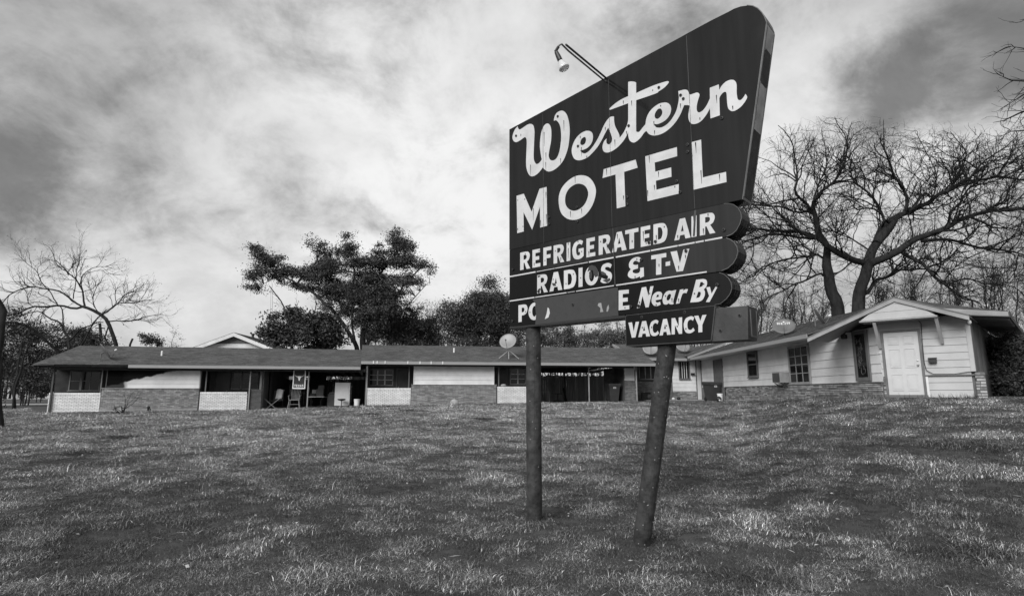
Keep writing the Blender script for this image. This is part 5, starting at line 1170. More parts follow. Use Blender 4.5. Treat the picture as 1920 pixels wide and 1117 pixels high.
def sprout(rng, P, R, lo, n, ang, lmin, lmax, rr, up=.25, wob=.16, seg=5, droop=0.0):
    """n side branches along the outer part (from fraction lo) of a branch"""
    out = []; m = len(P)
    for _ in range(n):
        f = lo+(1-lo)*rng.random()**.8; i = min(m-2, int(f*(m-1))); p = P[i]+(P[i+1]-P[i])*rng.random()
        d = P[i+1]-P[i]; d /= np.linalg.norm(d)+1e-9
        q = rng.normal(size=3); q -= d*np.dot(q, d); q /= np.linalg.norm(q)+1e-9
        a = ang*rng.uniform(.6, 1.3); v = d*math.cos(a)+q*math.sin(a); v[2] += up; v /= np.linalg.norm(v)
        L = rng.uniform(lmin, lmax)*(1.15-.5*f); r0 = min(R[i]*.75, rr*rng.uniform(.7, 1.2)); pts = [p]
        for k in range(seg):
            v = v+rng.normal(0, wob, 3)+np.array([0, 0, up*.18-droop*k/seg]); v /= np.linalg.norm(v); pts.append(pts[-1]+v*L/seg)
        out.append((np.array(pts), np.linspace(r0, max(r0*.35, .003), seg+1)))
    return out
def bare_crown(rng, limbs, levels):
    """limbs: list of (P, R); levels: tuples for sprout per generation"""
    gens = [limbs]
    for (n, lo, ang, l0, l1, rr, up, wob, seg, droop) in levels:
        nxt = []
        for P, R in gens[-1]:
            k = n if np.isscalar(n) else max(1, int(n[0]*np.linalg.norm(np.diff(P, axis=0), axis=1).sum()))
            nxt += sprout(rng, P, R, lo, k, ang, l0, l1, rr, up, wob, seg, droop)
        gens.append(nxt)
    return gens
LIMB = .62
def limb_from_px(pts, Y, w0, w1, scale, X0, Y0, rng, dd=0.0, step=.5):
    """pts traced in the picture, at Y metres; the limb also swings nearer or farther by dd along its length"""
    n = len(pts); P = []
    for i, (x, y) in enumerate(pts):
        P.append(at(X0+x/scale, Y0+y/scale, Y+dd*i/(n-1)))
    return resample(P, LIMB*np.linspace(w0, w1, n)**1.0, step)
def tree(name, label, group, limbs, gens, bark, twig, leaves=None, leafm=None, thin=None):
    base = limbs[0][0][0].copy(); gzv = float(G(base[0], base[1]))
    b = np.array([base[0], base[1], gzv])
    root = empty(name, b, label, 'tree', group)
    V, F = tubes(limbs, 7); obj('trunk', V, F, bark, root, smooth=True)
    allp = [q for g in gens for q in g]; cr_ = None
    if allp:
        V, F = tubes(allp, 3); cr_ = obj('crown', V, F, twig, root); cr_['kind'] = 'stuff'
    if leaves is not None:
        V, F, T = leaves; o = obj('foliage', V, F, leafm, root, tint=T); o['kind'] = 'stuff'
    return root
def down(P, depth=.4):
    """lengthen a trunk so that it reaches into the ground"""
    P0, R0 = P; p = P0[0]; g = float(G(p[0], p[1]))-depth
    if p[2] > g:
        q = np.array([p[0]+(p[0]-P0[1][0])*.3, p[1], g]); P0 = np.vstack([q, P0]); R0 = np.concatenate([[R0[0]*1.35], R0])
        # re-even
        return resample(P0, R0, .5)
    return P
def leaf_quads(C, rng, size, n_per=None):
    """small folded leaves around the points C"""
    n = len(C); a = rng.normal(size=(n, 3)); a /= np.linalg.norm(a, axis=1, keepdims=True)
    b = rng.normal(size=(n, 3)); b -= a*(a*b).sum(1, keepdims=True); b /= np.linalg.norm(b, axis=1, keepdims=True)
    s = size*rng.uniform(.6, 1.35, (n, 1)); V = np.stack([C-a*s, C+b*s*.42, C+a*s, C-b*s*.42], 1).reshape(-1, 3)
    F = np.arange(n*4).reshape(-1, 4); return V, F, np.repeat(rng.random(n), 4)
def lobes(cl, Y, scale, X0, Y0, rng, nsub, nleaf, size, deep=.8, spread=.33, skel=None):
    """foliage built of sub-clumps inside traced lobes (cx, cy, rx, ry); returns leaves and the twigs that carry them"""
    C = []; tw = []; area = np.array([q[2]*q[3] for q in cl], float); area /= area.sum()
    for (cx, cy, rx, ry), w in zip(cl, area):
        c = at(X0+cx/scale, Y0+cy/scale, Y); k = Y/FPX/scale; rx_, ry_ = rx*k, ry*k
        off = rng.normal(0, deep*.5)
        for _ in range(max(2, int(nsub*w))):
            u = rng.normal(size=3); u /= np.linalg.norm(u); u *= rng.random()**.55
            s = c+np.array([u[0]*rx_, u[1]*rx_*deep+off, u[2]*ry_])
            m = max(8, int(nleaf/nsub*rng.uniform(.5, 1.5))); sg = spread*rng.uniform(.6, 1.3)
            q = s+rng.normal(size=(m, 3))*np.array([sg, sg, sg*.55]); C.append(q)
            if skel is not None:
                d = np.linalg.norm(skel-s, axis=1)+.6*np.maximum(0, skel[:, 2]-s[2]); j = int(np.argmin(d)); p = skel[j]
                if d[j] < 1.7: tw.append((np.array([p, p*.55+s*.45+rng.normal(0, .1, 3), s+rng.normal(0, .05, 3)]), np.array([.03, .02, .008])))
    return np.concatenate(C), tw

def big_tree():
    rng = np.random.default_rng(21); S, X0, Y0, Y = 2.539, 1380, 180, 34.0
    L = lambda pts, w0, w1, dd=0.0: limb_from_px(pts, Y, w0, w1, S, X0, Y0, rng, dd)
    limbs = [down(L([(500, 1060), (470, 985), (435, 905), (415, 850), (405, 800), (425, 745), (435, 700), (405, 660), (380, 610)], .62, .20)),
             down(L([(585, 1060), (600, 960), (612, 880), (622, 800), (640, 740), (665, 690), (690, 655), (715, 605), (760, 575)], .60, .27)),
             L([(630, 800), (580, 790), (520, 775), (470, 740), (440, 710), (390, 640), (365, 580), (350, 540), (372, 500)], .34, .20, -1.5),
             L([(635, 800), (700, 770), (790, 730), (880, 680), (990, 620), (1100, 572), (1250, 550), (1420, 535)], .40, .12, -3),
             L([(665, 700), (690, 660), (720, 600), (790, 560), (880, 520), (1000, 460), (1100, 405), (1250, 385), (1420, 400)], .36, .08, 2.5),
             L([(660, 700), (655, 690), (690, 640), (700, 590), (690, 560), (660, 520), (600, 450), (560, 400), (545, 340)], .24, .06, 1.5),
             L([(720, 600), (800, 560), (815, 470), (760, 380), (730, 330), (700, 250), (690, 180)], .20, .04, -1.5),
             L([(372, 500), (400, 470), (450, 420), (500, 370), (505, 290), (520, 190), (470, 100)], .17, .03, 1.5),
             L([(360, 560), (340, 520), (285, 480), (265, 440), (300, 380), (290, 300), (270, 230), (200, 140)], .16, .03, -2),
             L([(372, 500), (400, 400), (430, 330), (440, 240)], .10, .03, 2),
             L([(440, 712), (330, 660), (250, 615), (210, 560), (190, 550)], .20, .06, -2),
             L([(400, 690), (330, 655), (250, 640), (120, 625), (20, 640), (-60, 620)], .17, .05, -1),
             L([(390, 680), (300, 665), (180, 655), (90, 690), (0, 720)], .15, .05, 1.5),
             L([(355, 545), (300, 555), (190, 520), (80, 500), (0, 520)], .12, .04, 2.5),
             L([(412, 770), (375, 750), (260, 770), (170, 800), (60, 850), (10, 900)], .12, .035, -1),
             L([(418, 855), (370, 848), (270, 890), (180, 950), (120, 1010)], .12, .035, -2),
             L([(780, 735), (830, 755), (870, 790), (920, 840), (1000, 900), (1080, 950), (1160, 985)], .20, .06, -3),
             L([(603, 945), (640, 915), (700, 860), (790, 830), (880, 815), (960, 850)], .20, .06, 2),
             L([(880, 690), (1000, 690), (1150, 715), (1280, 730), (1400, 765)], .18, .05, -1.5),
             L([(1000, 620), (1030, 560), (1100, 480), (1130, 420), (1250, 330), (1400, 300)], .14, .04, 2),
             L([(1000, 460), (1060, 390), (1095, 300), (1080, 240), (1020, 170)], .12, .03, 1),
             L([(820, 550), (900, 470), (950, 480), (960, 400), (930, 330), (860, 180)], .12, .03, 3),
             L([(1100, 570), (1180, 600), (1300, 640), (1420, 660)], .12, .03, 1),
             L([(1100, 405), (1180, 300), (1240, 250), (1330, 200)], .10, .03, -2),
             L([(690, 560), (610, 540), (545, 530), (560, 500), (600, 470)], .09, .03, -2),
             L([(1000, 900), (1050, 870), (1150, 880), (1280, 900), (1380, 960)], .09, .03, 1),
             L([(640, 740), (560, 690), (520, 660), (470, 600)], .09, .03, 3)]
    extra = []
    for P_, R_ in limbs[2:]: extra += sprout(rng, P_, R_, .15, max(1, int(.75*np.linalg.norm(np.diff(P_, axis=0), axis=1).sum())), 1.0, 1.8, 4.2, .065, .15, .22, 7)
    def dome(P, slack=0.0):
        c = P-EYE; f = c[:, 1]*CP+c[:, 2]*SP; px = 960+FPX*c[:, 0]/f; py = 558.5-FPX*(-c[:, 1]*SP+c[:, 2]*CP)/f
        return bool(np.all(py > np.interp(px, [1380, 1430, 1480, 1570, 1700, 1800, 1900, 2000], [360, 260, 232, 218, 232, 240, 232, 240])-slack))
    limbs += [q for q in extra if dome(q[0], rng.uniform(-20, 6))]
    g = bare_crown(rng, limbs[2:], [((2.5,), .12, .8, 1.0, 3.6, .045, .2, .26, 6, 0), ((3.0,), .12, .75, .6, 1.9, .020, .18, .26, 4, 0), ((2.6,), .15, .7, .3, .95, .012, .15, .26, 2, .05)])
    g = [[q for q in gg if dome(q[0], rng.uniform(-22, 14))] for gg in g]
    tw = []
    for q in (0, 1, 1, 2, 2, 3, 4, 16, 17): tw += sprout(rng, *limbs[q], .0 if q > 1 else .3, 26, 1.2, .6, 2.2, .018, .1, .3)
    tw += [w for q in tw for w in sprout(rng, *q, .2, 3, .8, .4, 1.1, .011, .1, .25, 3)]
    tree('bare_tree', 'huge spreading leafless tree with twin trunks rising behind the right wing roof', None, limbs, g[1:]+[tw], M_BARKPALE, M_TWIG)
big_tree()
def left_tree():
    rng = np.random.default_rng(22); S, X0, Y0, Y = 4.653, 0, 440, 41.0
    L = lambda pts, w0, w1, dd=0.0: limb_from_px(pts, Y, w0, w1, S, X0, Y0, rng, dd, .4)
    limbs = [down(L([(1000, 1060), (1000, 980), (1010, 880), (960, 785), (905, 715), (850, 670), (780, 640), (720, 626)], .24, .16)),
             L([(720, 628), (560, 635), (400, 632), (250, 655), (120, 690), (0, 725), (-120, 730)], .13, .05, -2), L([(740, 620), (725, 540), (705, 440), (650, 340), (560, 300), (500, 230), (470, 170)], .11, .03, 1.5),
             L([(700, 430), (690, 350), (780, 300), (880, 285), (980, 290)], .06, .02, 1), L([(710, 622), (630, 560), (560, 510), (480, 480), (340, 455), (180, 460), (60, 560), (0, 620)], .11, .04, -1.5),
             L([(880, 700), (960, 640), (1080, 600), (1200, 590), (1350, 565)], .09, .02, -1), L([(930, 750), (1050, 745), (1200, 740), (1330, 720), (1420, 690)], .08, .02, 1), L([(900, 690), (980, 620), (1080, 520), (1200, 470), (1260, 420)], .08, .02, 2),
             L([(500, 600), (420, 500), (370, 400), (300, 300), (220, 240), (160, 180)], .06, .02, 1), L([(640, 560), (640, 450), (690, 340), (690, 230), (710, 160)], .06, .02, -1),
             L([(960, 970), (900, 900), (940, 870), (945, 800)], .10, .07), L([(1130, 1060), (1150, 960), (1158, 905)], .12, .11),
             L([(870, 690), (800, 560), (820, 500), (880, 430), (870, 390)], .05, .02, 1)]
    g = bare_crown(rng, limbs[1:10]+limbs[12:], [((2.7,), .12, .75, .9, 2.6, .028, .1, .24, 6, 0), ((3.8,), .15, .6, .5, 1.4, .022, .1, .22, 5, 0), ((3.2,), .2, .6, .3, .8, .018, .1, .22, 3, 0)])
    C = np.concatenate([P[-1:] for P, R in g[3] if rng.random() < .12]); V, F, T = leaf_quads(C, rng, .06)
    tree('bare_tree', 'leafless arching tree behind the hipped end of the left wing, crooked trunk', None, limbs, g[1:], M_BARK, M_TWIG, (V, F, T), M_LEAF)
    limbs = [down(L([(600, 1060), (600, 970), (600, 870), (555, 800), (480, 730), (380, 690), (200, 690), (60, 720)], .15, .04, 2)), L([(600, 925), (700, 840), (800, 780), (900, 765)], .10, .05, -1), L([(560, 800), (545, 700), (520, 640), (460, 560), (330, 500)], .08, .03, 1)]
    g = bare_crown(rng, limbs, [((1.2,), .3, .7, .7, 1.8, .022, .15, .2, 5, 0), ((2,), .2, .6, .4, 1.0, .011, .12, .2, 4, 0)])
    tree('bare_tree', 'thin leafless tree with a bent stem left of the crooked one, behind the left wing', None, limbs, g[1:], M_BARK, M_TWIG)
    limbs = [down(L([(660, 1060), (690, 970), (740, 880), (800, 800), (870, 715), (930, 650)], .14, .05, 1)), L([(700, 950), (760, 860), (840, 790)], .06, .03)]
    g = bare_crown(rng, limbs, [((1.5,), .3, .7, .7, 1.8, .022, .15, .2, 5, 0), ((2,), .2, .6, .4, 1.0, .011, .12, .2, 4, 0)])
    tree('bare_tree', 'slim leafless tree leaning right beside the crooked tree behind the left wing', None, limbs, g[1:], M_BARK, M_TWIG)
    limbs = [down(L([(560, 1100), (520, 1030), (440, 930), (340, 860), (240, 810), (150, 760), (20, 765), (-80, 780)], .18, .07, -3)), L([(230, 805), (140, 830), (20, 850), (-60, 900)], .07, .03)]
    g = bare_crown(rng, limbs, [((1.2,), .3, .8, .6, 1.8, .022, .15, .2, 5, 0), ((2,), .2, .6, .4, 1.0, .011, .12, .2, 4, 0)])
    tree('bare_tree', 'leafless tree bending far to the left over the hipped roof corner', None, limbs, g[1:], M_BARK, M_TWIG)
left_tree()
def oak():
    rng = np.random.default_rng(23); S, X0, Y0, Y = 3.4286, 420, 400, 44.0
    L = lambda pts, w0, w1, dd=0.0: limb_from_px(pts, Y, w0, w1, S, X0, Y0, rng, dd, .5)
    limbs = [down(L([(885, 900), (880, 800), (880, 700), (900, 600), (940, 520), (990, 440), (1060, 330), (1120, 230)], .42, .08, 1)),
             down(L([(870, 900), (840, 840), (790, 750), (720, 640), (640, 560), (560, 490), (480, 440), (380, 400), (280, 340)], .30, .06, -1)),
             down(L([(900, 900), (940, 840), (980, 770), (1060, 660), (1110, 560), (1180, 400), (1290, 345)], .28, .06, 2)),
             down(L([(930, 900), (932, 790), (925, 680), (905, 590)], .2, .1, 1)), down(L([(845, 900), (822, 790), (805, 690), (830, 590)], .18, .09, -1)), L([(800, 660), (740, 560), (690, 480), (620, 380), (600, 280), (610, 210)], .2, .05, 1), L([(890, 640), (860, 520), (840, 400), (810, 280), (790, 180)], .2, .04, -1),
             L([(1060, 330), (1150, 320), (1230, 330), (1340, 340)], .1, .03, 1), L([(1080, 690), (1180, 600), (1260, 500), (1320, 440)], .1, .02, -1), L([(380, 400), (300, 420), (220, 480)], .06, .02), L([(380, 400), (300, 300), (200, 240)], .06, .02)]
    skel = np.concatenate([P for P, R in limbs])
    cl = [(230, 260, 80, 45), (290, 330, 100, 50), (230, 390, 70, 40), (385, 370, 80, 55), (210, 485, 35, 18), (610, 225, 45, 50), (605, 320, 85, 60), (550, 410, 110, 60), (680, 430, 80, 60), (800, 230, 60, 70), (860, 320, 95, 60), (930, 400, 130, 70), (1000, 470, 110, 60), (1100, 180, 70, 60), (1170, 235, 80, 65), (1120, 320, 120, 45), (1290, 340, 65, 24), (1080, 420, 110, 45), (820, 560, 90, 40), (740, 520, 90, 40), (950, 560, 90, 45), (700, 610, 60, 28), (480, 470, 60, 22), (1000, 260, 60, 40), (960, 640, 80, 40)]
    cl += [(700, 360, 80, 50), (880, 480, 120, 60), (1050, 520, 110, 50), (640, 500, 90, 40), (900, 620, 90, 60), (1040, 600, 80, 50), (1180, 440, 80, 40)]
    cl = [(x, y, a*.8, b*.8) for x, y, a, b in cl]+[(x+a*math.cos(t), y+b*math.sin(t), a*.4, b*.4) for x, y, a, b in cl for t in rng.uniform(0, 6.28, 4)]+[(880, 690, 80, 60), (1000, 690, 90, 60), (790, 640, 60, 40), (940, 770, 80, 60), (1060, 620, 80, 50), (820, 480, 90, 50), (960, 520, 100, 50)]
    C, tw = lobes(cl, Y, S, X0, Y0, rng, 1250, 108000, .1, .9, .29, skel)
    g = bare_crown(rng, limbs[5:], [((1.3,), .3, .7, .6, 1.6, .02, .2, .2, 5, 0), ((1.5,), .2, .6, .4, .9, .009, .2, .2, 4, 0)])
    tree('live_oak', 'tall broad evergreen oak with dark ragged crown behind the motel, left of the sign', None, limbs, [tw]+g[1:], M_BARK, M_TWIG, leaf_quads(C, rng, .075), M_LEAF)
    # slim tree at its left
    limbs = [down(L([(452, 900), (440, 820), (425, 720), (385, 600), (350, 520), (290, 465)], .13, .05, -1)), L([(430, 740), (470, 640), (480, 560)], .06, .02), down(L([(575, 900), (578, 760), (575, 620), (590, 540)], .08, .04))]
    g = bare_crown(rng, limbs, [((1.2,), .4, .7, .5, 1.4, .018, .2, .2, 5, 0), ((1.5,), .2, .6, .3, .8, .009, .2, .2, 4, 0)])
    tree('slim_tree', 'slender pale-stemmed tree leaning left under the oak', None, limbs, g[1:], M_BARKPALE, M_TWIG)
oak()
def shrubs():
    """evergreen brush and small trees behind the roofs: each its own plant"""
    S, X0, Y0 = 3.4286, 420, 400
    def shrub(label, cl, Y, seed, nsub, nleaf, size=.075, bare=0, name='shrub_tree', stems=None, m=M_LEAFB, spread=.3, S=S, X0=X0, Y0=Y0, group='evergreen brush behind the motel', twm=M_TWIG, ns=1):
        rng = np.random.default_rng(seed); cx = np.mean([q[0] for q in cl]); limbs = []
        by = max(q[1]+q[3] for q in cl)
        for q in [q for q in cl for _ in range(ns)]:
            q = (q[0]+rng.normal(0, q[2]*.5)*(ns > 1), q[1]+rng.normal(0, q[3]*.25)*(ns > 1)-q[3]*.2*(ns > 1), q[2], q[3])
            sx = cx+(q[0]-cx)*(.35 if ns == 1 else .6)+rng.normal(0, 1.2*S if ns == 1 else 8*S/max(S, 1)*1.0)
            limbs.append(down(limb_from_px([(sx, by+20), (sx*.6+q[0]*.4, (by+q[1])/2), (q[0], q[1])], Y, .09 if not bare else .07, .02, S, X0, Y0, rng, rng.normal(0, .6), .4)))
        skel = np.concatenate([P for P, R in limbs])
        cl2 = cl if nleaf < 2000 else [(x, y, a*.78, b*.78) for x, y, a, b in cl]+[(x+a*math.cos(t), y+b*math.sin(t)*1.05, a*.42, b*.42) for x, y, a, b in cl for t in rng.uniform(0, 6.28, 6)]
        C, tw = lobes(cl2, Y, S, X0, Y0, rng, nsub, nleaf, size, .8, spread, skel)
        g = []
        if bare: g = bare_crown(rng, limbs, [((bare,), .1, .85, .7, 2.4, .020, .16, .25, 4, 0), ((2.8,), .1, .75, .4, 1.3, .013, .12, .25, 3, 0)])[1:]
        tree(name, label, group, limbs, [tw]+g, M_BARK, twm, leaf_quads(C, rng, size), m)
    shrub('broad-leaved dark shrub below the oak, right behind the white gable', [(330, 740, 70, 70), (400, 790, 120, 70), (470, 700, 80, 70)], 40, 31, 140, 9000, .12)
    shrub('broad-leaved dark shrub under the left of the oak, beside its slim stems', [(560, 760, 110, 90), (650, 750, 80, 80), (610, 680, 70, 50), (700, 800, 60, 60)], 41, 32, 150, 10000, .12)
    shrub('dense brush with fine bare twigs under the right half of the oak', [(1030, 770, 120, 90), (1130, 720, 120, 110), (1100, 800, 140, 70)], 46, 33, 260, 18000, .075, 2.4, twm=M_TWIGPALE, ns=3)
    shrub('dense brush with a fringe of tall bare twigs right of the oak', [(1230, 740, 110, 100), (1290, 790, 90, 70), (1220, 640, 60, 60)], 47, 34, 200, 13000, .075, 3.0, twm=M_TWIGPALE, ns=3)
    shrub('pale leafless twiggy thicket in the gap right of the oak', [(1330, 640, 60, 120), (1380, 700, 50, 100)], 50, 35, 12, 300, .05, 4.5, twm=M_TWIGPALE, ns=5)
    shrub('big rounded twiggy evergreen left of the sign, above the middle roof', [(1560, 640, 110, 120), (1640, 560, 110, 90), (1590, 740, 140, 90), (1500, 760, 90, 80)], 46, 36, 360, 25000, .08, 2.6, spread=.42, ns=3, twm=M_TWIGPALE)
    shrub('rounded evergreen half hidden behind the left edge of the sign', [(1720, 560, 110, 100), (1770, 650, 120, 110), (1720, 750, 130, 90), (1830, 720, 120, 110)], 47, 37, 360, 25000, .08, 2.4, spread=.42, ns=3, twm=M_TWIGPALE)
    # seen below the sign, between the poles
    for i, (x, w, h, lb) in enumerate(((1030, 50, 40, 'grey brush right behind the left sign pole, above the roof'), (1068, 40, 60, 'vine-wrapped conical trunk between the sign poles, above the roof'), (1120, 50, 45, 'grey brush between the sign poles, left of the vacancy box'), (1165, 40, 50, 'grey brush just left of the vacancy box, above the gable end'))):
        shrub(lb, [(x, 625, w*.5, h*.45), (x+8, 640, w*.6, h*.3)] if i != 1 else [(x, 620, 8, 30), (x, 640, 14, 20)], 50+i, 60+i, 70, 6000, .075, 3.0 if i != 1 else .6, S=1, X0=0, Y0=0, m=mat('leaf_grey', .05, .11, 2, .7, tint=.5), twm=M_TWIGPALE)
    # brush behind the right wing, under the big tree
    for i, (x, y, w, h) in enumerate(((1420, 560, 45, 60), (1480, 545, 45, 60), (1535, 550, 40, 55), (1655, 520, 40, 50), (1720, 520, 45, 55), (1790, 510, 50, 60), (1860, 500, 50, 70), (1930, 480, 50, 80))):
        lb = ['thicket of fine bare stems right of the vacancy box', 'thicket of fine bare stems behind the roof dishes', 'thicket of fine bare stems left of the big twin trunks', 'thicket of fine bare stems behind the office gable peak', 'thicket of fine bare stems right of the office gable peak', 'thicket of fine bare stems above the office roof slope', 'thicket of fine bare stems above the office eave corner', 'thicket of fine bare stems at the right edge above the hedge'][i]
        shrub(lb, [(x, y, w*.6, h), (x-12, y+30, w*.5, h*.6), (x+14, y+20, w*.5, h*.8)], 44+i % 3*3, 80+i, 16, 900, .06, 4.6, ns=3, S=1, X0=0, Y0=0, name='bare_thicket', twm=M_TWIGPALE, group='leafless thicket behind the right wing')
    # dark hedge right of the office
    for i, (x, y, w, h, Y) in enumerate(((1880, 700, 32, 55, 21), (1930, 690, 40, 70, 20), (1990, 690, 45, 80, 20))):
        shrub(['dark glossy hedge shrub beside the office corner', 'dark glossy hedge shrub at the right edge of the picture', 'dark glossy hedge shrub farthest right, cut by the picture edge'][i], [(x, y, w, h), (x-8, y+25, w*.8, h*.5), (x+5, y-20, w*.7, h*.6)], Y, 95+i, 200, 20000, .055, .4, S=1, X0=0, Y0=0, name='hedge_shrub', spread=.2, group='hedge beside the office')
    # far left: dark evergreens beyond the hipped end
    for i, (cl, Y, lb) in enumerate((([(40, 665, 50, 45), (22, 615, 30, 30), (70, 690, 45, 30), (58, 628, 22, 18)], 46, 'dark evergreen at the far left, in front of the drive'), ([(105, 652, 40, 30), (92, 626, 24, 16), (122, 672, 36, 28)], 52, 'dark evergreen just left of the hipped roof corner'), ([(142, 640, 26, 16), (172, 648, 30, 14), (150, 622, 14, 10)], 58, 'low dark evergreen showing over the hipped roof corner'), ([(-30, 640, 60, 60), (-40, 700, 60, 50)], 40, 'dark evergreen at the left edge of the picture'), ([(60, 700, 30, 30), (80, 722, 24, 14)], 62, 'shaded evergreen beyond the drive, seen left of the porch'))):
        shrub(lb, cl, Y, 110+i, 200, 9500, .10, 3.2, S=1, X0=0, Y0=0, name='evergreen_tree', spread=.42, group='dark evergreens at the far left')
    shrub('small round-topped evergreen above the left roof, left of the white gable', [(285, 637, 18, 9), (275, 630, 9, 6), (298, 643, 12, 6)], 75, 120, 26, 1500, .13, 0, S=1, X0=0, Y0=0, name='evergreen_tree', group=None)
    shrub('little pale twiggy tree above the left roof, left of the white gable', [(325, 632, 18, 16), (330, 645, 16, 10)], 72, 121, 6, 160, .08, 3.5, S=1, X0=0, Y0=0, name='bare_thicket', group=None, twm=M_TWIGPALE)
    shrub('small weed growing against the blackened brick wall', [(228, 764, 4, 6)], 27.6, 122, 6, 130, .02, 3, S=1, X0=0, Y0=0, name='weed', group=None, spread=.05)
    # far wood closing the view
    rng = np.random.default_rng(130); paths = []; C = []
    for x in np.linspace(-130, 150, 620):
        y = 105+rng.uniform(-8, 25); p = np.array([x+rng.normal(0, 1), y, float(G(x, y))-.3]); h = rng.uniform(9, 15) if x > -16 else rng.uniform(5, 7.5)
        q = [p, p+np.array([rng.normal(0, .3), 0, h*.5]), p+np.array([rng.normal(0, .8), 0, h])]; paths.append((np.array(q), np.array([.16, .1, .03])))
        paths += sprout(rng, np.array(q), np.array([.16, .1, .03]), .25, 16, .7, 1.5, 4, .045, .3, .15, 4)
        k = 90 if rng.random() < .45 else 6
        C.append(p+np.array([0, 0, h*.5])+rng.normal(size=(k, 3))*np.array([1.4, 1.4, h*.28]))
    V, F = tubes(paths, 3); o = obj('far_wood', V, F, M_TWIG); tag(o, 'far-off belt of wood behind the motel roofs', 'trees', kind='stuff')
    V, F, T = leaf_quads(np.concatenate(C), rng, .34); f = obj('foliage', V, F, M_LEAF, o, tint=T); f['kind'] = 'stuff'
shrubs()
def edge_trees():
    # trunk at the left edge
    rng = np.random.default_rng(41)
    L = lambda pts, Y, w0, w1, dd=0.0: limb_from_px(pts, Y, w0, w1, 1, 0, 0, rng, dd, .4)
    limbs = [down(L([(-2, 800), (-3, 740), (-8, 660), (-6, 600), (-14, 540), (-30, 470), (-60, 400)], 21, .24, .12)), L([(-8, 640), (-60, 580), (-130, 500), (-200, 420)], 21, .12, .04, -2), L([(-20, 520), (-60, 420), (-90, 320)], 21, .09, .03, 2)]
    g = bare_crown(rng, limbs[1:], [((1.0,), .3, .7, .8, 2.0, .025, .1, .2, 6, 0), ((1.8,), .2, .6, .4, 1.0, .01, .1, .2, 4, 0)])
    tree('bare_tree', 'dark trunk at the very left edge of the lawn', None, limbs, g[1:], M_BARK, M_TWIG)
    for pts, Y, lb in (([(22, 765), (30, 720), (38, 680), (42, 640)], 36, 'pale leaning young stem left of the porch, beside the drive'), ([(24, 768), (36, 715), (40, 690), (60, 640)], 35.4, 'slightly thicker leaning stem left of the porch, beside the drive')):
        limbs = [down(L(pts, Y, .13, .07))]; g = bare_crown(rng, limbs, [(10, .4, .7, .8, 2.0, .02, .2, .2, 5, 0), ((1.8,), .2, .6, .4, 1.0, .01, .1, .2, 4, 0)])
        tree('young_tree', lb, 'young stems by the drive', limbs, g[1:], M_BARKPALE, M_TWIG)
    # tree standing out of the picture at the right; its branch ends hang in at the edge
    Y = 13.0
    limbs = [down(L([(2330, 760), (2320, 600), (2290, 420), (2240, 250), (2180, 100)], Y, .34, .16)), L([(2290, 400), (2180, 310), (2060, 260), (1980, 235), (1925, 240), (1872, 258)], Y, .10, .008), L([(2270, 330), (2140, 240), (2020, 205), (1950, 205), (1905, 215), (1862, 230)], Y, .10, .008, .5),
             L([(2240, 250), (2120, 180), (2020, 150), (1950, 145), (1905, 150), (1872, 140)], Y, .09, .008, -.4), L([(2240, 250), (2100, 140), (2000, 130), (1940, 160), (1905, 185), (1878, 205)], Y, .08, .007, .6), L([(2200, 150), (2080, 90), (1980, 90), (1925, 96), (1895, 87)], Y, .08, .006, 0), L([(2190, 120), (2080, 40), (1980, 30), (1930, 35), (1912, 38)], Y, .07, .006, .5)]
    g = bare_crown(rng, limbs[1:], [((4.6,), .35, .75, .3, 1.0, .011, .06, .22, 5, 0), ((4.2,), .2, .7, .12, .4, .0055, .08, .22, 4, 0)])
    tree('bare_tree', 'bare branch tips reaching in at the upper right edge from a tree outside the picture', None, limbs, g[1:], M_BARK, M_TWIG)
edge_trees()
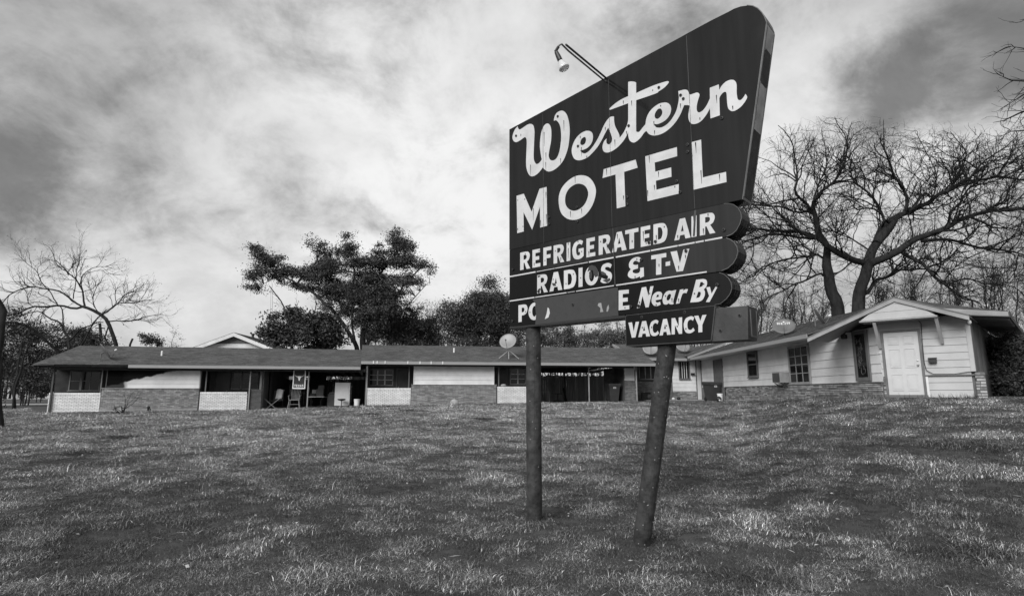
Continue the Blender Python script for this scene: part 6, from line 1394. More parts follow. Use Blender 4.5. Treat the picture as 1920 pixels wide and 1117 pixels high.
# ================================================================== house, poles and things about the motel
def back_house():
    Y = 52.0; fr = Frame(at(430, 738, Y), (1, .06), (-.06, 1)); a = fr.a
    base = fr(0, 0, 0); base[2] = float(G(base[0], base[1]))
    root = empty('house', base, 'white gabled house peeping over the left roof', 'building')
    (x0, z0), (xp, zp), (x1, z1) = fr.px(366, 652), fr.px(443, 624), fr.px(503, 652)
    s = (zp-z0)/(xp-x0); hw = xp-x0; x1 = xp+hw
    zb = base[2]-.3; ze = zp-s*hw; zg = fr.px(440, 644)[1]
    def gb(z): return xp-(zp-z)/s+.3, xp+(zp-z)/s-.3
    l0, r0 = gb(zg); 
    MB().box(fr, xp-hw+.7, xp+hw-.7, .02, 9, zb, ze+.1).build('wall', M_SIDING, root)
    MB().add([fr(l0, 0, zg), fr(r0, 0, zg), fr(xp, 0, zp-.12), fr(l0, .1, zg), fr(r0, .1, zg), fr(xp, .1, zp-.12)], [(0, 1, 2), (5, 4, 3), (0, 3, 4, 1), (1, 4, 5, 2), (2, 5, 3, 0)]).build('gable', M_TRIM, root)
    MB().hexa([fr(xp-hw+.7, .01, ze+.1), fr(xp+hw-.7, .01, ze+.1), fr(xp+hw-.7, .1, ze+.1), fr(xp-hw+.7, .1, ze+.1), fr(l0-.3, .01, zg-.01), fr(r0+.3, .01, zg-.01), fr(r0+.3, .1, zg-.01), fr(l0-.3, .1, zg-.01)]).build('gable_band', M_SIDING, root)
    roof_plane(root, 'roof', fr(xp-hw, 9.4, ze), fr(xp-hw, -.5, ze), fr(xp, -.5, zp), fr(xp, 9.4, zp), 61)
    roof_plane(root, 'roof', fr(xp+hw, -.5, ze), fr(xp+hw, 9.4, ze), fr(xp, 9.4, zp-.003), fr(xp, -.5, zp-.003), 62)
    for sx in (-1, 1):
        MB().hexa([fr(xp, -.53, zp-.36), fr(xp+sx*hw, -.53, ze-.36), fr(xp+sx*hw, -.48, ze-.36), fr(xp, -.48, zp-.36), fr(xp, -.53, zp-.04), fr(xp+sx*hw, -.53, ze-.04), fr(xp+sx*hw, -.48, ze-.04), fr(xp, -.48, zp-.04)]).build('rake_board', M_SIDING, root)
    x, z = fr.px(474, 632, 3); MB().lathe(fr(x, 3, z-.8), [(.12, 0), (.12, 1.0), (.16, 1.02), (.16, 1.15)], 10).build('flue', M_BLACK, root)
    # far pale house beyond the drive
    q = at(60, 735, 120); fr = Frame(q, (1, .1), (-.1, 1)); base = q.copy(); base[2] = float(G(q[0], q[1]))
    root = empty('house', base, 'far pale house across the road, glimpsed between the left stems', 'building')
    MB().box(fr, -5, 5, 0, 7, base[2]-.2, base[2]+2.6).build('wall', M_SIDING, root)
    roof_plane(root, 'roof', fr(-5.5, -.5, base[2]+2.6), fr(5.5, -.5, base[2]+2.6), fr(5.5, 3.5, base[2]+4.4), fr(-5.5, 3.5, base[2]+4.4), 63)
    roof_plane(root, 'roof', fr(5.5, 7.5, base[2]+2.6), fr(-5.5, 7.5, base[2]+2.6), fr(-5.5, 3.5, base[2]+4.397), fr(5.5, 3.5, base[2]+4.397), 64)
    for x in (-3, 0, 3): MB().box(fr, x-.5, x+.5, -.04, -.005, base[2]+.9, base[2]+2.1).build('window', M_GLASS, root)
back_house()
def poles():
    p = at(187, 738, 60); g = float(G(p[0], p[1])); top = at(187, 606, 60)
    root = empty('utility_pole', (p[0], p[1], g), 'dark wooden utility pole behind the crooked bare tree', 'pole')
    MB().tube([(p[0], p[1], g-.3), (p[0]+.02, p[1], (g+top[2])/2), top], [.17, .15, .13], 10).build('shaft', M_BARK, root)
    MB().bar((top[0]-.5, top[1]+.15, top[2]-.5), (top[0]+.5, top[1]+.15, top[2]-.5), .09, .1).build('crossarm', M_BARK, root)
    # thin lattice mast
    Y = 110; p = at(510, 738, Y); g = float(G(p[0], p[1])); t = at(510, 546, Y); root = empty('antenna_mast', (p[0], p[1], g), 'thin pale lattice mast far behind the oak', 'mast')
    w = .28
    for sx, sy in ((-w, -w), (w, -w), (0, w)): MB().tube([(p[0]+sx, p[1]+sy, g-.2), (t[0]+sx*.6, t[1]+sy*.6, t[2])], .035, 5).build('leg', M_METAL, root)
    z = g; mb = MB(); i = 0
    while z < t[2]-.8:
        s = 1 if i % 2 else -1; mb.tube([(p[0]-s*w, p[1]-w, z), (p[0]+s*w*.9, p[1]-w, z+.8)], .022, 4); z += .8; i += 1
    mb.build('lacing', M_METAL, root)
poles()
def dish(foot, facing, R, mast, label, m, tilt_pole=None, tripod=False, text=False, squash=1.0, arm_side=1):
    foot = np.array(foot, float); f = np.array(facing, float); f /= np.linalg.norm(f)
    root = empty('satellite_dish', foot, label, 'dish', 'satellite dishes on the roofs')
    up = np.array([0, 0, 1.]); x = np.cross(up, f); x /= np.linalg.norm(x); y = np.cross(f, x)
    top = foot+np.array([0, 0, mast]); c = top+f*.14
    MB().tube([foot-np.array([0, 0, .06]), top], .025, 8).build('mast', M_METAL if tripod else m, root)
    if tripod:
        for s in (-1, 1):
            MB().tube([foot+np.array([0, 0, mast*.55]), foot+x*s*.62+f*.10+np.array([0, 0, -.04])], .016, 6).build('strut', M_METAL, root)
    V = []; F = []; n, rings = 28, 6
    for side, o in ((0, 0.0), (1, -.012)):
        for i in range(rings+1):
            r = R*i/rings; dep = .16*R*((r/R)**2)
            for k in range(n): q = 2*math.pi*k/n; V.append(c+x*math.cos(q)*r*squash+y*math.sin(q)*r+f*(dep+o))
    m0 = (rings+1)*n
    for i in range(rings):
        for k in range(n):
            k2 = (k+1) % n; F.append((i*n+k, i*n+k2, (i+1)*n+k2, (i+1)*n+k)); F.append((m0+i*n+k, m0+(i+1)*n+k, m0+(i+1)*n+k2, m0+i*n+k2))
    for k in range(n): k2 = (k+1) % n; F.append((rings*n+k, rings*n+k2, m0+rings*n+k2, m0+rings*n+k))
    rf = obj('reflector', V, F, m, root, smooth=True)
    lip = c+f*.16*R; tipp = c+f*R*1.05-y*R*.35
    MB().tube([c-y*R*.97+f*.12*R, tipp], .014, 6).build('feed_arm', M_DISHDARK, root)
    MB().lathe(tipp+f*.03, [(.03, 0), (.045, .02), (.045, .09), (.03, .12)], 10, -f).build('receiver', M_WHITEPL if not tripod else M_DISHDARK, root)
    MB().tube([top, c-f*.005], .03, 8).build('bracket', M_DISHDARK, root)
    if text:
        w = R*.19; x0 = -R*.62
        for i, ch in enumerate('DIRECTV'):
            s = R*.165
            def fn(u, v, i=i): return (x0+i*s*1.08+(u*.85)*s*(.5 if ch == 'I' else 1), (v-.5)*s*1.5+R*.42)
            cs = glyph_contours(ch, fn)
            fd = Frame((0, 0), (1, 0), (0, 1)); fd.o = c+f*(.16*R*.30+.012); 
            class FR:
                def __call__(s_, a_, b_, c_): return c+x*a_+y*c_+f*(.16*((a_*a_+c_*c_)/R)+.004-b_)
            plate('letter', cs, 0, .003, M_WHITEPL, rf, FR())
    return root
def roof_pt(px, py, fr, E, ez, ridb, rid):
    """point of a roof slope seen at that place"""
    d = ray(px, py); P0 = fr(0, E, ez); e1 = fr.ex; e2 = fr(0, ridb, rid)-fr(0, E, ez); n = np.cross(e1, e2); t = np.dot(P0-EYE, n)/np.dot(d, n); return EYE+d*t
def dishes():
    q = roof_pt(188, 677, FA, A_E, A_EZ2, 3.1, A_RID); dish(q, (.62, .50, .55), .46, .38, 'dark satellite dish seen edge-on on the left wing roof near the hipped corner', M_DISHDARK)
    q = roof_pt(954, 673, FB, B_E, B_EZ2, 3.2, B_RID); dish(q, (-.25, -.85, .42), .47, .92, 'pale round satellite dish on a tripod above the middle wing, beside the left sign pole', M_DISH, tripod=True, squash=1.05)
    q = roof_pt(1219, 667, FD, D_E, D_EZ2, 3.3, D_RID); dish(q, (-.1, -.85, .5), .48, .38, 'pale satellite dish half hidden under the vacancy box, left of the leaning pole', M_DISH)
    q = roof_pt(1279, 662, FD, D_E, D_EZ2, 3.3, D_RID); dish(q, (.1, -.85, .5), .48, .38, 'pale satellite dish half hidden under the vacancy box, right of the leaning pole', M_DISH)
    d0 = FC(0, C_E, C_EZ2); 
    def rc(px, py):
        d = ray(px, py); P0 = FC(0, C_E, C_EZ2); n = np.cross(FC.ex, np.array([15.6, 0, 5.40])-np.array([11.3, 0, C_EZ2])); t = np.dot(P0-EYE, n)/np.dot(d, n); return EYE+d*t
    dish(rc(1471, 629), (-.35, -.75, .62), .44, .30, 'grey satellite dish with white lettering on the right wing roof', mat('dish_mid', .10, .14, 3, .4), text=True, squash=1.1)
    dish(rc(1529, 612), (.85, -.35, .45), .44, .34, 'grey satellite dish seen edge-on near the office roof', mat('dish_mid', .2))
dishes()
def wheelie_bin(fr, a, b, label, yaw=0.0, h=1.12):
    p = fr(a, b, 0); g = float(G(p[0], p[1])); R = np.array([math.cos(yaw), math.sin(yaw)])
    f = Frame(p, R, (-R[1], R[0])); root = empty('wheelie_bin', (p[0], p[1], g), label, 'bin', 'wheeled rubbish bins')
    k = h/1.12
    b0, t0 = (.24*k, .28*k), (.33*k, .40*k)
    P = [f(-b0[0], -b0[1], g+.03), f(b0[0], -b0[1], g+.03), f(b0[0], b0[1], g+.03), f(-b0[0], b0[1], g+.03), f(-t0[0], -t0[1], g+.98*k), f(t0[0], -t0[1], g+.98*k), f(t0[0], t0[1], g+.98*k), f(-t0[0], t0[1], g+.98*k)]
    body = MB().hexa(P).build('body', M_BIN, root)
    MB().box(f, -t0[0]-.03, t0[0]+.03, -t0[1]-.03, t0[1]+.03, g+.90*k, g+.975*k).build('rim', M_BIN, root)
    lid = MB(); lid.hexa([f(-t0[0]-.05, -t0[1]-.05, g+.982*k), f(t0[0]+.05, -t0[1]-.05, g+.982*k), f(t0[0]+.05, t0[1]+.05, g+.982*k), f(-t0[0]-.05, t0[1]+.05, g+.982*k), f(-t0[0]-.03, -t0[1]-.02, g+1.05*k), f(t0[0]+.03, -t0[1]-.02, g+1.05*k), f(t0[0]+.03, t0[1]+.04, g+1.09*k), f(-t0[0]-.03, t0[1]+.04, g+1.09*k)]); lid.build('lid', M_BIN, root)
    MB().tube([f(-t0[0], t0[1]+.09, g+.98*k), f(t0[0], t0[1]+.09, g+.98*k)], .016, 8).build('handle', M_BIN, root)
    for s in (-1, 1): MB().lathe(f(s*.26*k-.025, .27*k, g+.12), [(.12, 0), (.125, .01), (.125, .04), (.12, .05)], 16, f.ex).build('wheel', M_BLACK, root)
    # printed emblem: arched roof shape
    z = g+.80*k; yy = -(b0[1]+(t0[1]-b0[1])*.81)-.006
    mb = MB(); n = 9
    for i in range(n-1):
        a0, a1 = math.pi*i/(n-1), math.pi*(i+1)/(n-1)
        for r in (.045, .075): mb.hexa([f(math.cos(a0)*r, yy-.004, z+math.sin(a0)*r), f(math.cos(a1)*r, yy-.004, z+math.sin(a1)*r), f(math.cos(a1)*r, yy+.01, z+math.sin(a1)*r), f(math.cos(a0)*r, yy+.01, z+math.sin(a0)*r), f(math.cos(a0)*(r+.016), yy-.004, z+math.sin(a0)*(r+.016)), f(math.cos(a1)*(r+.016), yy-.004, z+math.sin(a1)*(r+.016)), f(math.cos(a1)*(r+.016), yy+.01, z+math.sin(a1)*(r+.016)), f(math.cos(a0)*(r+.016), yy+.01, z+math.sin(a0)*(r+.016))])
    mb.box(f, -.085, .085, yy-.004, yy+.012, z-.03, z-.008); mb.build('emblem', M_WHITEPL, body)
    return root
def bucket(p, label, r=.15, h=.38):
    p = np.array(p, float); p[2] = float(G(p[0], p[1])); root = empty('bucket', p, label, 'bucket', 'white plastic buckets')
    MB().lathe(p, [(r*.84, 0), (r*.86, .01), (r*.98, h*.86), (r*1.06, h*.87), (r*1.06, h*.98), (r*1.0, h), (r*.93, h), (r*.8, h*.1)], 20).build('pail', M_WHITEPL, root, smooth=False)
    MB().tube([p+np.array([r*1.05*math.cos(t), -.02-r*.6*math.sin(t)*1.0, h*.8-.10*math.sin(t)]) for t in np.linspace(0, math.pi, 9)], .006, 5).build('handle', M_METAL, root)
def carport_things():
    fr = FA
    def spot(px, b, ff=None): ff = ff or FA; p = ff(ff.a(px, b), b, 0); p[2] = float(G(p[0], p[1])); return p
    # fridge, its side towards the lawn
    p = spot(643, 1.15); f = Frame(p, fr.ex[:2], fr.ey[:2]); g = p[2]; root = empty('refrigerator', p, 'white refrigerator standing side-on in the carport', 'refrigerator')
    zt = fr.px(643, 717, .8)[1]; w = .40
    mb = MB(); mb.box(f, -w, w*.8, -.35, .35, g+.03, zt); mb.build('cabinet', M_FRIDGE, root)
    zs = g+(zt-g)*.64
    MB().box(f, w*.8+.006, w*.8+.07, -.35, .35, g+.06, zs-.008).build('door', M_FRIDGE, root); MB().box(f, w*.8+.006, w*.8+.07, -.35, .35, zs+.008, zt).build('freezer_door', M_FRIDGE, root)
    for z0, z1 in ((zs-.5, zs-.04), (zs+.04, zs+.38)): MB().tube([f(w*.8+.07, -.28, z0), f(w*.8+.12, -.28, z0+.04), f(w*.8+.12, -.28, z1-.04), f(w*.8+.07, -.28, z1)], .014, 6).build('handle', M_BLACK, root)
    MB().box(f, -w+.03, w*.8-.03, -.31, .31, g, g+.03).build('plinth', M_BLACK, root)
    # bar stool in front
    p = spot(641, .45); g = p[2]; root = empty('bar_stool', p, 'black bar stool with thin post in front of the refrigerator', 'stool')
    zt = fr.px(641, 749, .45)[1]
    MB().lathe(p, [(.20, 0), (.20, .015), (.03, .04)], 18).build('base', M_BLACK, root); MB().tube([p, (p[0], p[1], zt)], .022, 8).build('post', M_BLACK, root)
    MB().lathe((p[0], p[1], zt-.005), [(.05, -.06), (.20, -.01), (.215, .02), (.20, .05), (.1, .06)], 20).build('seat', M_BLACK, root, smooth=True)
    bucket(spot(670, .6), 'white plastic bucket right of the refrigerator', .16, .36)
    # folding table with boxes
    p = spot(594, 1.5); g = p[2]; f = Frame(p, fr.ex[:2], fr.ey[:2]); zt = fr.px(594, 743, 1.15)[1]; root = empty('folding_table', p, 'white folding table under boxes in the carport', 'table')
    MB().box(f, -.42, .42, -.35, .35, zt-.035, zt).build('tabletop', M_WHITEPL, root)
    for s in (-1, 1):
        for t in (-1, 1): MB().tube([f(s*.36, t*.28, zt-.04), f(s*.36-s*.12, t*.28, (zt+g)/2), f(s*.3, t*.28, g)], .014, 6).build('leg', M_BLACK, root)
    for dx, dy, w, h, d, z, lb, m in ((.17, 0, .36, .40, .34, 0, 'tall cardboard box on the folding table', M_CARD), (-.2, .05, .3, .16, .3, 0, 'low dark box at the left of the folding table', M_BANNERDARK), (-.14, .02, .2, .2, .2, .165, 'small pale box on top of the low dark one', M_TRIMPALE), (.22, .02, .30, .2, .3, .405, 'box with flaps stacked highest on the folding table', M_CARD)):
        c = f(dx, dy, zt+z+.001); root = empty('storage_box', c, lb, 'box', 'boxes in the carport')
        ff = Frame(c, f.ex[:2], f.ey[:2]); MB().box(ff, -w/2, w/2, -d/2, d/2, c[2], c[2]+h-.012).build('carton', m, root); MB().box(ff, -w/2-.008, w/2+.008, -d/2-.008, d/2+.008, c[2]+h-.011, c[2]+h).build('lid', m, root)
    # cabinet between table and fridge with a thing on it
    p = spot(623, 1.9); g = p[2]; f = Frame(p, fr.ex[:2], fr.ey[:2]); zt = fr.px(623, 743.5, 1.6)[1]; root = empty('cabinet', p, 'low dark cabinet between the folding table and the refrigerator', 'cabinet')
    MB().box(f, -.22, .30, -.3, .3, g, zt-.04).build('carcass', M_TRIM, root); MB().box(f, -.36, .34, -.33, .33, zt-.039, zt).build('top', M_TRIM, root)
    for z in (.12, .42): MB().box(f, -.2, .28, -.315, -.302, g+z, g+z+.26).build('drawer', M_TRIM, root)
    c = f(.1, 0, zt+.001); root = empty('microwave_oven', c, 'small grey oven on the low cabinet', 'oven'); ff = Frame(c, f.ex[:2], f.ey[:2])
    MB().box(ff, -.24, .24, -.2, .2, c[2], c[2]+.24).build('case', M_TRIMPALE, root); MB().box(ff, -.2, .1, -.212, -.202, c[2]+.04, c[2]+.2).build('door', M_GLASS, root)
    # slatted wooden armchair
    p = spot(553, .9); g = p[2]; root = empty('slat_chair', p, 'wooden armchair with fanned slat back in the carport', 'chair'); ya = .25
    ex = np.array([math.cos(ya), math.sin(ya)]); f = Frame(p, ex, (-ex[1], ex[0]))
    MB().box(f, -.27, .27, -.26, .24, g+.40, g+.435).build('seat', M_WOOD, root)
    for s in (-1, 1):
        MB().tube([f(s*.24, -.22, g+.40), f(s*.29, -.27, g)], .021, 7).build('leg', M_WOOD, root); MB().tube([f(s*.22, .2, g+.40), f(s*.27, .30, g)], .021, 7).build('leg', M_WOOD, root)
        MB().tube([f(s*.27, -.2, g+.435), f(s*.29, -.2, g+.62)], .016, 6).build('arm_post', M_WOOD, root); MB().bar(f(s*.29, -.26, g+.63), f(s*.29, .22, g+.66), .06, .022).build('armrest', M_WOOD, root)
    for i in range(7):
        t = (i-3)/3; MB().bar(f(t*.17, .22, g+.43), f(t*.25, .36, g+1.0-.06*t*t), .035, .014, up=f.ey).build('back_slat', M_WOOD, root)
    MB().bar(f(-.27, .36, g+.96), f(.27, .36, g+.96), .05, .02).build('top_rail', M_WOOD, root)
    MB().tube([f(-.27, -.24, g+.18), f(.27, -.24, g+.18)], .013, 6).build('stretcher', M_WOOD, root)
    # camp chair with a towel over it
    p = spot(519, .7); g = p[2]; root = empty('camp_chair', p, 'dark folding camp chair with crossed legs at the carport mouth', 'chair'); f = Frame(p, fr.ex[:2], fr.ey[:2])
    MB().tube([f(-.55, -.25, g+.52), f(.05, -.3, g)], .012, 6).build('leg', M_METAL, root); MB().tube([f(-.42, -.25, g), f(.2, -.25, g+.52)], .012, 6).build('leg', M_METAL, root)
    MB().tube([f(-.4, .25, g), f(.25, .25, g+.55)], .012, 6).build('leg', M_BLACK, root); MB().tube([f(.28, .25, g), f(.28, .28, g+1.0)], .012, 6).build('leg', M_BLACK, root)
    MB().hexa([f(-.25, -.25, g+.40), f(.22, -.25, g+.40), f(.26, .25, g+.36), f(-.2, .25, g+.36), f(-.25, -.25, g+.415), f(.22, -.25, g+.415), f(.26, .25, g+.375), f(-.2, .25, g+.375)]).build('seat', M_BANNERDARK, root)
    MB().hexa([f(-.2, .24, g+.42), f(.27, .24, g+.42), f(.27, .26, g+.42), f(-.2, .26, g+.42), f(-.2, .34, g+.95), f(.29, .34, g+.98), f(.29, .355, g+.98), f(-.2, .355, g+.95)]).build('backrest', M_BANNERDARK, root)
    V = []; n = 6; c = f(.06, .18, 0)
    tw = MB(); P = []
    for i in range(n+1):
        for j in range(5):
            P.append(f(-.12+.34*j/4+.08*i/n+.015*math.sin(i+j*2), .20+.13*i/n+.02*math.sin(j*1.7), g+.50+.50*i/n+.03*math.sin(j*1.3)*(i/n)))
    F = [(i*5+j, i*5+j+1, i*5+j+6, i*5+j+5) for i in range(n) for j in range(4)]; m_ = len(P)
    P2 = P+[q+f.ey*.012 for q in P]; F2 = F+[tuple(k+m_ for k in q[::-1]) for q in F]
    bd = [j for j in range(5)]+[i*5+4 for i in range(1, n+1)]+[n*5+j for j in (3, 2, 1, 0)]+[i*5 for i in range(n-1, 0, -1)]
    F2 += [(bd[k], bd[k-1], bd[k-1]+m_, bd[k]+m_) for k in range(len(bd))]
    tag(obj('towel', P2, F2, M_CLOTH, None, smooth=True), 'pale towel hung over the camp chair', 'towel')
    # banner with longhorn head and lettering
    b = -.09; (x0, z1) = fr.px(550.5, 693, b); (x1, z0) = fr.px(571.5, 728.5, b)
    c = fr((x0+x1)/2, b, z0); root = empty('banner', c, 'dark hanging banner with white border, horned head and lettering', 'banner', None)
    W_, H_ = x1-x0, z1-z0
    cl = MB(); nx, nz = 8, 10; P = []
    def bq(u, v): return fr(x0+u*W_*(1+.05*(1-v))-.01*(1-v), b+.02*math.sin(u*5+v*3)*(1-v), z0+v*H_-.02*math.sin(u*math.pi)*(1-v))
    for i in range(nz+1):
        for j in range(nx+1): P.append(bq(j/nx, i/nz))
    F = [(i*(nx+1)+j, i*(nx+1)+j+1, (i+1)*(nx+1)+j+1, (i+1)*(nx+1)+j) for i in range(nz) for j in range(nx)]; m_ = len(P)
    obj('cloth', P+[q+fr.ey*.008 for q in P], F+[tuple(k+m_ for k in q[::-1]) for q in F], M_BANNERDARK, root)
    def mk(contours, name, m, off=.004):
        class FR:
            def __call__(s, u, w, v): return bq(u, v)-fr.ey*(off-w)
        plate(name, contours, 0, .0015, m, root, FR())
    def rect(u0, v0, u1, v1, k=8):
        out = []
        for i in range(k): out.append((u0+(u1-u0)*i/k, v0))
        for i in range(k): out.append((u1, v0+(v1-v0)*i/k))
        for i in range(k): out.append((u1-(u1-u0)*i/k, v1))
        for i in range(k): out.append((u0, v1-(v1-v0)*i/k))
        return out
    for r_ in ((0, 0, 1, .055), (0, .955, 1, 1), (0, .055, .075, .955), (.925, .055, 1, .955)): mk([rect(*r_)], 'border', M_WHITEPL if r_[1] < .9 else M_TRIMPALE)
    horn = [(.12, .745, 0), (.16, .715, 0), (.30, .67, 0), (.36, .655, 1), (.40, .60, 0), (.455, .50, 0), (.47, .44, 0), (.50, .425, 0), (.53, .44, 0), (.545, .50, 0), (.60, .60, 0), (.64, .655, 1), (.70, .67, 0), (.84, .715, 0), (.88, .745, 0), (.86, .70, 0), (.80, .655, 0), (.72, .63, 0)]
    up_ = [(.12, .75), (.20, .69), (.32, .66), (.42, .675), (.5, .68), (.58, .675), (.68, .66), (.80, .69), (.88, .75), (.85, .70), (.75, .645), (.66, .625), (.62, .60), (.565, .52), (.54, .45), (.5, .425), (.46, .45), (.435, .52), (.38, .60), (.34, .625), (.25, .645), (.15, .70)]
    mk([up_], 'horned_head', M_WHITEPL)
    for i, ch in enumerate('TEXAS'):
        u0 = .13+i*.152
        mk(glyph_contours(ch, lambda u, v, u0=u0: (u0+u*.125, .11+v*.125)), 'letter', M_WHITEPL)
    MB().tube([fr(x0-.05, b+.01, z1+.0), fr(x1+.05, b+.01, z1+.0)], .012, 6).build('rod', M_BLACK, root)
    for x in (x0, x1): MB().tube([fr(x, b+.01, z1), fr(x, b+.01, A_EZ+.05)], .005, 5).build('cord', M_BLACK, root)
    # fuse box on the blackened wall end and small things along the wall
    p = FA(FA.a(281, -.35), -.35, 0); p[2] = float(G(p[0], p[1])); root = empty('standpipe', p, 'short black standpipe on the lawn by the grey brick wall', 'pipe')
    MB().lathe(p, [(.05, -.05), (.05, .16), (.07, .17), (.075, .22), (.045, .27), (.02, .28)], 10).build('riser', M_BLACK, root); MB().tube([p+np.array([0, 0, .14]), p+np.array([.1, 0, .13]), p+np.array([.12, 0, .06])], .025, 6).build('spout', M_BLACK, root)
carport_things()
def rock(p, s, label, seed):
    rng = np.random.default_rng(seed); V = []; F = []; n, m = 10, 6
    for i in range(m+1):
        for k in range(n):
            t = math.pi*i/m; q = 2*math.pi*k/n; r = 1+.22*math.sin(q*2+seed)*math.sin(t)+rng.normal(0, .05)
            V.append((p[0]+s[0]*math.sin(t)*math.cos(q)*r, p[1]+s[1]*math.sin(t)*math.sin(q)*r, p[2]+s[2]*math.cos(t)*(1+.1*math.sin(q*3))))
    for i in range(m):
        for k in range(n): F.append((i*n+k, (i+1)*n+k, (i+1)*n+(k+1) % n, i*n+(k+1) % n))
    tag(obj('rock', V, F, M_ROCK, None), label, 'rock')
def yard_things():
    p = FB(FB.a(852, -.5), -.5, 0); p[2] = float(G(p[0], p[1]))+.1; rock(p, (.22, .16, .2), 'pale pointed rock on the grass before the middle brick wall', 3)
    a, c = FB.px(944, 724, .05); p = FB(a, .05, c+.05); rock(p, (.2, .09, .08), 'flat stone lying on the white porch wall left of the sign pole', 5)
    wheelie_bin(FB, FB.a(1149, .9), .9, 'dark wheeled bin standing in the middle carport', FB_YAW, 1.1)
    q = ground_hit(1336, 751.5); f = Frame((q[0], q[1]), (1, 0), (0, 1)); wheelie_bin(f, 0, 0, 'dark wheeled bin on the lawn before the right wing', .25, 1.15)
    q = ground_hit(1352, 752); bucket(q+np.array([.05, .25, 0]), 'white plastic bucket behind the wheeled bin of the right wing', .15, .42)
    q = ground_hit(1348, 753); p = q.copy(); p[2] = float(G(p[0], p[1])); root = empty('ball', p, 'black ball with a white patch beside the bin of the right wing', 'ball')
    MB().lathe(p, [(.02, .0), (.09, .03), (.135, .09), (.15, .15), (.135, .21), (.09, .27), (.02, .3)], 18).build('shell', M_BLACK, root, smooth=True)
    MB().lathe(p+np.array([0, -.125, .09]), [(.05, 0), (.04, .03)], 12, (0, -1, -.4)).build('patch', M_WHITEPL, root)
    # generator on the porch slab of the short wing
    zs = gz(FD, FD.a(1240), 0)+.061
    a = FD.a(1211, -.8); c = FD(a, -.8, zs); root = empty('generator', c, 'small black engine generator on the back porch slab', 'machine'); f = Frame(c, FD.ex[:2], FD.ey[:2])
    for s in (-1, 1): MB().tube([f(-.32, s*.2, zs), f(-.32, s*.2, zs+.45), f(.32, s*.2, zs+.45), f(.32, s*.2, zs)], .015, 6).build('frame', M_BLACK, root)
    MB().box(f, -.28, .05, -.16, .16, zs+.03, zs+.36).build('engine', M_BLACK, root); MB().lathe(f(.06, 0, zs+.2), [(.14, 0), (.15, .03), (.15, .18), (.1, .22)], 14, f.ex).build('alternator', M_TRIM, root)
    MB().box(f, -.25, .25, -.14, .14, zs+.37, zs+.46).build('fuel_tank', M_BLACK, root); MB().lathe(f(-.1, 0, zs+.46), [(.04, 0), (.04, .03)], 10).build('fuel_cap', M_METAL, root)
    # toys by the slab edge
    for px, lb, s in ((1262, 'small pale toy lying on the back porch slab, nearest the pole', .10), (1272, 'small dark toy lying on the back porch slab, right of the pale one', .12)):
        a = FD.a(px, -1.0); c = FD(a, -1.0, zs); root = empty('toy', c, lb, 'toy'); m = M_WHITEPL if px < 1270 else M_BLACK
        MB().lathe(c, [(s*.5, 0), (s, s*.4), (s, s), (s*.4, s*1.5)], 10).build('body', m, root, smooth=True); MB().lathe(c+FD.ex*s*1.2, [(s*.4, 0), (s*.6, s*.4), (s*.3, s*.9)], 8).build('head', M_TRIMPALE, root, smooth=True)
    # table and chair in the middle carport
    p = FB(FB.a(1022, 2.6), 2.6, 0); p[2] = float(G(p[0], p[1])); g = p[2]; f = Frame(p, FB.ex[:2], FB.ey[:2]); root = empty('side_table', p, 'small pale-framed table in the middle carport beside the sign pole', 'table')
    MB().box(f, -.4, .22, -.3, .3, g+.60, g+.64).build('tabletop', M_TRIMPALE, root)
    for x in (-.36, .19):
        for y in (-.27, .27): MB().box(f, x-.02, x+.02, y-.02, y+.02, g, g+.599).build('leg', M_TRIMPALE, root)
    p = FB(FB.a(1044, 2.9), 2.9, 0); p[2] = float(G(p[0], p[1])); g = p[2]; f = Frame(p, FB.ex[:2], FB.ey[:2]); root = empty('office_chair', p, 'dark slat-backed chair on castors in the middle carport', 'chair')
    MB().box(f, -.2, .28, -.24, .24, g+.46, g+.51).build('seat', M_BLACK, root); MB().tube([f(.04, 0, g+.1), f(.04, 0, g+.46)], .03, 8).build('post', M_BLACK, root)
    for k in range(5): t = k*2*math.pi/5; MB().bar(f(.04, 0, g+.1), f(.04+.24*math.cos(t), .24*math.sin(t), g+.05), .03, .03).build('leg', M_BLACK, root)
    for k in range(5): t = k*2*math.pi/5; MB().lathe(f(.04+.24*math.cos(t)-.015, .24*math.sin(t), g+.03), [(.03, 0), (.03, .03)], 8, f.ex).build('castor', M_BLACK, root)
    for x in (-.2,): 
        for y in (-.2, .2): MB().tube([f(x, y, g+.5), f(x-.05, y, g+1.0)], .014, 6).build('back_post', M_BLACK, root)
    for z in (.62, .72, .82, .92): MB().box(f, -.25, -.22, -.22, .22, g+z, g+z+.05).build('back_slat', M_BLACK, root)
    # plank leaning in the carport
    q0 = FB(FB.a(1062, 4.5), 4.5, 0); q0[2] = float(G(q0[0], q0[1])); tag(MB().bar(q0, q0+np.array([-.12, .9, .85]), .1, .03).build('plank', M_BLACK, None), 'dark plank leaning against the board fence in the middle carport', 'plank')
    # air conditioner through the right wing wall
    a0, z1 = FC.px(1446, 698.5, -.45); a1 = FC.a(1466, -.45); z0 = FC.px(1446, 717.5, -.45)[1]
    f = FC; am, dw = (a0+a1)/2, .36; c = f(am, -.2, z0); root = empty('air_conditioner', c, 'boxy air conditioner jutting from the right wing wall', 'air conditioner')
    MB().box(f, am-dw, am+dw, -.45, .02, z0, z1).build('case', M_TRIMPALE, root)
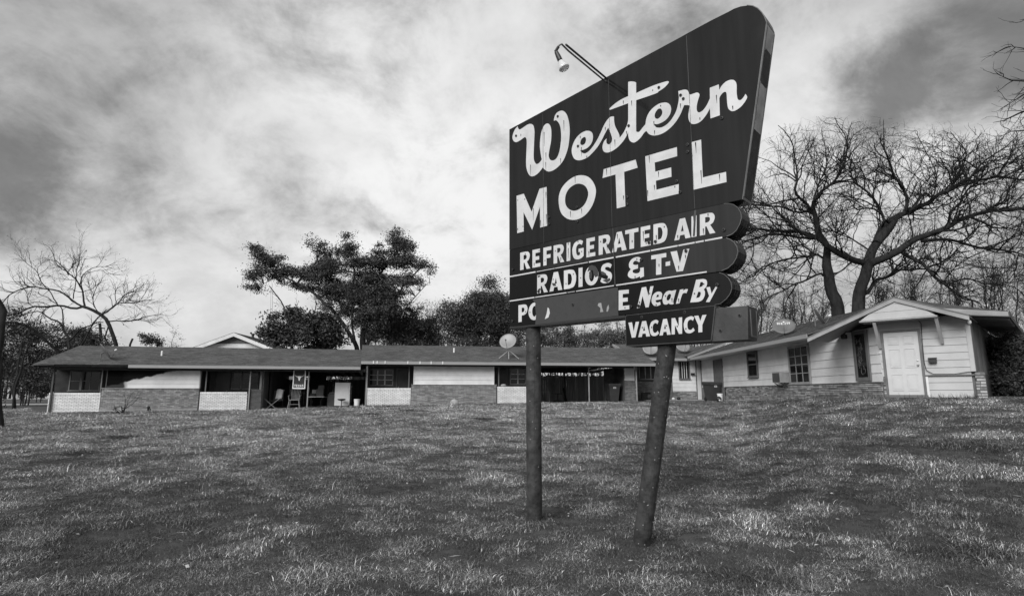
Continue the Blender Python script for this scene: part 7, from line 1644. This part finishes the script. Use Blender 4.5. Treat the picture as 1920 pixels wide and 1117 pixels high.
    MB().box(f, am-dw+.03, am+dw-.03, -.458, -.452, z0+.03, z1-.03).build('grille_back', M_BLACK, root)
    k = z0+.05
    while k < z1-.05: MB().box(f, am-dw+.03, am+dw-.03, -.47, -.459, k, k+.014).build('louvre', M_TRIM, root); k += .032
    for s in (-1, 1): MB().bar(f(am+s*dw*.8, -.40, z0-.012), f(am+s*dw*.8, -.0, z0-.25), .03, .03).build('bracket', M_BLACK, root)
    # mailbox by the office door
    a0, z = FF.px(1741, 680, -.14); a1 = FF.a(1763, -.14); c = FF((a0+a1)/2, -.06, z); root = empty('mailbox', c, 'black letter box on the siding right of the white office door', 'mailbox'); z1 = FF.px(1750, 671.5, -.14)[1]
    MB().box(FF, a0, a1, -.13, -.017, z, z1).build('box', M_BLACK, root); MB().hexa([FF(a0-.012, -.15, z1-.012), FF(a1+.012, -.15, z1-.012), FF(a1+.012, -.017, z1+.02), FF(a0-.012, -.017, z1+.02), FF(a0-.012, -.15, z1+.0), FF(a1+.012, -.15, z1+.0), FF(a1+.012, -.017, z1+.032), FF(a0-.012, -.017, z1+.032)]).build('lid', M_BLACK, root)
    # weeds at the foot of the office
    rng = np.random.default_rng(77)
    V = []; F = []; T = []
    for x0, n in ((1480, 40), (1540, 60), (1600, 40), (1640, 40), (1700, 12), (1755, 30), (1800, 30), (1820, 40)):
        for _ in range(n):
            px = x0+rng.normal(0, 14); ff = FC if px < 1650 else FF; a = ff.a(px, -.18); p = ff(a, -.16-rng.random()*.12, 0); p[2] = float(G(p[0], p[1]))-.02
            h = rng.uniform(.08, .24); d = rng.normal(0, .05, 3); d[2] = h; s = np.array([rng.normal(0, 1), rng.normal(0, 1), 0])*.004; j = len(V)
            V += [p-s, p+s, p+d*.6+s, p+d*.6-s, p+d]; F += [(j, j+1, j+2, j+3), (j+3, j+2, j+4)]; T += [rng.random()]*5
    tag(obj('weeds', V, F, M_LEAFB, None, tint=T), 'ragged weeds along the foot of the right wing', 'weeds', kind='stuff')
FB_YAW = math.atan2(FB.ex[1], FB.ex[0])
yard_things()
